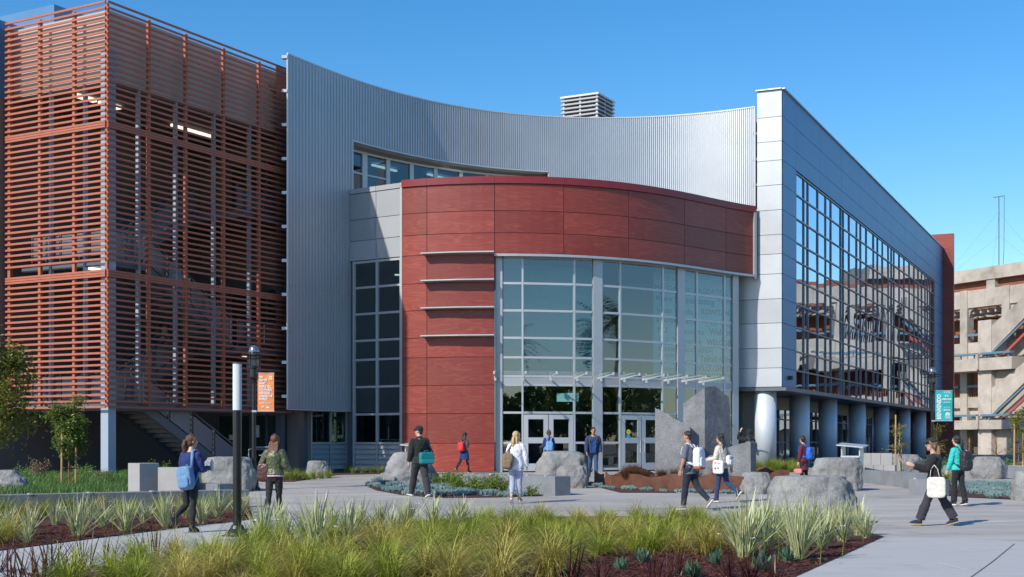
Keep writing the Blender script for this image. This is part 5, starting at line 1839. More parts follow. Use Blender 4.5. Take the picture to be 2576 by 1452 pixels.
# feather grass in the main bed
main_px = [(640, 1372), (800, 1352), (960, 1338), (1180, 1318), (1600, 1312), (1900, 1318), (2070, 1336), (2100, 1352), (1990, 1392), (1860, 1398), (1480, 1404), (1400, 1452), (1440, 1512), (90, 1512), (210, 1458), (440, 1408), (560, 1385)]
gap_px = [(780, 1378), (950, 1378), (930, 1415), (790, 1412)]
gcount = 0
y = 14.2
while y < 26.5:
    x = -7.5
    while x < 7.5:
        q = Vector((x + rnd.uniform(-.22, .22), y + rnd.uniform(-.22, .22), 0))
        px, py = CX + FPX * q.x / q.y, HY + (EYE - gz(q.y)) * FPX / q.y
        x += 0.58
        if not inpoly(px, py, main_px) or inpoly(px, py, gap_px):
            continue
        if any(abs(px - f[0]) < 30 * f[2] and abs(py - f[1]) < 9 for f in flax):
            continue
        if abs(px - 597) < 40 and 1335 < py < 1385:
            continue
        if rnd.random() < .07:
            continue
        s = rnd.uniform(0.58, 1.1) * (0.85 if px < 700 else 1.0) * (0.74 if q.y > 20.5 else 1.0)
        put(GM[rnd.randrange(6)], Vector((q.x, q.y, gz(q.y))), s, 'soft yellow green grass clump in the main foreground bed', 'grass clump', 'yellow green grass clumps in the main bed', 'grass_clump')
        gcount += 1
    y += 0.58
for px, py, s in [(-20, 1372, 0.9), (25, 1362, 0.8), (110, 1300, .8), (170, 1296, .8), (240, 1293, .8), (330, 1298, .7), (400, 1296, .75), (455, 1288, .7), (530, 1285, .7), (590, 1282, .7), (610, 1290, .6), (-40, 1320, .8), (15, 1310, .9), (60, 1310, .8), (295, 1302, .7), (500, 1296, .7)]:
    put(GM[gcount % 6], gp(px, py), s, 'soft yellow green grass clump in the bed below the seat wall', 'grass clump', 'yellow green grass clumps below the seat wall', 'grass_clump')
    gcount += 1
for k, (px, py, s) in enumerate([(40, 1478, 1.1), (130, 1450, 1.15), (95, 1490, 1.2), (210, 1432, 1.0), (275, 1432, .9), (180, 1470, 1.0), (385, 1408, .95), (300, 1445, .8), (450, 1405, .75), (-10, 1440, 1)]):
    put(PM[k % 4], gp(px, py), s, 'spiky purple flax plant at the lower left beside the pale path', 'plant', 'purple flax plants at the lower left')
for k, (px, py, s) in enumerate([(1440, 1476, 1.0), (1510, 1492, 1.0), (1645, 1468, .85), (1700, 1455, .85), (1830, 1462, .8), (1885, 1462, .8), (1660, 1500, 1), (1955, 1478, .85)]):
    put(PM[k % 4], gp(px, py), s, 'spiky purple flax plant in the mulch at the lower right', 'plant', 'purple flax plants at the lower right')
for k, (px, py, s) in enumerate([(855, 1400, .9), (1030, 1412, .75), (1618, 1420, .9), (1742, 1458, 1.0), (1798, 1424, .85), (1920, 1440, 1.05), (1980, 1418, 1.0), (1560, 1440, .75), (125, 1465, .6)]):
    place = 'between grass clumps near the bollard light' if px < 1100 and px > 500 else ('among purple flax at the lower left' if px < 500 else 'in the dark mulch at the lower right')
    put(AM[k % 3], gp(px, py) + Vector((0, 0, 0.02)), s * 1.1, 'small blue green agave rosette ' + place, 'agave', 'agave rosettes ' + place)
# white flax flowers on thin stalks
for px, py, zt_ in [(187, 1260, .8), (437, 1273, .7), (283, 1262, .75), (676, 1276, .8), (640, 1310, .8), (695, 1308, .7), (765, 1317, .8), (840, 1325, .7), (1040, 1280, .75), (1052, 1268, .8), (1110, 1288, .7), (930, 1310, .8), (1810, 1345, .75), (1862, 1340, .7), (1906, 1312, .8), (1956, 1340, .75), (1985, 1325, .8), (2030, 1310, .8), (2062, 1348, .75), (2118, 1325, .8), (2170, 1290, .9), (1890, 1355, .7), (2010, 1330, .8)]:
    Y = gY(py + 78)
    b0 = pl(px, Y)
    tip = wp(px + rnd.uniform(-6, 6), py, Y)
    fl_ = thing('flax_flower', 'small white flower on a thin stalk above the cream edged flax', 'flower', (b0.x, b0.y, 0), 'white flax flowers')
    MB().tube([b0, b0.lerp(tip, .5) + Vector((0.02, 0, 0)), tip], [0.006, 0.005, 0.003], 5).build('stalk', LSH, fl_)
    mb = MB()
    for k in range(6):
        a = k * math.pi / 3 + rnd.random()
        d_ = Vector((math.cos(a), math.sin(a), rnd.uniform(0.0, .5)))
        s_ = Vector((-math.sin(a), math.cos(a), 0)) * 0.012
        mb.add([tip, tip + d_ * 0.025 + s_, tip + d_ * 0.045, tip + d_ * 0.025 - s_], [(0, 1, 2, 3)])
    mb.build('petals', LFL, fl_, recalc=False)

# low bright border plants
for k, (px, py) in enumerate([(700, 1208), (718, 1206), (735, 1208), (752, 1207), (770, 1206), (788, 1205), (808, 1204), (826, 1203), (708, 1200), (742, 1199), (775, 1198), (872, 1190), (890, 1191), (912, 1191), (935, 1190), (955, 1190), (880, 1185), (925, 1185)]):
    put(BM_[k % 3], gp(px, py), 1.0, 'low bright green border plant along the plaza edge by the vent louvres', 'plant', 'bright border plants by the vent louvres')
for k in range(22):
    px, py = rnd.uniform(1892, 2020), rnd.uniform(1178, 1189)
    put(WM[k % 2], gp(px, py), rnd.uniform(.7, 1.0), 'fine green grass clump at the foot of the silver column', 'grass clump', 'green grass clumps by the silver column')
for k in range(24):
    px = rnd.uniform(1570, 1850)
    Y = rnd.uniform(38.5, 40.6)
    if 1640 < px < 1740 and Y > 39.3:
        Y = 38.6
    put(SM[k % 3], pl(px, Y) + Vector((0, 0, gz(Y) + 0.32)), rnd.uniform(.8, 1.1), 'dry brown sedge tuft inside the rusty steel planter', 'grass clump', 'brown sedge tufts in the steel planter')
MB().prism([pl(1535, 41.2) + Vector((0, 0, .05)), pl(1535, 39.7) + Vector((0, 0, .05)), pl(1690, 37.2) + Vector((0, 0, .05)), pl(1868, 36.2) + Vector((0, 0, .05)), pl(1870, 40.5) + Vector((0, 0, .05)), pl(1650, 41.5) + Vector((0, 0, .05))], (0, 0, 0.5)).build('planter_soil', M_MULCH, pt)


# succulents: short fat finger leaves in mats
def leaf_cloud(name, n, rad, size, mt, seed, flat=1.0, shell=0.0, up=0.3, w=0.45):
    rr = random.Random(seed)
    V, Fc = [], []
    for i in range(n):
        while True:
            p = Vector((rr.uniform(-1, 1), rr.uniform(-1, 1), rr.uniform(-1, 1)))
            if shell < p.length < 1:
                break
        p = Vector((p.x * rad[0], p.y * rad[1], p.z * rad[2]))
        d_ = Vector((rr.gauss(0, 1), rr.gauss(0, 1), rr.gauss(up, 1))).normalized()
        s_ = d_.cross(Vector((rr.gauss(0, 1), rr.gauss(0, 1), rr.gauss(0, 1)))).normalized()
        L_ = size * rr.uniform(.6, 1.3)
        b0 = len(V)
        bend = d_.cross(s_) * L_ * 0.15
        V += [p, p + d_ * L_ * .5 + s_ * L_ * w / 2 + bend, p + d_ * L_, p + d_ * L_ * .5 - s_ * L_ * w / 2 + bend]
        Fc.append((b0, b0 + 1, b0 + 2, b0 + 3))
    me = bpy.data.meshes.new(name)
    me.from_pydata([tuple(v) for v in V], [], Fc)
    me.materials.append(mt)
    return me


SU = []
for k in range(4):
    rr = random.Random(200 + k)
    mb = MB().ellipsoid((0, 0, 0.0), (.2, .16, .025), 10, 5)
    for i in range(42):
        a, r = rr.uniform(0, 6.28), 0.19 * math.sqrt(rr.random())
        b0 = Vector((r * math.cos(a) * 1.3, r * math.sin(a), rr.uniform(0.0, 0.05)))
        for q in range(5):
            a2 = rr.uniform(0, 6.28)
            t_ = b0 + Vector((math.cos(a2) * 0.03, math.sin(a2) * 0.03, rr.uniform(.05, .11)))
            mb.tube([b0, b0.lerp(t_, .55), t_], [0.006, 0.0095, 0.003], 4)
    o = mb.build('succulent_mat', LS, None, recalc=False)
    SU.append(o.data)
    bpy.data.objects.remove(o)
sp = []
for k in range(400):
    px, py = rnd.uniform(930, 1380), rnd.uniform(1208, 1253)
    if inpoly(px, py, [(928, 1222), (945, 1216), (1000, 1222), (1100, 1228), (1190, 1236), (1330, 1246), (1300, 1251), (1120, 1251), (1010, 1244), (948, 1233)]):
        q = gp(px, py)
        if all((q - o2).length > 0.42 for o2 in sp):
            sp.append(q)
for px, py in [(955, 1212), (985, 1214), (1010, 1216), (1205, 1232), (1320, 1246)]:
    sp.append(gp(px, py))
for k, q in enumerate(sp):
    put(SU[k % 4], q, rnd.uniform(.8, 1.25), 'blue grey succulent mat in the round bed before the rotunda', 'succulent', 'blue succulents in the round bed', 'succulent_mat')
for k, px in enumerate([1488, 1502, 1518, 1536, 1578, 1590, 1628, 1668, 1712, 1724, 1736, 1778, 1826, 1850, 1870]):
    py = np.interp(px, [1488, 1520, 1714, 1870], [1219, 1229, 1240, 1243])
    put(SU[k % 4], gp(px, py), rnd.uniform(.6, .9), 'blue grey succulent tuft at the foot of the rusty steel planter', 'succulent', 'blue succulents along the steel planter', 'succulent_mat')
sp = []
for k in range(300):
    px, py = rnd.uniform(2425, 2590), rnd.uniform(1218, 1256)
    q = gp(px, py)
    if inpoly(px, py, [(2420, 1222), (2470, 1219), (2590, 1228), (2590, 1254), (2500, 1254), (2440, 1246)]) and all((q - o2).length > 0.4 for o2 in sp):
        sp.append(q)
for k, q in enumerate(sp):
    put(SU[k % 4], q, rnd.uniform(.9, 1.3), 'blue grey succulent mat in the right hand bed behind the walking women', 'succulent', 'blue succulents in the right bed', 'succulent_mat')


# shrubs and trees: stems carrying many small leaves
def shrub(px, py, w, h, label, mt, n=900, size=0.05, seed=0, cat='shrub', name='shrub', group=None):
    p = gp(px, py)
    s = thing(name, label, cat, tuple(p), group)
    rr = random.Random(seed)
    mb = MB()
    tips = []
    for k in range(9):
        a = rr.uniform(0, 6.28); r = w / 2 * math.sqrt(rr.random())
        t_ = p + Vector((r * math.cos(a), r * math.sin(a) * .8, h * rr.uniform(.55, 1.0)))
        mb.tube([p, p.lerp(t_, .5) + Vector((0, 0, .06)), t_], [0.012, 0.008, 0.003], 5)
        tips.append(t_)
    mb.build('stems', M_BARK, s)
    V, Fc = [], []
    for i in range(n):
        c0 = p.lerp(tips[rr.randrange(9)], rr.uniform(.25, 1.02)) + Vector((rr.gauss(0, w * .11), rr.gauss(0, w * .09), rr.gauss(0, h * .1)))
        c0.z = max(c0.z, p.z + 0.02)
        d_ = Vector((rr.gauss(0, 1), rr.gauss(0, 1), rr.gauss(.4, 1))).normalized()
        s_ = d_.cross(Vector((rr.gauss(0, 1), rr.gauss(0, 1), rr.gauss(0, 1)))).normalized()
        L_ = size * rr.uniform(.6, 1.3)
        b0 = len(V)
        V += [c0, c0 + d_ * L_ * .5 + s_ * L_ * .26, c0 + d_ * L_, c0 + d_ * L_ * .5 - s_ * L_ * .26]
        Fc.append((b0, b0 + 1, b0 + 2, b0 + 3))
    MB().add(V, Fc).build('foliage', mt, s, recalc=False)
    return s


shrub(1130, 1228, 1.1, .5, 'leafy bright green shrub at the left end of the long concrete bench', LSH, 2200, .055, 1)
shrub(1165, 1236, 1.0, .45, 'low green shrub in front of the long bench corner', LSH, 1700, .055, 2)
shrub(1225, 1240, 1.2, .5, 'bright green shrub spilling before the middle of the long bench', LSH, 2000, .055, 3)
shrub(1262, 1246, .5, .45, 'small thin shrub left of the blonde woman against the bench', LSH, 500, .05, 4)
shrub(1338, 1249, .45, .3, 'smallest shrub right of the blonde woman at the bench foot', LSH, 420, .05, 5)
shrub(2372, 1240, .7, .55, 'bright green shrub behind the woman in turquoise', LSH, 1500, .055, 6)
# ---- planting behind the seat wall
V, Fc = [], []
rr = random.Random(5)
for i in range(15000):
    px, py = rr.uniform(-30, 640), rr.uniform(1201, 1256)
    if px > 500 and py > 1225:
        continue
    q = gp(px, py)
    L_ = rr.uniform(.2, .42) * (1 if py > 1208 else .8)
    a = rr.uniform(0, 6.28)
    d_ = Vector((math.cos(a), math.sin(a), 0))
    s_ = Vector((-d_.y, d_.x, 0)) * 0.006
    q = q + Vector((0, 0, 0.05))
    m1 = q + d_ * L_ * .2 + Vector((0, 0, L_ * .6)); m2 = q + d_ * L_ * .65 + Vector((0, 0, L_ * .8))
    b0 = len(V)
    V += [q - s_, q + s_, m1 - s_, m1 + s_, m2]
    Fc += [(b0, b0 + 1, b0 + 3, b0 + 2), (b0 + 2, b0 + 3, b0 + 4)]
lawn = MB().add(V, Fc).build('meadow_grass', LGD, None, recalc=False)
tag(lawn, 'fine dark green grass filling the bed behind the seat wall', 'grass', kind='stuff')


def fern(px, py, s, label, seed, group):
    p = gp(px, py)
    t_ = thing('fern', label, 'fern', tuple(p), group)
    rr = random.Random(seed)
    mb = MB()
    for k in range(13):
        a = rr.uniform(0, 6.28); L_ = s * rr.uniform(.6, 1.0)
        d_ = Vector((math.cos(a), math.sin(a), 0)); sd = Vector((-d_.y, d_.x, 0))
        for q in range(12):
            t = q / 12
            c0 = p + d_ * L_ * t * .8 + Vector((0, 0, L_ * (t * 1.1 - .75 * t * t)))
            lw = L_ * .22 * (1 - t) * (0.4 + min(1, t * 4)) + .01
            for sg in (-1, 1):
                e_ = c0 + sd * sg * lw + d_ * lw * .4 + Vector((0, 0, -lw * .15))
                mb.add([c0, c0.lerp(e_, .5) + d_ * .02, e_, c0.lerp(e_, .5) - d_ * .02], [(0, 1, 2, 3)])
    mb.build('fronds', LF, t_, recalc=False)


for k, (px, py, s) in enumerate([(160, 1203, .6), (215, 1200, .7), (235, 1206, .8), (255, 1204, .7), (300, 1200, .75), (315, 1206, .6), (380, 1203, .6), (420, 1206, .7), (440, 1203, .8), (350, 1198, .7), (460, 1198, .7), (110, 1206, .5), (490, 1204, .7), (285, 1208, .7)]):
    fern(px, py, s, 'bright green fern in the shade strip below the stair tower', 300 + k, 'ferns below the stair tower')
shrub(95, 1213, .9, .75, 'pink budded shrub left of the staked tree', LPK, 700, .05, 21)
shrub(60, 1208, .7, .5, 'small green shrub nearest the left boulder', LF, 600, .05, 22)
shrub(258, 1216, .6, .45, 'pink budded low shrub at the foot of the grey corner column', LPK, 500, .045, 23)
shrub(405, 1208, .8, .6, 'mixed green shrub behind the concrete blocks', LSH, 900, .05, 24)
shrub(205, 1214, .8, .55, 'green shrub between the staked tree and the corner column', LF, 900, .05, 25)


def tree(px, py, hgt, label, crown, n, size, mt, seed, tr=0.03, stakes=(), lean=0.0, trunk_mat=None, group=None, bare=False, stake_lb='', crown_w=0.6, low=0.4, Y=None):
    p = gp(px, py) if Y is None else pl(px, Y) + Vector((0, 0, gz(Y)))
    t_ = thing('young_tree', label, 'tree', tuple(p), group)
    rr = random.Random(seed)
    mb = MB()
    top = p + Vector((lean, 0, hgt * .95))
    spine = [p.lerp(top, k / 6) + Vector((rr.gauss(0, .02), rr.gauss(0, .02), 0)) * (1 if k else 0) for k in range(7)]
    mb.tube(spine, [tr * (1 - .13 * k) for k in range(7)], 8)
    twigs = []
    for k in range(22):
        t = rr.uniform(low, .97)
        i = min(5, int(t * 6))
        b0 = spine[i].lerp(spine[i + 1], t * 6 - i)
        a = rr.uniform(0, 6.28)
        L_ = crown_w * rr.uniform(.55, 1.1) * (1.15 - .6 * (t - low) / (1 - low))
        e_ = b0 + Vector((math.cos(a) * L_ * .85, math.sin(a) * L_ * .85, L_ * rr.uniform(.1, .8)))
        md = b0.lerp(e_, .5) + Vector((0, 0, .05))
        mb.tube([b0, md, e_], [tr * .35, tr * .22, tr * .08], 5)
        twigs.append((b0, md, e_))
    mb.build('trunk', trunk_mat or M_BARK, t_)
    if not bare:
        V, Fc = [], []
        for i in range(n):
            b0, md, e_ = twigs[rr.randrange(len(twigs))]
            u = rr.random() ** .6
            c0 = (b0.lerp(md, u * 2) if u < .5 else md.lerp(e_, u * 2 - 1)) + Vector((rr.gauss(0, .07), rr.gauss(0, .07), rr.gauss(-.02, .07))) * (crown_w / .6)
            d_ = Vector((rr.gauss(0, 1), rr.gauss(0, 1), rr.gauss(-.2, .8))).normalized()
            s_ = d_.cross(Vector((rr.gauss(0, 1), rr.gauss(0, 1), rr.gauss(0, 1)))).normalized()
            L_ = size * rr.uniform(.6, 1.3)
            bd = d_.cross(s_) * L_ * .12
            q = len(V)
            V += [c0, c0 + d_ * L_ * .45 + s_ * L_ * .21 + bd, c0 + d_ * L_, c0 + d_ * L_ * .45 - s_ * L_ * .21 + bd]
            Fc.append((q, q + 1, q + 2, q + 3))
        MB().add(V, Fc).build('crown', mt, t_, recalc=False)
    for si, (sx, sy, sh) in enumerate(stakes):
        b0 = p + Vector((sx, sy, 0))
        sk = thing('tree_stake', stake_lb + (', the taller one' if len(stakes) > 1 and si == 0 else ', the shorter one' if len(stakes) > 1 else ''), 'stake', tuple(b0))
        MB().tube([b0 + Vector((0, 0, -.1)), b0 + Vector((.01, 0, sh))], [.035, .03], 10).build('pole', M_STAKE, sk)
        for hz in (sh * .4, sh * .62):
            MB().tube([b0 + Vector((0, 0, hz)), p + Vector((lean * .4, -.03, hz + .02))], .018, 6).build('tie', M_BLACK, sk)
    return t_


tree(176, 1234, 2.5, 'staked young tree with glossy green leaves in the grass behind the seat wall', None, 4600, .1, LT1, 31, .03, ((-0.2, -.1, 2.3), (.15, .05, 1.55)), lean=-.1, trunk_mat=mat('red_bark', (0.3, 0.1, 0.06), .8), crown_w=.78, low=.38, stake_lb='timber stake by the glossy green tree behind the seat wall')
tree(-22, 1290, 4.0, 'yellow green tree leaning in at the left edge of the view', None, 4200, .11, LT2, 33, .05, lean=.25, crown_w=1.05, low=.35)
tree(2262, 1182, 2.1, 'staked slender tree before the glass wing columns', None, 620, .085, LT2, 35, .03, ((-.16, -.05, 2.3), (.1, .1, 1.2)), trunk_mat=mat('pale_bark', (.4, .36, .3), .8), crown_w=.5, low=.42, Y=51, stake_lb='timber stake by the slender tree before the wing columns')
tree(2358, 1182, 2.0, 'thin yellowish tree just right of the teal banner lamp post', None, 420, .08, LT2, 36, .025, ((-.25, 0, 1.6),), crown_w=.5, low=.35, Y=55, stake_lb='timber stake by the yellowish tree near the teal banner')
tree(2562, 1192, 2.6, 'staked yellow green tree at the right edge before the concrete building', None, 1100, .09, LT2, 37, .03, ((-.2, -.1, 2.0), (.2, .1, 1.6)), crown_w=.55, low=.35, Y=50, stake_lb='timber stake by the tree at the right edge')
tree(2437, 1180, 1.6, 'leafless sapling left of the dark opening in the concrete building', None, 0, .05, LT2, 38, .022, ((.05, .1, 1.4),), bare=True, crown_w=.6, low=.3, Y=62, stake_lb='timber stake by the left leafless sapling')
tree(2505, 1180, 1.7, 'leafless sapling right of the dark opening in the concrete building', None, 0, .05, LT2, 39, .022, ((.05, .1, 1.5),), bare=True, crown_w=.6, low=.3, Y=60, stake_lb='timber stake by the right leafless sapling')
# hedge strip before the far court
for k in range(10):
    px = 2170 + k * 45
    shrub(px, 1184, 2.0, .55, 'dark low shrub in the strip behind the court benches', LGD, 500, .08, 400 + k, group='dark shrubs behind the court benches')

# palms and trees on the near side of the plaza that the lobby glass mirrors
def palm(x, y, h, seed):
    rr = random.Random(seed)
    t_ = thing('palm_tree', 'tall palm with a rough trunk across the plaza, mirrored in the lobby glass', 'palm', (x, y, 0), 'palms across the plaza')
    MB().tube([(x, y, 0), (x, y, h * .5), (x, y, h)], [.34, .28, .3], 12).build('trunk', mat('palm_bark', (.16, .11, .075), .9, var=.4, vscale=6, stretch=(1, 1, 4)), t_)
    mb = MB()
    for k in range(46):
        a = rr.uniform(0, 6.28); e0 = rr.uniform(-.5, 1.35); L_ = rr.uniform(2.6, 4.0)
        d_ = Vector((math.cos(a), math.sin(a), 0)); sd = Vector((-d_.y, d_.x, 0))
        p = Vector((x, y, h)); ang = e0
        for q in range(9):
            np_ = p + (d_ * math.cos(ang) + Vector((0, 0, math.sin(ang)))) * L_ / 9
            w_ = .42 * math.sin(math.pi * (q + 1) / 10.5) + .05
            for sg in (-1, 1):
                for u in (0, .5):
                    b0 = p.lerp(np_, u)
                    e_ = b0 + sd * sg * w_ + d_ * .22 + Vector((0, 0, -.12))
                    mb.add([b0, b0.lerp(np_, .3), e_], [(0, 1, 2)])
            p = np_; ang -= .16
    mb.build('crown', leaf_mat('palm_leaf', (.05, .075, .02), (.13, .14, .05), .5), t_, recalc=False)


for k, (x, y, h) in enumerate([(24, 22, 9.0), (29, 30, 9.5), (26.5, 36, 8.6), (33, 40, 9.5), (19, 8, 9.0), (-3, -24, 6)]):
    palm(x, y, h, 500 + k)

def broad_tree(x, y, h, seed):
    rr = random.Random(seed)
    t_ = thing('broadleaf_tree', 'broad green tree behind the viewpoint, mirrored low in the lobby glass', 'tree', (x, y, 0), 'trees mirrored in the lobby glass')
    mb = MB().tube([(x, y, 0), (x + .1, y, h * .3), (x, y, h * .75)], [.35, .28, .1], 10)
    for k in range(7):
        a = k * .9
        mb.tube([(x, y, h * .3), (x + math.cos(a) * h * .2, y + math.sin(a) * h * .2, h * .6)], [.15, .05], 6)
    mb.build('trunk', M_BARK, t_)
    me = leaf_cloud('crown', 1500, (h * .45, h * .45, h * .42), .75, LT1, seed, shell=.45, w=.7)
    o = bpy.data.objects.new('crown', me); col.objects.link(o); o.parent = t_; o.location = (0, 0, h * .56)


bt = []
for k in range(34):
    a = R(-102 + k * 3.0)
    rr_ = 100 + rnd.uniform(-8, 8)
    x, y = rr_ * math.cos(a), 55 + rr_ * math.sin(a)
    if k < 4:
        broad_tree(x, y, rnd.uniform(8.5, 11), 600 + k)
        bt.append(bpy.data.objects[[o.name for o in col.objects if o.name.startswith('broadleaf_tree')][-1]])
    else:
        o = clone(bt[k % 4])
        o.location = (x, y, 0)
        o.rotation_euler = (0, 0, rnd.uniform(0, 6))
        o.scale = (1, 1, rnd.uniform(.85, 1.15))

# loose bark chips over the mulch
V, Fc = [], []
rr = random.Random(9)


def chips(poly, n, L0=.07):
    xs = [q[0] for q in poly]; ysv = [q[1] for q in poly]
    k = 0
    while k < n:
        px, py = rr.uniform(min(xs), max(xs)), rr.uniform(min(ysv), max(ysv))
        if not inpoly(px, py, poly):
            continue
        k += 1
        q = gp(px, py) + Vector((0, 0, .022 + rr.random() * .02))
        a = rr.uniform(0, 6.28); L_ = L0 * rr.uniform(.5, 1.5); w_ = L_ * rr.uniform(.15, .35)
        d_ = Vector((math.cos(a), math.sin(a), rr.uniform(-.3, .3))); s_ = Vector((-math.sin(a), math.cos(a), rr.uniform(-.4, .4)))
        b0 = len(V)
        V.extend([q - d_ * L_ / 2 - s_ * w_ / 2, q + d_ * L_ / 2 - s_ * w_ / 2, q + d_ * L_ / 2 + s_ * w_ / 2, q - d_ * L_ / 2 + s_ * w_ / 2])
        Fc.append((b0, b0 + 1, b0 + 2, b0 + 3))


chips([(1390, 1396), (1860, 1396), (2120, 1372), (2215, 1356), (2110, 1402), (2000, 1452), (1950, 1480), (1390, 1500)], 9000)
chips([(640, 1370), (950, 1368), (930, 1415), (640, 1400)], 2200)
chips([(-20, 1330), (630, 1290), (640, 1304), (400, 1334), (200, 1358), (0, 1384)], 5000)
chips([(925, 1222), (940, 1214), (1100, 1208), (1180, 1218), (1385, 1242), (1350, 1247), (1120, 1251), (1010, 1245), (948, 1233)], 2500)
chips([(60, 1450), (430, 1402), (560, 1385), (200, 1500)], 1800)
o = MB().add(V, Fc).build('bark_chips', leaf_mat('bark_chip', (0.045, 0.016, 0.012), (0.21, 0.075, 0.055), .85), None, recalc=False)
tag(o, 'dark red brown bark chips covering the planting beds', 'mulch', kind='stuff')

# ================================================================ PEOPLE
CLOTH_TEX = bpy.data.textures.new('cloth_folds', 'CLOUDS')
CLOTH_TEX.noise_scale = 0.065
CLOTH_TEX.noise_depth = 2
SKIN = mat('skin_light', (0.55, 0.33, 0.24), 0.5, var=0.06, vscale=8)
SKIN2 = mat('skin_tan', (0.42, 0.24, 0.16), 0.5, var=0.06, vscale=8)
LIP = mat('lips', (0.35, 0.12, 0.1), 0.5)
EYEM = mat('eye_dark', (0.02, 0.015, 0.012), 0.2)


def fabric(name, c, rough=0.85, var=0.12):
    return mat('fabric_' + name, c, rough, var=var, vscale=9, bump=0.25, bscale=45, sheen=0.1)


def hair_mat(name, c, c2):
    return mat('hair_' + name, c, 0.38, var=0.4, vscale=14, var2=c2, bump=0.6, bscale=22, stretch=(5, 5, 0.5))


H_BLACK = hair_mat('black', (0.008, 0.007, 0.007), (0.03, 0.025, 0.022))
H_BROWN = hair_mat('brown', (0.055, 0.022, 0.012), (0.14, 0.06, 0.03))
H_AUBURN = hair_mat('auburn', (0.09, 0.032, 0.014), (0.2, 0.075, 0.03))
H_BLOND = hair_mat('blond', (0.42, 0.27, 0.11), (0.7, 0.52, 0.28))
H_DBLOND = hair_mat('dark_blond', (0.16, 0.09, 0.045), (0.36, 0.22, 0.11))


def finish(o, root, voxel, smooth=3, folds=0.0, decim=None):
    o.parent = root
    r = o.modifiers.new('fuse', 'REMESH')
    r.mode = 'VOXEL'; r.voxel_size = voxel; r.use_smooth_shade = True
    s = o.modifiers.new('soften', 'SMOOTH'); s.factor = 0.5; s.iterations = smooth
    if folds:
        d = o.modifiers.new('folds', 'DISPLACE')
        d.texture = CLOTH_TEX; d.strength = folds; d.mid_level = 0.45; d.texture_coords = 'LOCAL'
    return o


def superbox(c, r, e=0.45, nu=18, nv=10, M=None):
    mb = MB()
    vs, fs = [], []
    sg = lambda x, p: math.copysign(abs(x) ** p, x)
    c = Vector(c)
    for j in range(nv + 1):
        ph = -math.pi / 2 + math.pi * j / nv
        for k in range(nu):
            t = 2 * math.pi * k / nu
            v = Vector((r[0] * sg(math.cos(ph), e) * sg(math.cos(t), e), r[1] * sg(math.cos(ph), e) * sg(math.sin(t), e), r[2] * sg(math.sin(ph), e)))
            vs.append((M @ v if M is not None else v) + c)
    for j in range(nv):
        for k in range(nu):
            fs.append((j * nu + k, j * nu + (k + 1) % nu, (j + 1) * nu + (k + 1) % nu, (j + 1) * nu + k))
    return mb.add(vs, fs)


def smooth_build(mb, name, m_, parent, sub=0):
    o = mb.build(name, m_, None)
    o.parent = parent
    for p in o.data.polygons:
        p.use_smooth = True
    return o


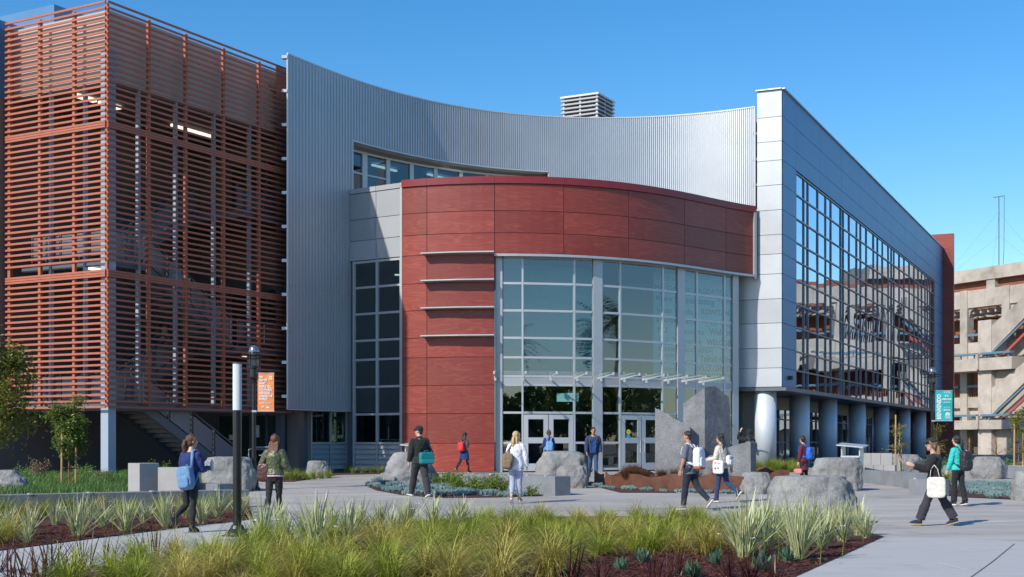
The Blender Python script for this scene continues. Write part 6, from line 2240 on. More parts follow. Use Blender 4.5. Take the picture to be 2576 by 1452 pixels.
class Person:
    def __init__(self, px, Y, z, head, H, label, pose, sex='f', skin=SKIN, top=None, sleeve=1.0, top_hem=-0.06, top_puff=0.018, bottom=None, leg_hem=1.0,
                 flare=0.0, leg_puff=0.012, shoe=None, sole=None, hair=('short', H_BLACK), hat=None, skirt=None, extra=None, hood=None, collar=None, glasses=False, under=None):
        self.S = S = H / 1.70
        loc = Vector(((px - CX) / FPX * Y, Y, z)) if px is not None else Vector(Y)
        self.root = root = thing('person', label, 'person', tuple(loc))
        root.rotation_euler = (0, 0, -R(head))
        self.rotM = Matrix.Rotation(-R(head), 4, 'Z')
        self.loc = loc
        P = dict(lh=0, lk=3, rh=0, rk=3, lf=0, rf=0, la=0, lab=8, le=12, ra=0, rab=8, re=12, lin=0.1, rin=0.1, lean=2, yaw=0, pitch=0)
        P.update(pose)
        f = sex == 'f'
        sh = 0.158 if f else 0.182
        hipw = 0.088
        k = {}
        def rot(v, a):
            a = R(a)
            return Vector((v[0], v[1] * math.cos(a) + v[2] * math.sin(a), v[2] * math.cos(a) - v[1] * math.sin(a)))
        # legs
        for s, sg in (('l', -1), ('r', 1)):
            h = Vector((sg * hipw, 0, 0))
            a = R(P[s + 'h']); b = R(P[s + 'h'] - P[s + 'k'])
            kn = h + Vector((0, math.sin(a), -math.cos(a))) * 0.41 + Vector((-sg * 0.008, 0, 0))
            an = kn + Vector((0, math.sin(b), -math.cos(b))) * 0.395
            fa = b * 0.0 + R(-P[s + 'f'])
            fd = Vector((sg * 0.12, math.cos(fa), math.sin(fa))).normalized()
            fup = Vector((0, -math.sin(fa), math.cos(fa)))
            heel = an - fd * 0.055 - fup * 0.05
            toe = an + fd * 0.165 - fup * 0.062
            k[s] = (h, kn, an, heel, toe, fd, fup)
        low = min(min(k[s][3].z, k[s][4].z) for s in 'lr') - 0.028
        pz = -low
        up = lambda v: (Vector(v) + Vector((0, 0, pz))) * S
        self.up = up; self.pz = pz
        ln = P['lean']
        tz = lambda v: rot(Vector(v), ln)
        self.tz = tz
        # torso rings
        if f:
            tor = [(-0.1, .10, .085), (-0.05, .16, .108), (0.0, .172, .12), (.06, .162, .112), (.15, .128, .092), (.26, .138, .1), (.37, .152, .112), (.45, .15, .098), (.505, .12, .078), (.55, .062, .058)]
        else:
            tor = [(-0.1, .10, .09), (-0.05, .15, .108), (0.0, .16, .115), (.06, .158, .112), (.15, .15, .105), (.28, .165, .115), (.39, .182, .122), (.46, .18, .105), (.515, .14, .085), (.56, .068, .064)]
        shz = .475 if f else .485
        body, topm, botm = MB(), MB(), MB()

        def ring_stack(mb, rows, e=0.0):
            vs, fs = [], []
            n = 18
            for z_, rx, ry in rows:
                for q in range(n):
                    t = 2 * math.pi * q / n
                    vs.append(up(tz((math.cos(t) * (rx + e), math.sin(t) * (ry + e), z_))))
            for i in range(len(rows) - 1):
                for q in range(n):
                    q2 = (q + 1) % n
                    fs.append((i * n + q, i * n + q2, (i + 1) * n + q2, (i + 1) * n + q))
            fs.append(tuple(range(n - 1, -1, -1))); m_ = (len(rows) - 1) * n; fs.append(tuple(range(m_, m_ + n)))
            mb.add(vs, fs)

        def tb(mb, pts, rad, n=12, e=0.0):
            mb.tube([up(p) for p in pts], [(r + e) * S for r in rad], n)

        ring_stack(body, tor)
        nk = [tz((0, 0, .52)), tz((0, .012, .60)), tz((0, .025, .655))]
        tb(body, nk, [.06, .05, .05] if f else [.066, .058, .057])
        # head
        Mh = Matrix.Rotation(R(P['yaw']), 3, 'Z') @ Matrix.Rotation(R(-P['pitch']), 3, 'X')
        hc = tz((0, .03, .72))
        self.hc, self.Mh = hc, Mh
        hp = lambda v: up(hc + Mh @ Vector(v))
        self.hp = hp
        body.ellipsoid(hp((0, 0, 0.012)), (.074 * S, .092 * S, .104 * S), 16, 12, Mh)
        body.ellipsoid(hp((0, .026, -.055)), (.056 * S, .06 * S, .066 * S), 12, 8, Mh)
        body.ellipsoid(hp((0, .05, -.098)), (.026 * S, .024 * S, .022 * S), 8, 6, Mh)
        body.tube([hp((0, .088, .02)), hp((0, .103, -.02)), hp((0, .09, -.03))], [.009 * S, .014 * S, .012 * S], 6)
        for sg in (-1, 1):
            body.ellipsoid(hp((sg * .075, -.005, -.01)), (.012 * S, .022 * S, .032 * S), 8, 6, Mh)
        # legs
        for s in 'lr':
            h, kn, an, heel, toe, fd, fup = k[s]
            lr = [.082, .079, .062, .052, .05, .054, .04, .036] if f else [.084, .078, .064, .054, .052, .056, .042, .038]
            pts = [h + Vector((0, 0, .02)), h.lerp(kn, .25), h.lerp(kn, .7), kn.lerp(h, .06), kn.lerp(an, .08), kn.lerp(an, .3), kn.lerp(an, .75), an]
            tb(body, pts, lr)
            tb(body, [heel + fd * .02 + fup * .02, an - fup * .02, an.lerp(toe, .5), toe], [.034, .04, .035, .022])
            e_ = leg_puff
            lp_ = [p for p in pts]
            r2 = [r + e_ + flare * max(0, (i - 3) / 4) for i, r in enumerate(lr)]
            cut = leg_hem
            # end the trouser leg at cut (1 = ankle)
            endp = kn.lerp(an, min(1.02, cut))
            tb(botm, lp_[:6] + [kn.lerp(an, .75 * min(1, cut)), endp], r2[:6] + [r2[6], max(.05 + e_ * .5 + flare, r2[7])])
            # shoe
            sm = MB()
            sm.tube([up(heel + fup * .03), up(heel + fd * .05 + fup * .035), up(an.lerp(toe, .45) - fup * .004), up(toe - fd * .03 + fup * .008), up(toe + fup * .002 + fd * .012)], [.034 * S, .045 * S, .044 * S, .038 * S, .02 * S], 12)
            if shoe is not None:
                o = sm.build('shoe', shoe, None)
                finish(o, root, .009, 2)
                so = MB()
                a0, a1 = heel - fd * .012, toe + fd * .018
                u = fd; v_ = Vector((u.y, -u.x, 0)).normalized()
                cols = [(0, .024), (.12, .034), (.35, .033), (.7, .043), (.9, .036), (1, .014)]
                botv = [up(a0.lerp(a1, t) + v_ * w - fup * .026) for t, w in cols] + [up(a0.lerp(a1, t) - v_ * w - fup * .026) for t, w in reversed(cols)]
                so.prism(botv, fup * .024 * S)
                o2 = so.build('sole', sole or shoe, None)
                o2.parent = o
        hips = [r for r in tor if r[0] <= .07] + [(.1, tor[4][1] + .008, tor[4][2] + .008)]
        ring_stack(botm, hips, leg_puff)
        # arms
        self.hand = {}
        self.elbow = {}
        for s, sg in (('l', -1), ('r', 1)):
            shp = tz((sg * sh, 0, shz))
            a, ab, el, inn = R(P[s + 'a'] + ln), R(P[s + 'ab']), R(P[s + 'e']), P[s + 'in']
            ud = Vector((sg * math.sin(ab), math.sin(a) * math.cos(ab), -math.cos(a) * math.cos(ab)))
            elb = shp + ud * .275
            fa = a + el
            fdv = Vector((sg * (math.sin(ab) * .6 - inn), math.sin(fa), -math.cos(fa))).normalized()
            wr = elb + fdv * .235
            ar = [.052, .047, .042, .038, .04, .032, .026] if f else [.06, .054, .049, .043, .044, .036, .029]
            pts = [shp - ud * .0, shp.lerp(elb, .3), shp.lerp(elb, .75), elb, elb.lerp(wr, .25), elb.lerp(wr, .7), wr]
            tb(body, [tz((sg * .09, 0, shz - .005))] + pts, [.055] + ar, 10)
            # hand
            side = fdv.cross(Vector((sg, 0, 0)))
            side = side.normalized() if side.length > .1 else Vector((0, 0, 1))
            th_n = fdv.cross(side).normalized()   # palm normal (towards body)
            if th_n.x * sg > 0:
                th_n = -th_n
            side = th_n.cross(fdv)
            if side.y < 0:
                side = -side
            for q in range(3):
                o_ = side * (q - 1) * .021
                tb(body, [wr + o_ * .4, wr + fdv * .04 + o_, wr + fdv * .085 + o_], [.019, .017, .013], 7)
            for q, L_ in enumerate((.066, .076, .072, .055)):
                o_ = side * (1.5 - q) * .0195
                b0 = wr + fdv * .083 + o_
                p1 = b0 + fdv * L_ * .5 + th_n * .006
                p2 = b0 + fdv * L_ * .82 + th_n * .022
                p3 = b0 + fdv * L_ * .9 + th_n * .04
                tb(body, [b0 - fdv * .02, b0, p1, p2, p3], [.0095, .0095, .009, .0085, .0075], 6)
            t0 = wr + fdv * .03 + side * .024
            tb(body, [t0, t0 + fdv * .03 + side * .018 + th_n * .008, t0 + fdv * .062 + side * .016 + th_n * .018], [.012, .0105, .009], 6)
            self.hand[s] = wr + fdv * .11 + th_n * .02
            self.elbow[s] = elb
            self.wrist = getattr(self, 'wrist', {}); self.wrist[s] = wr
            # sleeves
            if sleeve > 0:
                L_ = sleeve * 6
                sp, sr = [tz((sg * .08, 0, shz - .01))], [.06 + top_puff]
                for i in range(7):
                    if i <= L_:
                        sp.append(pts[i]); sr.append(ar[i] + top_puff * (1 if i else .7))
                if L_ < 6 and int(L_) < L_:
                    i = int(L_)
                    sp.append(pts[i].lerp(pts[i + 1], L_ - i)); sr.append(ar[i] + top_puff)
                tb(topm, sp, sr, 11)
        # top
        rows = [(z_, rx, ry) for z_, rx, ry in tor if z_ > top_hem + .01]
        r0 = np.interp(top_hem, [t[0] for t in tor], [t[1] for t in tor]) if top_hem > -.05 else .165
        r1 = np.interp(top_hem, [t[0] for t in tor], [t[2] for t in tor]) if top_hem > -.05 else .115
        ring_stack(topm, [(top_hem, r0 + .008, r1 + .008)] + rows[:-1] + [(.525, .1, .075)], top_puff)
        if collar:
            tb(topm, [tz((0, 0, .5)), tz((0, .008, .6))], [.085, .068], 14)
        o = body.build('body', skin, None)
        finish(o, root, .0085 * S, 2)
        self.body = o
        if bottom is not None:
            finish(botm.build('trousers', bottom, None), root, .012, 3, .022)
        if top is not None:
            self.top = finish(topm.build('top', top, None), root, .012, 3, .026)
        if under is not None:
            mb = MB()
            zq = [(top_hem - .035, r0 + .006, r1 + .006), (top_hem + .03, r0, r1)]
            ring_stack(mb, zq, top_puff * .7)
            finish(mb.build('undershirt', under, None), root, .01, 2)
        if skirt:
            mt, z0, wd = skirt
            mb = MB()
            ring_stack(mb, [(z0, .165 + wd, .12 + wd), (z0 * .5, .165 + wd * .6, .12 + wd * .6), (0.0, .172, .12), (.2, .14, .1)], .016)
            finish(mb.build('skirt', mt, None), root, .012, 2, .02)
        # face
        for sg in (-1, 1):
            mb = MB().ellipsoid(hp((sg * .032, .084, .012)), (.011 * S, .006 * S, .006 * S), 8, 6, Mh)
            smooth_build(mb, 'eye', EYEM, root)
            MBb = MB().tube([hp((sg * .015, .092, .03)), hp((sg * .035, .088, .034)), hp((sg * .052, .076, .028))], [.004 * S] * 3, 5)
            smooth_build(MBb, 'eyebrow', hair[1] if hair else H_BLACK, root)
        smooth_build(MB().tube([hp((-.022, .083, -.066)), hp((0, .09, -.064)), hp((.022, .083, -.066))], [.004 * S, .007 * S, .004 * S], 6), 'mouth', LIP, root)
        if glasses:
            mb = MB()
            for sg in (-1, 1):
                mb.ellipsoid(hp((sg * .034, .096, .012)), (.026 * S, .006 * S, .02 * S), 10, 6, Mh)
                mb.tube([hp((sg * .06, .09, .018)), hp((sg * .08, .02, .018)), hp((sg * .078, -.01, .01))], .004 * S, 5)
            smooth_build(mb, 'sunglasses', M_BLACK, root)
        # hair
        if hair:
            self.make_hair(*hair)
        if hat is not None:
            mb = MB()
            mb.ellipsoid(hp((0, -.008, .058)), (.09 * S, .108 * S, .085 * S), 16, 10, Mh)
            q0 = MB()
            for sg in np.linspace(-1, 1, 7):
                q0.tube([hp((sg * .07, .06, .056)), hp((sg * .06, .165 - .03 * abs(sg) ** 2, .048))], [.013 * S, .008 * S], 6)
            mb.add(q0.v, q0.f)
            finish(mb.build('cap', hat, None), root, .008, 2)
        if hood is not None:
            mb = MB()
            mb.ellipsoid(hp((0, -.012, .01)), (.098 * S, .115 * S, .128 * S), 16, 10, Mh)
            mb.tube([up(tz((0, 0, .47))), up(tz((0, .005, .58))), hp((0, 0, -.06))], [.15 * S, .11 * S, .09 * S], 14)
            finish(mb.build('headscarf', hood, None), root, .011, 3, .012)

    def make_hair(self, style, m_, length=.3):
        S, hp, Mh, up, tz = self.S, self.hp, self.Mh, self.up, self.tz
        mb = MB()
        mb.ellipsoid(hp((0, -.02, .035)), (.085 * S, .1 * S, .1 * S), 16, 12, Mh)
        if style == 'short':
            mb = MB()
            mb.ellipsoid(hp((0, -.016, .04)), (.081 * S, .098 * S, .092 * S), 16, 12, Mh)
            mb.ellipsoid(hp((0, -.055, -.02)), (.066 * S, .045 * S, .06 * S), 12, 8, Mh)
        else:
            mb.ellipsoid(hp((0, -.045, -.03)), (.08 * S, .06 * S, .08 * S), 12, 8, Mh)
            for sg in (-1, 1):
                mb.tube([hp((sg * .06, .045, .075)), hp((sg * .08, .02, .03)), hp((sg * .078, -.01, -.05))], [.018 * S, .02 * S, .018 * S], 7)
        if style == 'long':
            rr = random.Random(3)
            for q in range(11):
                x = -.075 + .15 * q / 10
                L_ = length * rr.uniform(.88, 1.08)
                p0 = hp((x, -.07, -.01))
                e0 = up(tz((x * 1.25 + rr.uniform(-.01, .01), -.105, .66 - L_)))
                mb.tube([p0, p0.lerp(e0, .35) + Vector((0, -.012, 0)), p0.lerp(e0, .7) + Vector((0, -.008, 0)), e0], [.026 * S, .026 * S, .022 * S, .008 * S], 7)
        if style in ('pony', 'low_pony', 'half'):
            zz0 = .02 if style == 'pony' else -.03
            p0 = hp((0, -.1, zz0))
            if style == 'low_pony':
                e0 = hp((-.01, -.13, -.03 - length)); md = hp((0, -.13, -.1))
            else:
                e0 = hp((0, -.135, zz0 - length)); md = hp((0, -.155, zz0 - length * .35))
            mb.tube([p0, hp((0, -.13, zz0)), md, md.lerp(e0, .6), e0], [.022 * S, .03 * S, .042 * S, .034 * S, .008 * S], 10)
            if style == 'half':
                for q in range(7):
                    x = -.06 + .12 * q / 6
                    p1 = hp((x, -.075, -.03)); e1 = hp((x * 1.1, -.1, -.05 - length))
                    mb.tube([p1, p1.lerp(e1, .5), e1], [.026 * S, .024 * S, .01 * S], 7)
        o = mb.build('hair', m_, None)
        finish(o, self.root, .0085, 2, .007)

    # ---- things carried
    def carried(self, name, label, cat, anchor):
        a = self.up(self.tz(anchor))
        t = thing(name, label, cat, tuple(self.loc + (self.rotM @ a.to_4d()).to_3d()))
        t.rotation_euler = self.root.rotation_euler
        return t, a

    def put_on(self, mb, name, m_, t, a, voxel=0, folds=0.0, bev=0):
        mb.v = [tuple(Vector(v) - a) for v in mb.v]
        o = mb.build(name, m_, None, bevel=bev)
        o.parent = t
        if voxel:
            finish(o, t, voxel, 3, folds)
        else:
            for p in o.data.polygons:
                p.use_smooth = True
        return o

    def backpack(self, label, m_, strap=None, size=(.145, .085, .22), z=.27, x=0.0, bottom=None, one=None, pocket=True, y0=-.125, tilt=0, name='backpack'):
        S, up, tz = self.S, self.up, self.tz
        c = Vector((x, y0 - size[1], z))
        t, a = self.carried(name, label, 'backpack', c)
        M = Matrix.Rotation(R(tilt), 3, 'Y')
        mb = superbox(up(tz(c)), [q * S for q in size], .5, M=M)
        self.put_on(mb, 'bag_body', m_, t, a, .011, .018)
        if pocket:
            mb = superbox(up(tz(c + M @ Vector((0, -size[1] * .85, -size[2] * .35)))), (size[0] * .78 * S, .035 * S, size[2] * .5 * S), .5, M=M)
            self.put_on(mb, 'pocket', m_, t, a, .009, .01)
        if bottom is not None:
            mb = superbox(up(tz(c + M @ Vector((0, -.004, -size[2] * .84)))), (size[0] * .97 * S, size[1] * 1.03 * S, size[2] * .2 * S), .5, M=M)
            self.put_on(mb, 'base_panel', bottom, t, a, .01)
        st = strap or m_
        for sg in ((-1, 1) if one is None else (one,)):
            mb = MB()
            pts = [(x + sg * .06, y0 - .02, z + size[2] * .9), (sg * .085, -.075, .54), (sg * .09, .0, .575), (sg * .1, .1, .5), (sg * .125, .135, .36), (sg * .165, .04, .2), (x + sg * .12, y0 - .03, z - size[2] * .6)]
            pts = [up(tz(p)) for p in pts]
            for i in range(len(pts) - 1):
                mb.bar(pts[i], pts[i + 1] + (pts[i + 1] - pts[i]) * .06, .05 * S, .014 * S, up=(0, 1, .3) if i in (3, 4, 5) else (0, 0, 1))
            self.put_on(mb, 'strap', st, t, a)
        mb = MB().tube([up(tz(c + Vector((-.03, .02, size[2] * .95)))), up(tz(c + Vector((0, .02, size[2] * 1.16)))), up(tz(c + Vector((.03, .02, size[2] * .95))))], .007 * S, 6)
        self.put_on(mb, 'handle', st, t, a)
        return t

    def slung_bag(self, label, m_, c, size, strap_from, cat='bag', name='shoulder_bag', sq=.5, flap=None, hand=None, extra=None, strap_m=None, sw=.03):
        """bag hung at local point c by straps from points in strap_from"""
        S, up, tz = self.S, self.up, self.tz
        c = Vector(c)
        t, a = self.carried(name, label, cat, c)
        mb = superbox(up(tz(c)), [q * S for q in size], sq)
        self.put_on(mb, 'bag_body', m_, t, a, .01, .014)
        for pts in strap_from:
            pts = [up(tz(p)) for p in pts]
            mb = MB()
            for i in range(len(pts) - 1):
                mb.bar(pts[i], pts[i + 1] + (pts[i + 1] - pts[i]) * .05, sw * S, .01 * S, up=(0, 1, .2))
            self.put_on(mb, 'strap', strap_m or m_, t, a)
        return t, a


rib = lambda n, c: fabric(n, c)
DENIM = fabric('denim', (0.035, 0.075, 0.16))
DDENIM = fabric('dark_denim', (0.012, 0.018, 0.035))
BLACKF = fabric('black', (0.012, 0.012, 0.013))
CHAR = fabric('charcoal', (0.028, 0.028, 0.034))
NAVY = fabric('navy', (0.012, 0.03, 0.14))
WSOLE = mat('white_sole', (.7, .68, .66), .6)
BSHOE = mat('black_shoe', (.015, .015, .016), .5)
GSHOE = mat('grey_shoe', (.2, .2, .22), .7)
fgz = lambda Y: gz(Y) + 0.012

# woman with ponytail on the pale path
p1 = Person(478, 23.2, .012, 22, 1.68, 'woman with a brown ponytail in a navy cardigan walking along the pale path',
            dict(rh=-2, rk=4, lh=2, lk=62, lf=45, la=5, le=95, ra=8, re=88, lab=14, rab=10, lin=.35, rin=.2, yaw=-35, lean=3), top=fabric('navy_cardigan', (.012, .026, .13)), top_hem=-.14, bottom=BLACKF, leg_puff=.006, shoe=BSHOE, hair=('pony', H_BROWN, .27))
p1.backpack('pale blue denim backpack hanging from the shoulder of the woman in the navy cardigan', fabric('pale_denim', (.13, .26, .44)), size=(.15, .1, .21), z=.06, x=.07, one=1, tilt=-8)
mb = MB()
for sg, xo in ((1, 0),):
    h, kn, an = Vector((.088, 0, 0)), None, None
t, a = p1.carried('water_bottle', 'clear pale blue water bottle held by the woman in the navy cardigan', 'bottle', p1.hand['r'])
q = p1.up(p1.hand['r'])
t.location = p1.loc + (p1.rotM @ q.to_4d()).to_3d()
p1.put_on(MB().tube([q + Vector((.02, 0, -.08)), q + Vector((.02, 0, .08)), q + Vector((.02, 0, .1)), q + Vector((.02, 0, .13))], [.032, .032, .014, .014], 12), 'bottle_body', mat('pale_bottle', (.5, .66, .75), .2, alpha=.85), t, q)

p2 = Person(690, 26.4, fgz(26.4), 8, 1.68, 'woman with long auburn hair in an olive bomber jacket by the seat wall',
            dict(rh=10, rk=6, lh=-14, lk=16, lf=20, la=-5, le=75, ra=-4, re=80, lab=22, rab=16, lin=.3, rin=.3, pitch=-14), top=mat('olive_satin', (.085, .1, .045), .38, var=.2, vscale=7, bump=.5, bscale=18), top_hem=.02, top_puff=.034, collar=True,
            bottom=BLACKF, leg_puff=.008, shoe=fabric('teal_shoe', (.05, .12, .16)), sole=fabric('green_sole', (.1, .5, .35)), hair=('long', H_AUBURN, .25), under=fabric('pink_hem', (.65, .42, .55)))
p2.slung_bag('brown leather hobo bag on the left shoulder of the woman in the olive jacket', mat('brown_leather', (.085, .03, .028), .35, var=.25, vscale=6, bump=.2), (-.2, -.06, .07), (.13, .07, .19),
             [[(-.2, -.08, .24), (-.13, -.1, .45), (-.12, -.02, .56), (-.14, .06, .48), (-.2, -.02, .24)]])

p3 = Person(1056, 34.2, fgz(34.2), -28, 1.83, 'man in a black cap and black fleece walking past the sloping boulder',
            dict(lh=24, lk=4, lf=-8, rh=-20, rk=6, rf=12, la=-6, le=30, ra=-4, re=10, lab=10, rab=10, yaw=38, lean=2), sex='m', top=BLACKF, top_hem=-.06, top_puff=.03, collar=True, bottom=CHAR, leg_puff=.03, flare=.006,
            shoe=fabric('plum_shoe', (.06, .045, .075)), sole=WSOLE, hair=('short', H_BLACK), hat=fabric('cap_black', (.012, .012, .013)), glasses=True)
TEAL = fabric('teal_nylon', (.005, .2, .21), .5)
tt, aa = p3.slung_bag('teal satchel on the back of the man in the black cap', TEAL, (.09, -.2, .07), (.19, .06, .145),
                      [[(-.08, -.16, .2), (.02, -.14, .4), (.12, -.06, .56), (.12, .05, .54)], [(.27, -.17, .2), (.2, -.12, .42), (.13, -.02, .57)]], strap_m=BLACKF, sq=.3, name='satchel')
p3.put_on(superbox(p3.up(p3.tz((.09, -.265, .12))), (.17 * 1.07, .012, .07), .3), 'flap', TEAL, tt, aa)
p3.put_on(superbox(p3.up(p3.tz((.09, -.262, .0))), (.175 * 1.07, .014, .055), .3), 'front_pocket', mat('teal_vinyl', (.01, .3, .31), .35), tt, aa)
p3.put_on(MB().tube([p3.up(p3.tz(v)) for v in ((.03, -.2, .21), (.05, -.2, .25), (.13, -.2, .25), (.15, -.2, .21))], .01, 6), 'handle', TEAL, tt, aa)

p4 = Person(1168, 53.0, .31, 38, 1.62, 'woman in a navy dress and black leggings walking in front of the red rotunda panels',
            dict(rh=16, rk=4, lh=-24, lk=18, lf=35, la=-10, le=25, ra=-16, re=50, rin=.25), top=fabric('grey_sleeve', (.06, .06, .065)), sleeve=.55, top_hem=.1, bottom=BLACKF, leg_puff=.004, shoe=BSHOE, sole=WSOLE, hair=('long', H_BLACK, .24), skirt=(NAVY, -.3, .06))
p4.backpack('bright red backpack on the woman in the navy dress', fabric('red_nylon', (.62, .03, .03), .6), size=(.15, .09, .2), z=.22)

p5 = Person(1298, 31.8, fgz(31.8), 10, 1.66, 'woman with long blonde hair in a white blouse and pale blue cropped trousers',
            dict(lh=-6, lk=16, lf=24, rh=5, rk=3, la=-8, le=14, ra=2, re=14, lab=8, rab=16, yaw=-22), top=fabric('white_blouse', (.74, .74, .8)), top_hem=-.12, top_puff=.026, bottom=mat('blue_check', (.36, .39, .52), .85, var=.25, vscale=90), leg_hem=.74, leg_puff=.016,
            shoe=mat('tan_shoe', (.4, .2, .12), .6), sole=WSOLE, hair=('half', H_BLOND, .3), glasses=True)
p5.backpack('khaki canvas backpack hung on the left shoulder of the blonde woman', fabric('khaki', (.2, .145, .09)), size=(.14, .1, .2), z=.1, x=-.17, one=-1, tilt=6)

p6 = Person(1381, 50.5, .31, -4, 1.68, 'woman in a navy cardigan reaching the left glass entrance doors, seen from behind',
            dict(la=10, le=70, ra=10, re=75, lin=.4, rin=.4, lh=8, rh=-8, rk=8), top=NAVY, top_hem=-.3, bottom=BLACKF, shoe=BSHOE, hair=('low_pony', H_BROWN, .16))
p6.backpack('light blue backpack on the woman at the glass doors', fabric('sky_blue', (.16, .34, .6)), size=(.14, .085, .2), z=.2)

p7 = Person(1492, 46.6, .312, 176, 1.76, 'man in a blue jacket and jeans facing the viewer before the doors',
            dict(lh=16, lk=2, rh=-14, rk=26, rf=25, la=-6, le=22, ra=6, re=18, lab=12, rab=12), sex='m', skin=SKIN2, top=fabric('blue_jacket', (.02, .04, .12)), top_hem=-.06, top_puff=.026, bottom=DENIM, leg_puff=.016, shoe=BSHOE, hair=('short', H_BLACK))
mb = MB()
for z_, w_ in ((.0, .085), (.2, .075), (.42, .075), (.5, .03)):
    pass
mb = MB()
fr_ = [p7.up(p7.tz(v)) for v in ((-.075, .135, -.02), (.075, .135, -.02), (.085, .155, .2), (.08, .16, .36), (.035, .12, .5), (-.035, .12, .5), (-.08, .16, .36), (-.085, .155, .2))]
mb.prism(fr_, Vector((0, .012, 0)))
o = mb.build('shirt_front', fabric('royal_shirt', (.008, .07, .22)), None); o.parent = p7.root
o = MB().box(p7.up(p7.tz((0, .14, -.03))), (.2, .02, .03)).build('belt', BSHOE, None); o.parent = p7.root
p7.backpack('brown strapped backpack worn by the man in the blue jacket', fabric('brown_pack', (.09, .06, .045)), size=(.14, .08, .2), z=.26)

p8 = Person(1735, 29.4, fgz(29.4), -58, 1.72, 'young man in a grey tee shirt and dark jeans before the rusty planter',
            dict(lh=10, lk=4, rh=-20, rk=26, rf=48, la=4, le=12, ra=-12, re=18, lab=6, yaw=10), sex='m', skin=SKIN2, top=fabric('slate_tee', (.13, .14, .18)), sleeve=.42, top_hem=-.1, bottom=DDENIM, leg_puff=.018, shoe=GSHOE, sole=WSOLE, hair=('short', H_BLACK))
p8.backpack('white backpack with a tan base on the young man in the grey tee shirt', fabric('white_pack', (.68, .7, .8), .6), size=(.16, .1, .24), z=.24, bottom=mat('tan_suede', (.3, .12, .05), .7))

p9 = Person(1816, 32.2, fgz(32.2), -52, 1.64, 'woman with long black hair in a cream sweater and blue jeans by the planter',
            dict(lh=10, lk=4, rh=-14, rk=42, rf=50, la=10, le=70, ra=-28, re=16, lab=10, rab=12, lin=.3, yaw=8), top=fabric('cream_knit', (.6, .55, .47)), top_hem=-.04, top_puff=.026, bottom=fabric('blue_jeans', (.02, .045, .12)), shoe=BSHOE, sole=WSOLE, hair=('long', H_BLACK, .36), glasses=True)
bp9 = p9.backpack('small white flower print backpack on the woman in the cream sweater', mat('flower_print', (.72, .73, .76), .6, var=.0), size=(.11, .06, .13), z=.16, x=.06, strap=fabric('beige_strap', (.4, .3, .2)))
rr = random.Random(4)
for k in range(16):
    q = p9.up(p9.tz((.06 + rr.uniform(-.085, .085), -.125 - .128 - (.03 if False else 0.0), .16 + rr.uniform(-.1, .1))))
    aa = p9.up(p9.tz((.06, -.185, .16)))
    mb = MB().ellipsoid(q + Vector((0, .0, 0)), (.016, .006, .014), 7, 4)
    p9.put_on(mb, 'printed_flower', mat('print_blue', (.04, .12, .5), .6) if k % 3 else mat('print_red', (.6, .08, .1), .6), bp9, aa)
tt, aa = p9.slung_bag('white tote with a red print on the arm of the woman in cream', fabric('tote_white', (.72, .7, .68)), (-.22, -.02, .0), (.045, .15, .17), [[(-.2, -.09, .15), (-.19, -.06, .42), (-.18, 0, .52), (-.19, .06, .42), (-.2, .09, .15)]], cat='tote bag', name='tote_bag', sq=.35)
for k in range(5):
    q = p9.up(p9.tz((-.265, -.09 + .04 * k, .09 + .006 * k)))
    p9.put_on(MB().box(q, (.006, .022, .035)), 'red_print', mat('print_red', (.6, .08, .1), .6), tt, aa)
for k, c_ in enumerate(((.1, .25, .1), (.35, .12, .05))):
    q = p9.up(p9.tz((-.266, -.04 + .08 * k, -.03)))
    p9.put_on(MB().ellipsoid(q, (.006, .028, .03), 8, 5), 'printed_motif', mat('motif_%d' % k, c_, .6), tt, aa)

p10 = Person(1886, 44.8, .305, -25, 1.66, 'person in a black headscarf and coat raising a hand behind the low standing stone',
             dict(la=105, le=100, lab=30, lin=.3, ra=-4, re=14, lh=6, rh=-6, rk=8, yaw=8), top=BLACKF, top_hem=-.42, top_puff=.036, bottom=DENIM, shoe=BSHOE, sole=WSOLE, hair=None, hood=BLACKF)
p10.backpack('grey and black backpack on the person in the black headscarf', fabric('grey_pack', (.09, .095, .1)), size=(.14, .085, .2), z=.2)

p11 = Person(2022, 39.6, .22, -52, 1.5, 'woman in a long maroon cardigan with wavy black hair behind the tall flat topped boulder',
             dict(la=4, le=8, ra=0, re=15, lh=4, rh=-6), top=fabric('maroon_knit', (.13, .012, .03)), top_hem=-.32, top_puff=.024, bottom=BLACKF, shoe=BSHOE, hair=('low_pony', H_BLACK, .06), glasses=True)
p11.backpack('royal blue backpack on the woman in the maroon cardigan', fabric('royal_pack', (.008, .12, .55), .55), size=(.15, .1, .22), z=.24)
hq = p11.hand['l']
tt, aa = p11.slung_bag('salmon pink handbag held by the woman in the maroon cardigan', mat('salmon_leather', (.6, .22, .18), .45, var=.1, vscale=6), (hq.x - .01, hq.y, hq.z - .22), (.06, .15, .09), [[(hq.x, hq.y - .07, hq.z - .13), (hq.x, hq.y - .03, hq.z), (hq.x, hq.y + .03, hq.z), (hq.x, hq.y + .07, hq.z - .13)]], cat='handbag', name='handbag', sw=.015)

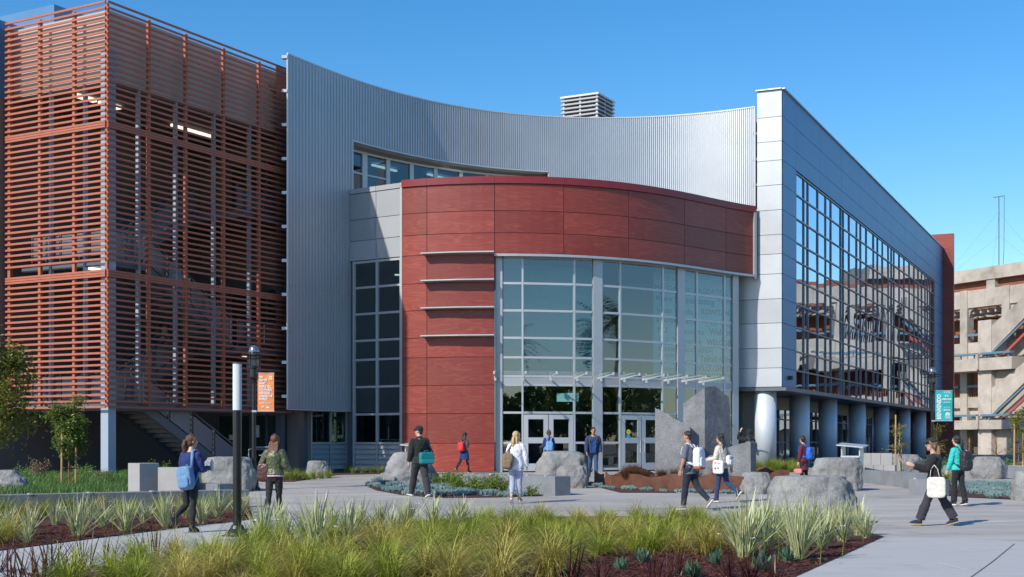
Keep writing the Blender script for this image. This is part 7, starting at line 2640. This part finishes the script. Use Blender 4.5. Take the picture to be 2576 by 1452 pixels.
p12 = Person(2352, 25.0, .012, -72, 1.66, 'woman in a black cap and black sweater striding across the plaza',
             dict(lh=22, lk=2, lf=-6, rh=-24, rk=6, rf=14, la=28, le=78, ra=-14, re=25, lab=10, lin=-.1, yaw=6, lean=3), top=BLACKF, top_hem=.0, top_puff=.036, bottom=fabric('aubergine_trousers', (.035, .033, .045)), leg_puff=.026, flare=.03, leg_hem=.92,
             shoe=fabric('navy_espadrille', (.012, .025, .06)), sole=mat('jute_sole', (.4, .26, .1), .9), hair=('low_pony', H_DBLOND, .3), hat=fabric('cap_dark', (.02, .02, .024)), glasses=True)
p12.slung_bag('big white canvas tote on the arm of the woman in the black cap', fabric('tote_cream', (.7, .67, .6)), (-.235, -.02, -.1), (.05, .175, .2), [[(-.235, -.09, .08), (-.22, -.06, .25), (-.2, .0, .33), (-.22, .06, .25), (-.235, .09, .08)]], cat='tote bag', name='tote_bag', sq=.35, sw=.028)

p13 = Person(2410, 30.8, fgz(30.8), -34, 1.6, 'woman with a black ponytail in a turquoise hoodie and black flared trousers',
             dict(lh=8, lk=8, rh=-8, rk=6, rf=8, la=6, le=16, ra=-4, re=20, lab=10, rab=12, yaw=14), top=fabric('turquoise_knit', (.03, .5, .46)), top_hem=-.02, top_puff=.024, collar=True, bottom=BLACKF, leg_puff=.012, flare=.026, leg_hem=.97, shoe=BSHOE, sole=WSOLE, hair=('pony', H_BLACK, .34))
p13.backpack('large black backpack on the woman in the turquoise hoodie', fabric('black_pack', (.018, .018, .022), .55), size=(.16, .11, .25), z=.2)

q = T(1.55, 1.5, 2.97)
p14 = Person(None, tuple(q), 0, -88, 1.66, 'person in a pink shirt on the first stair landing behind the slats', dict(la=20, le=70, ra=0, re=30), top=fabric('pink_shirt', (.6, .3, .33)), sleeve=.5, bottom=CHAR, shoe=BSHOE, hair=('short', H_BLACK))
q = T(6.0, 3.3, 4.78)
p15 = Person(None, tuple(q), 0, 40, 1.66, 'person in a cream jacket climbing the second stair flight behind the slats', dict(lh=30, lk=40, rh=-5, la=-5, ra=15), top=fabric('cream_jacket', (.5, .46, .38)), bottom=CHAR, shoe=BSHOE, hair=('long', H_BLACK, .2))
p15.backpack('patterned grey backpack on the person climbing the stairs', mat('pattern_pack', (.12, .12, .14), .7, var=.9, vscale=40), size=(.14, .09, .2), z=.24)
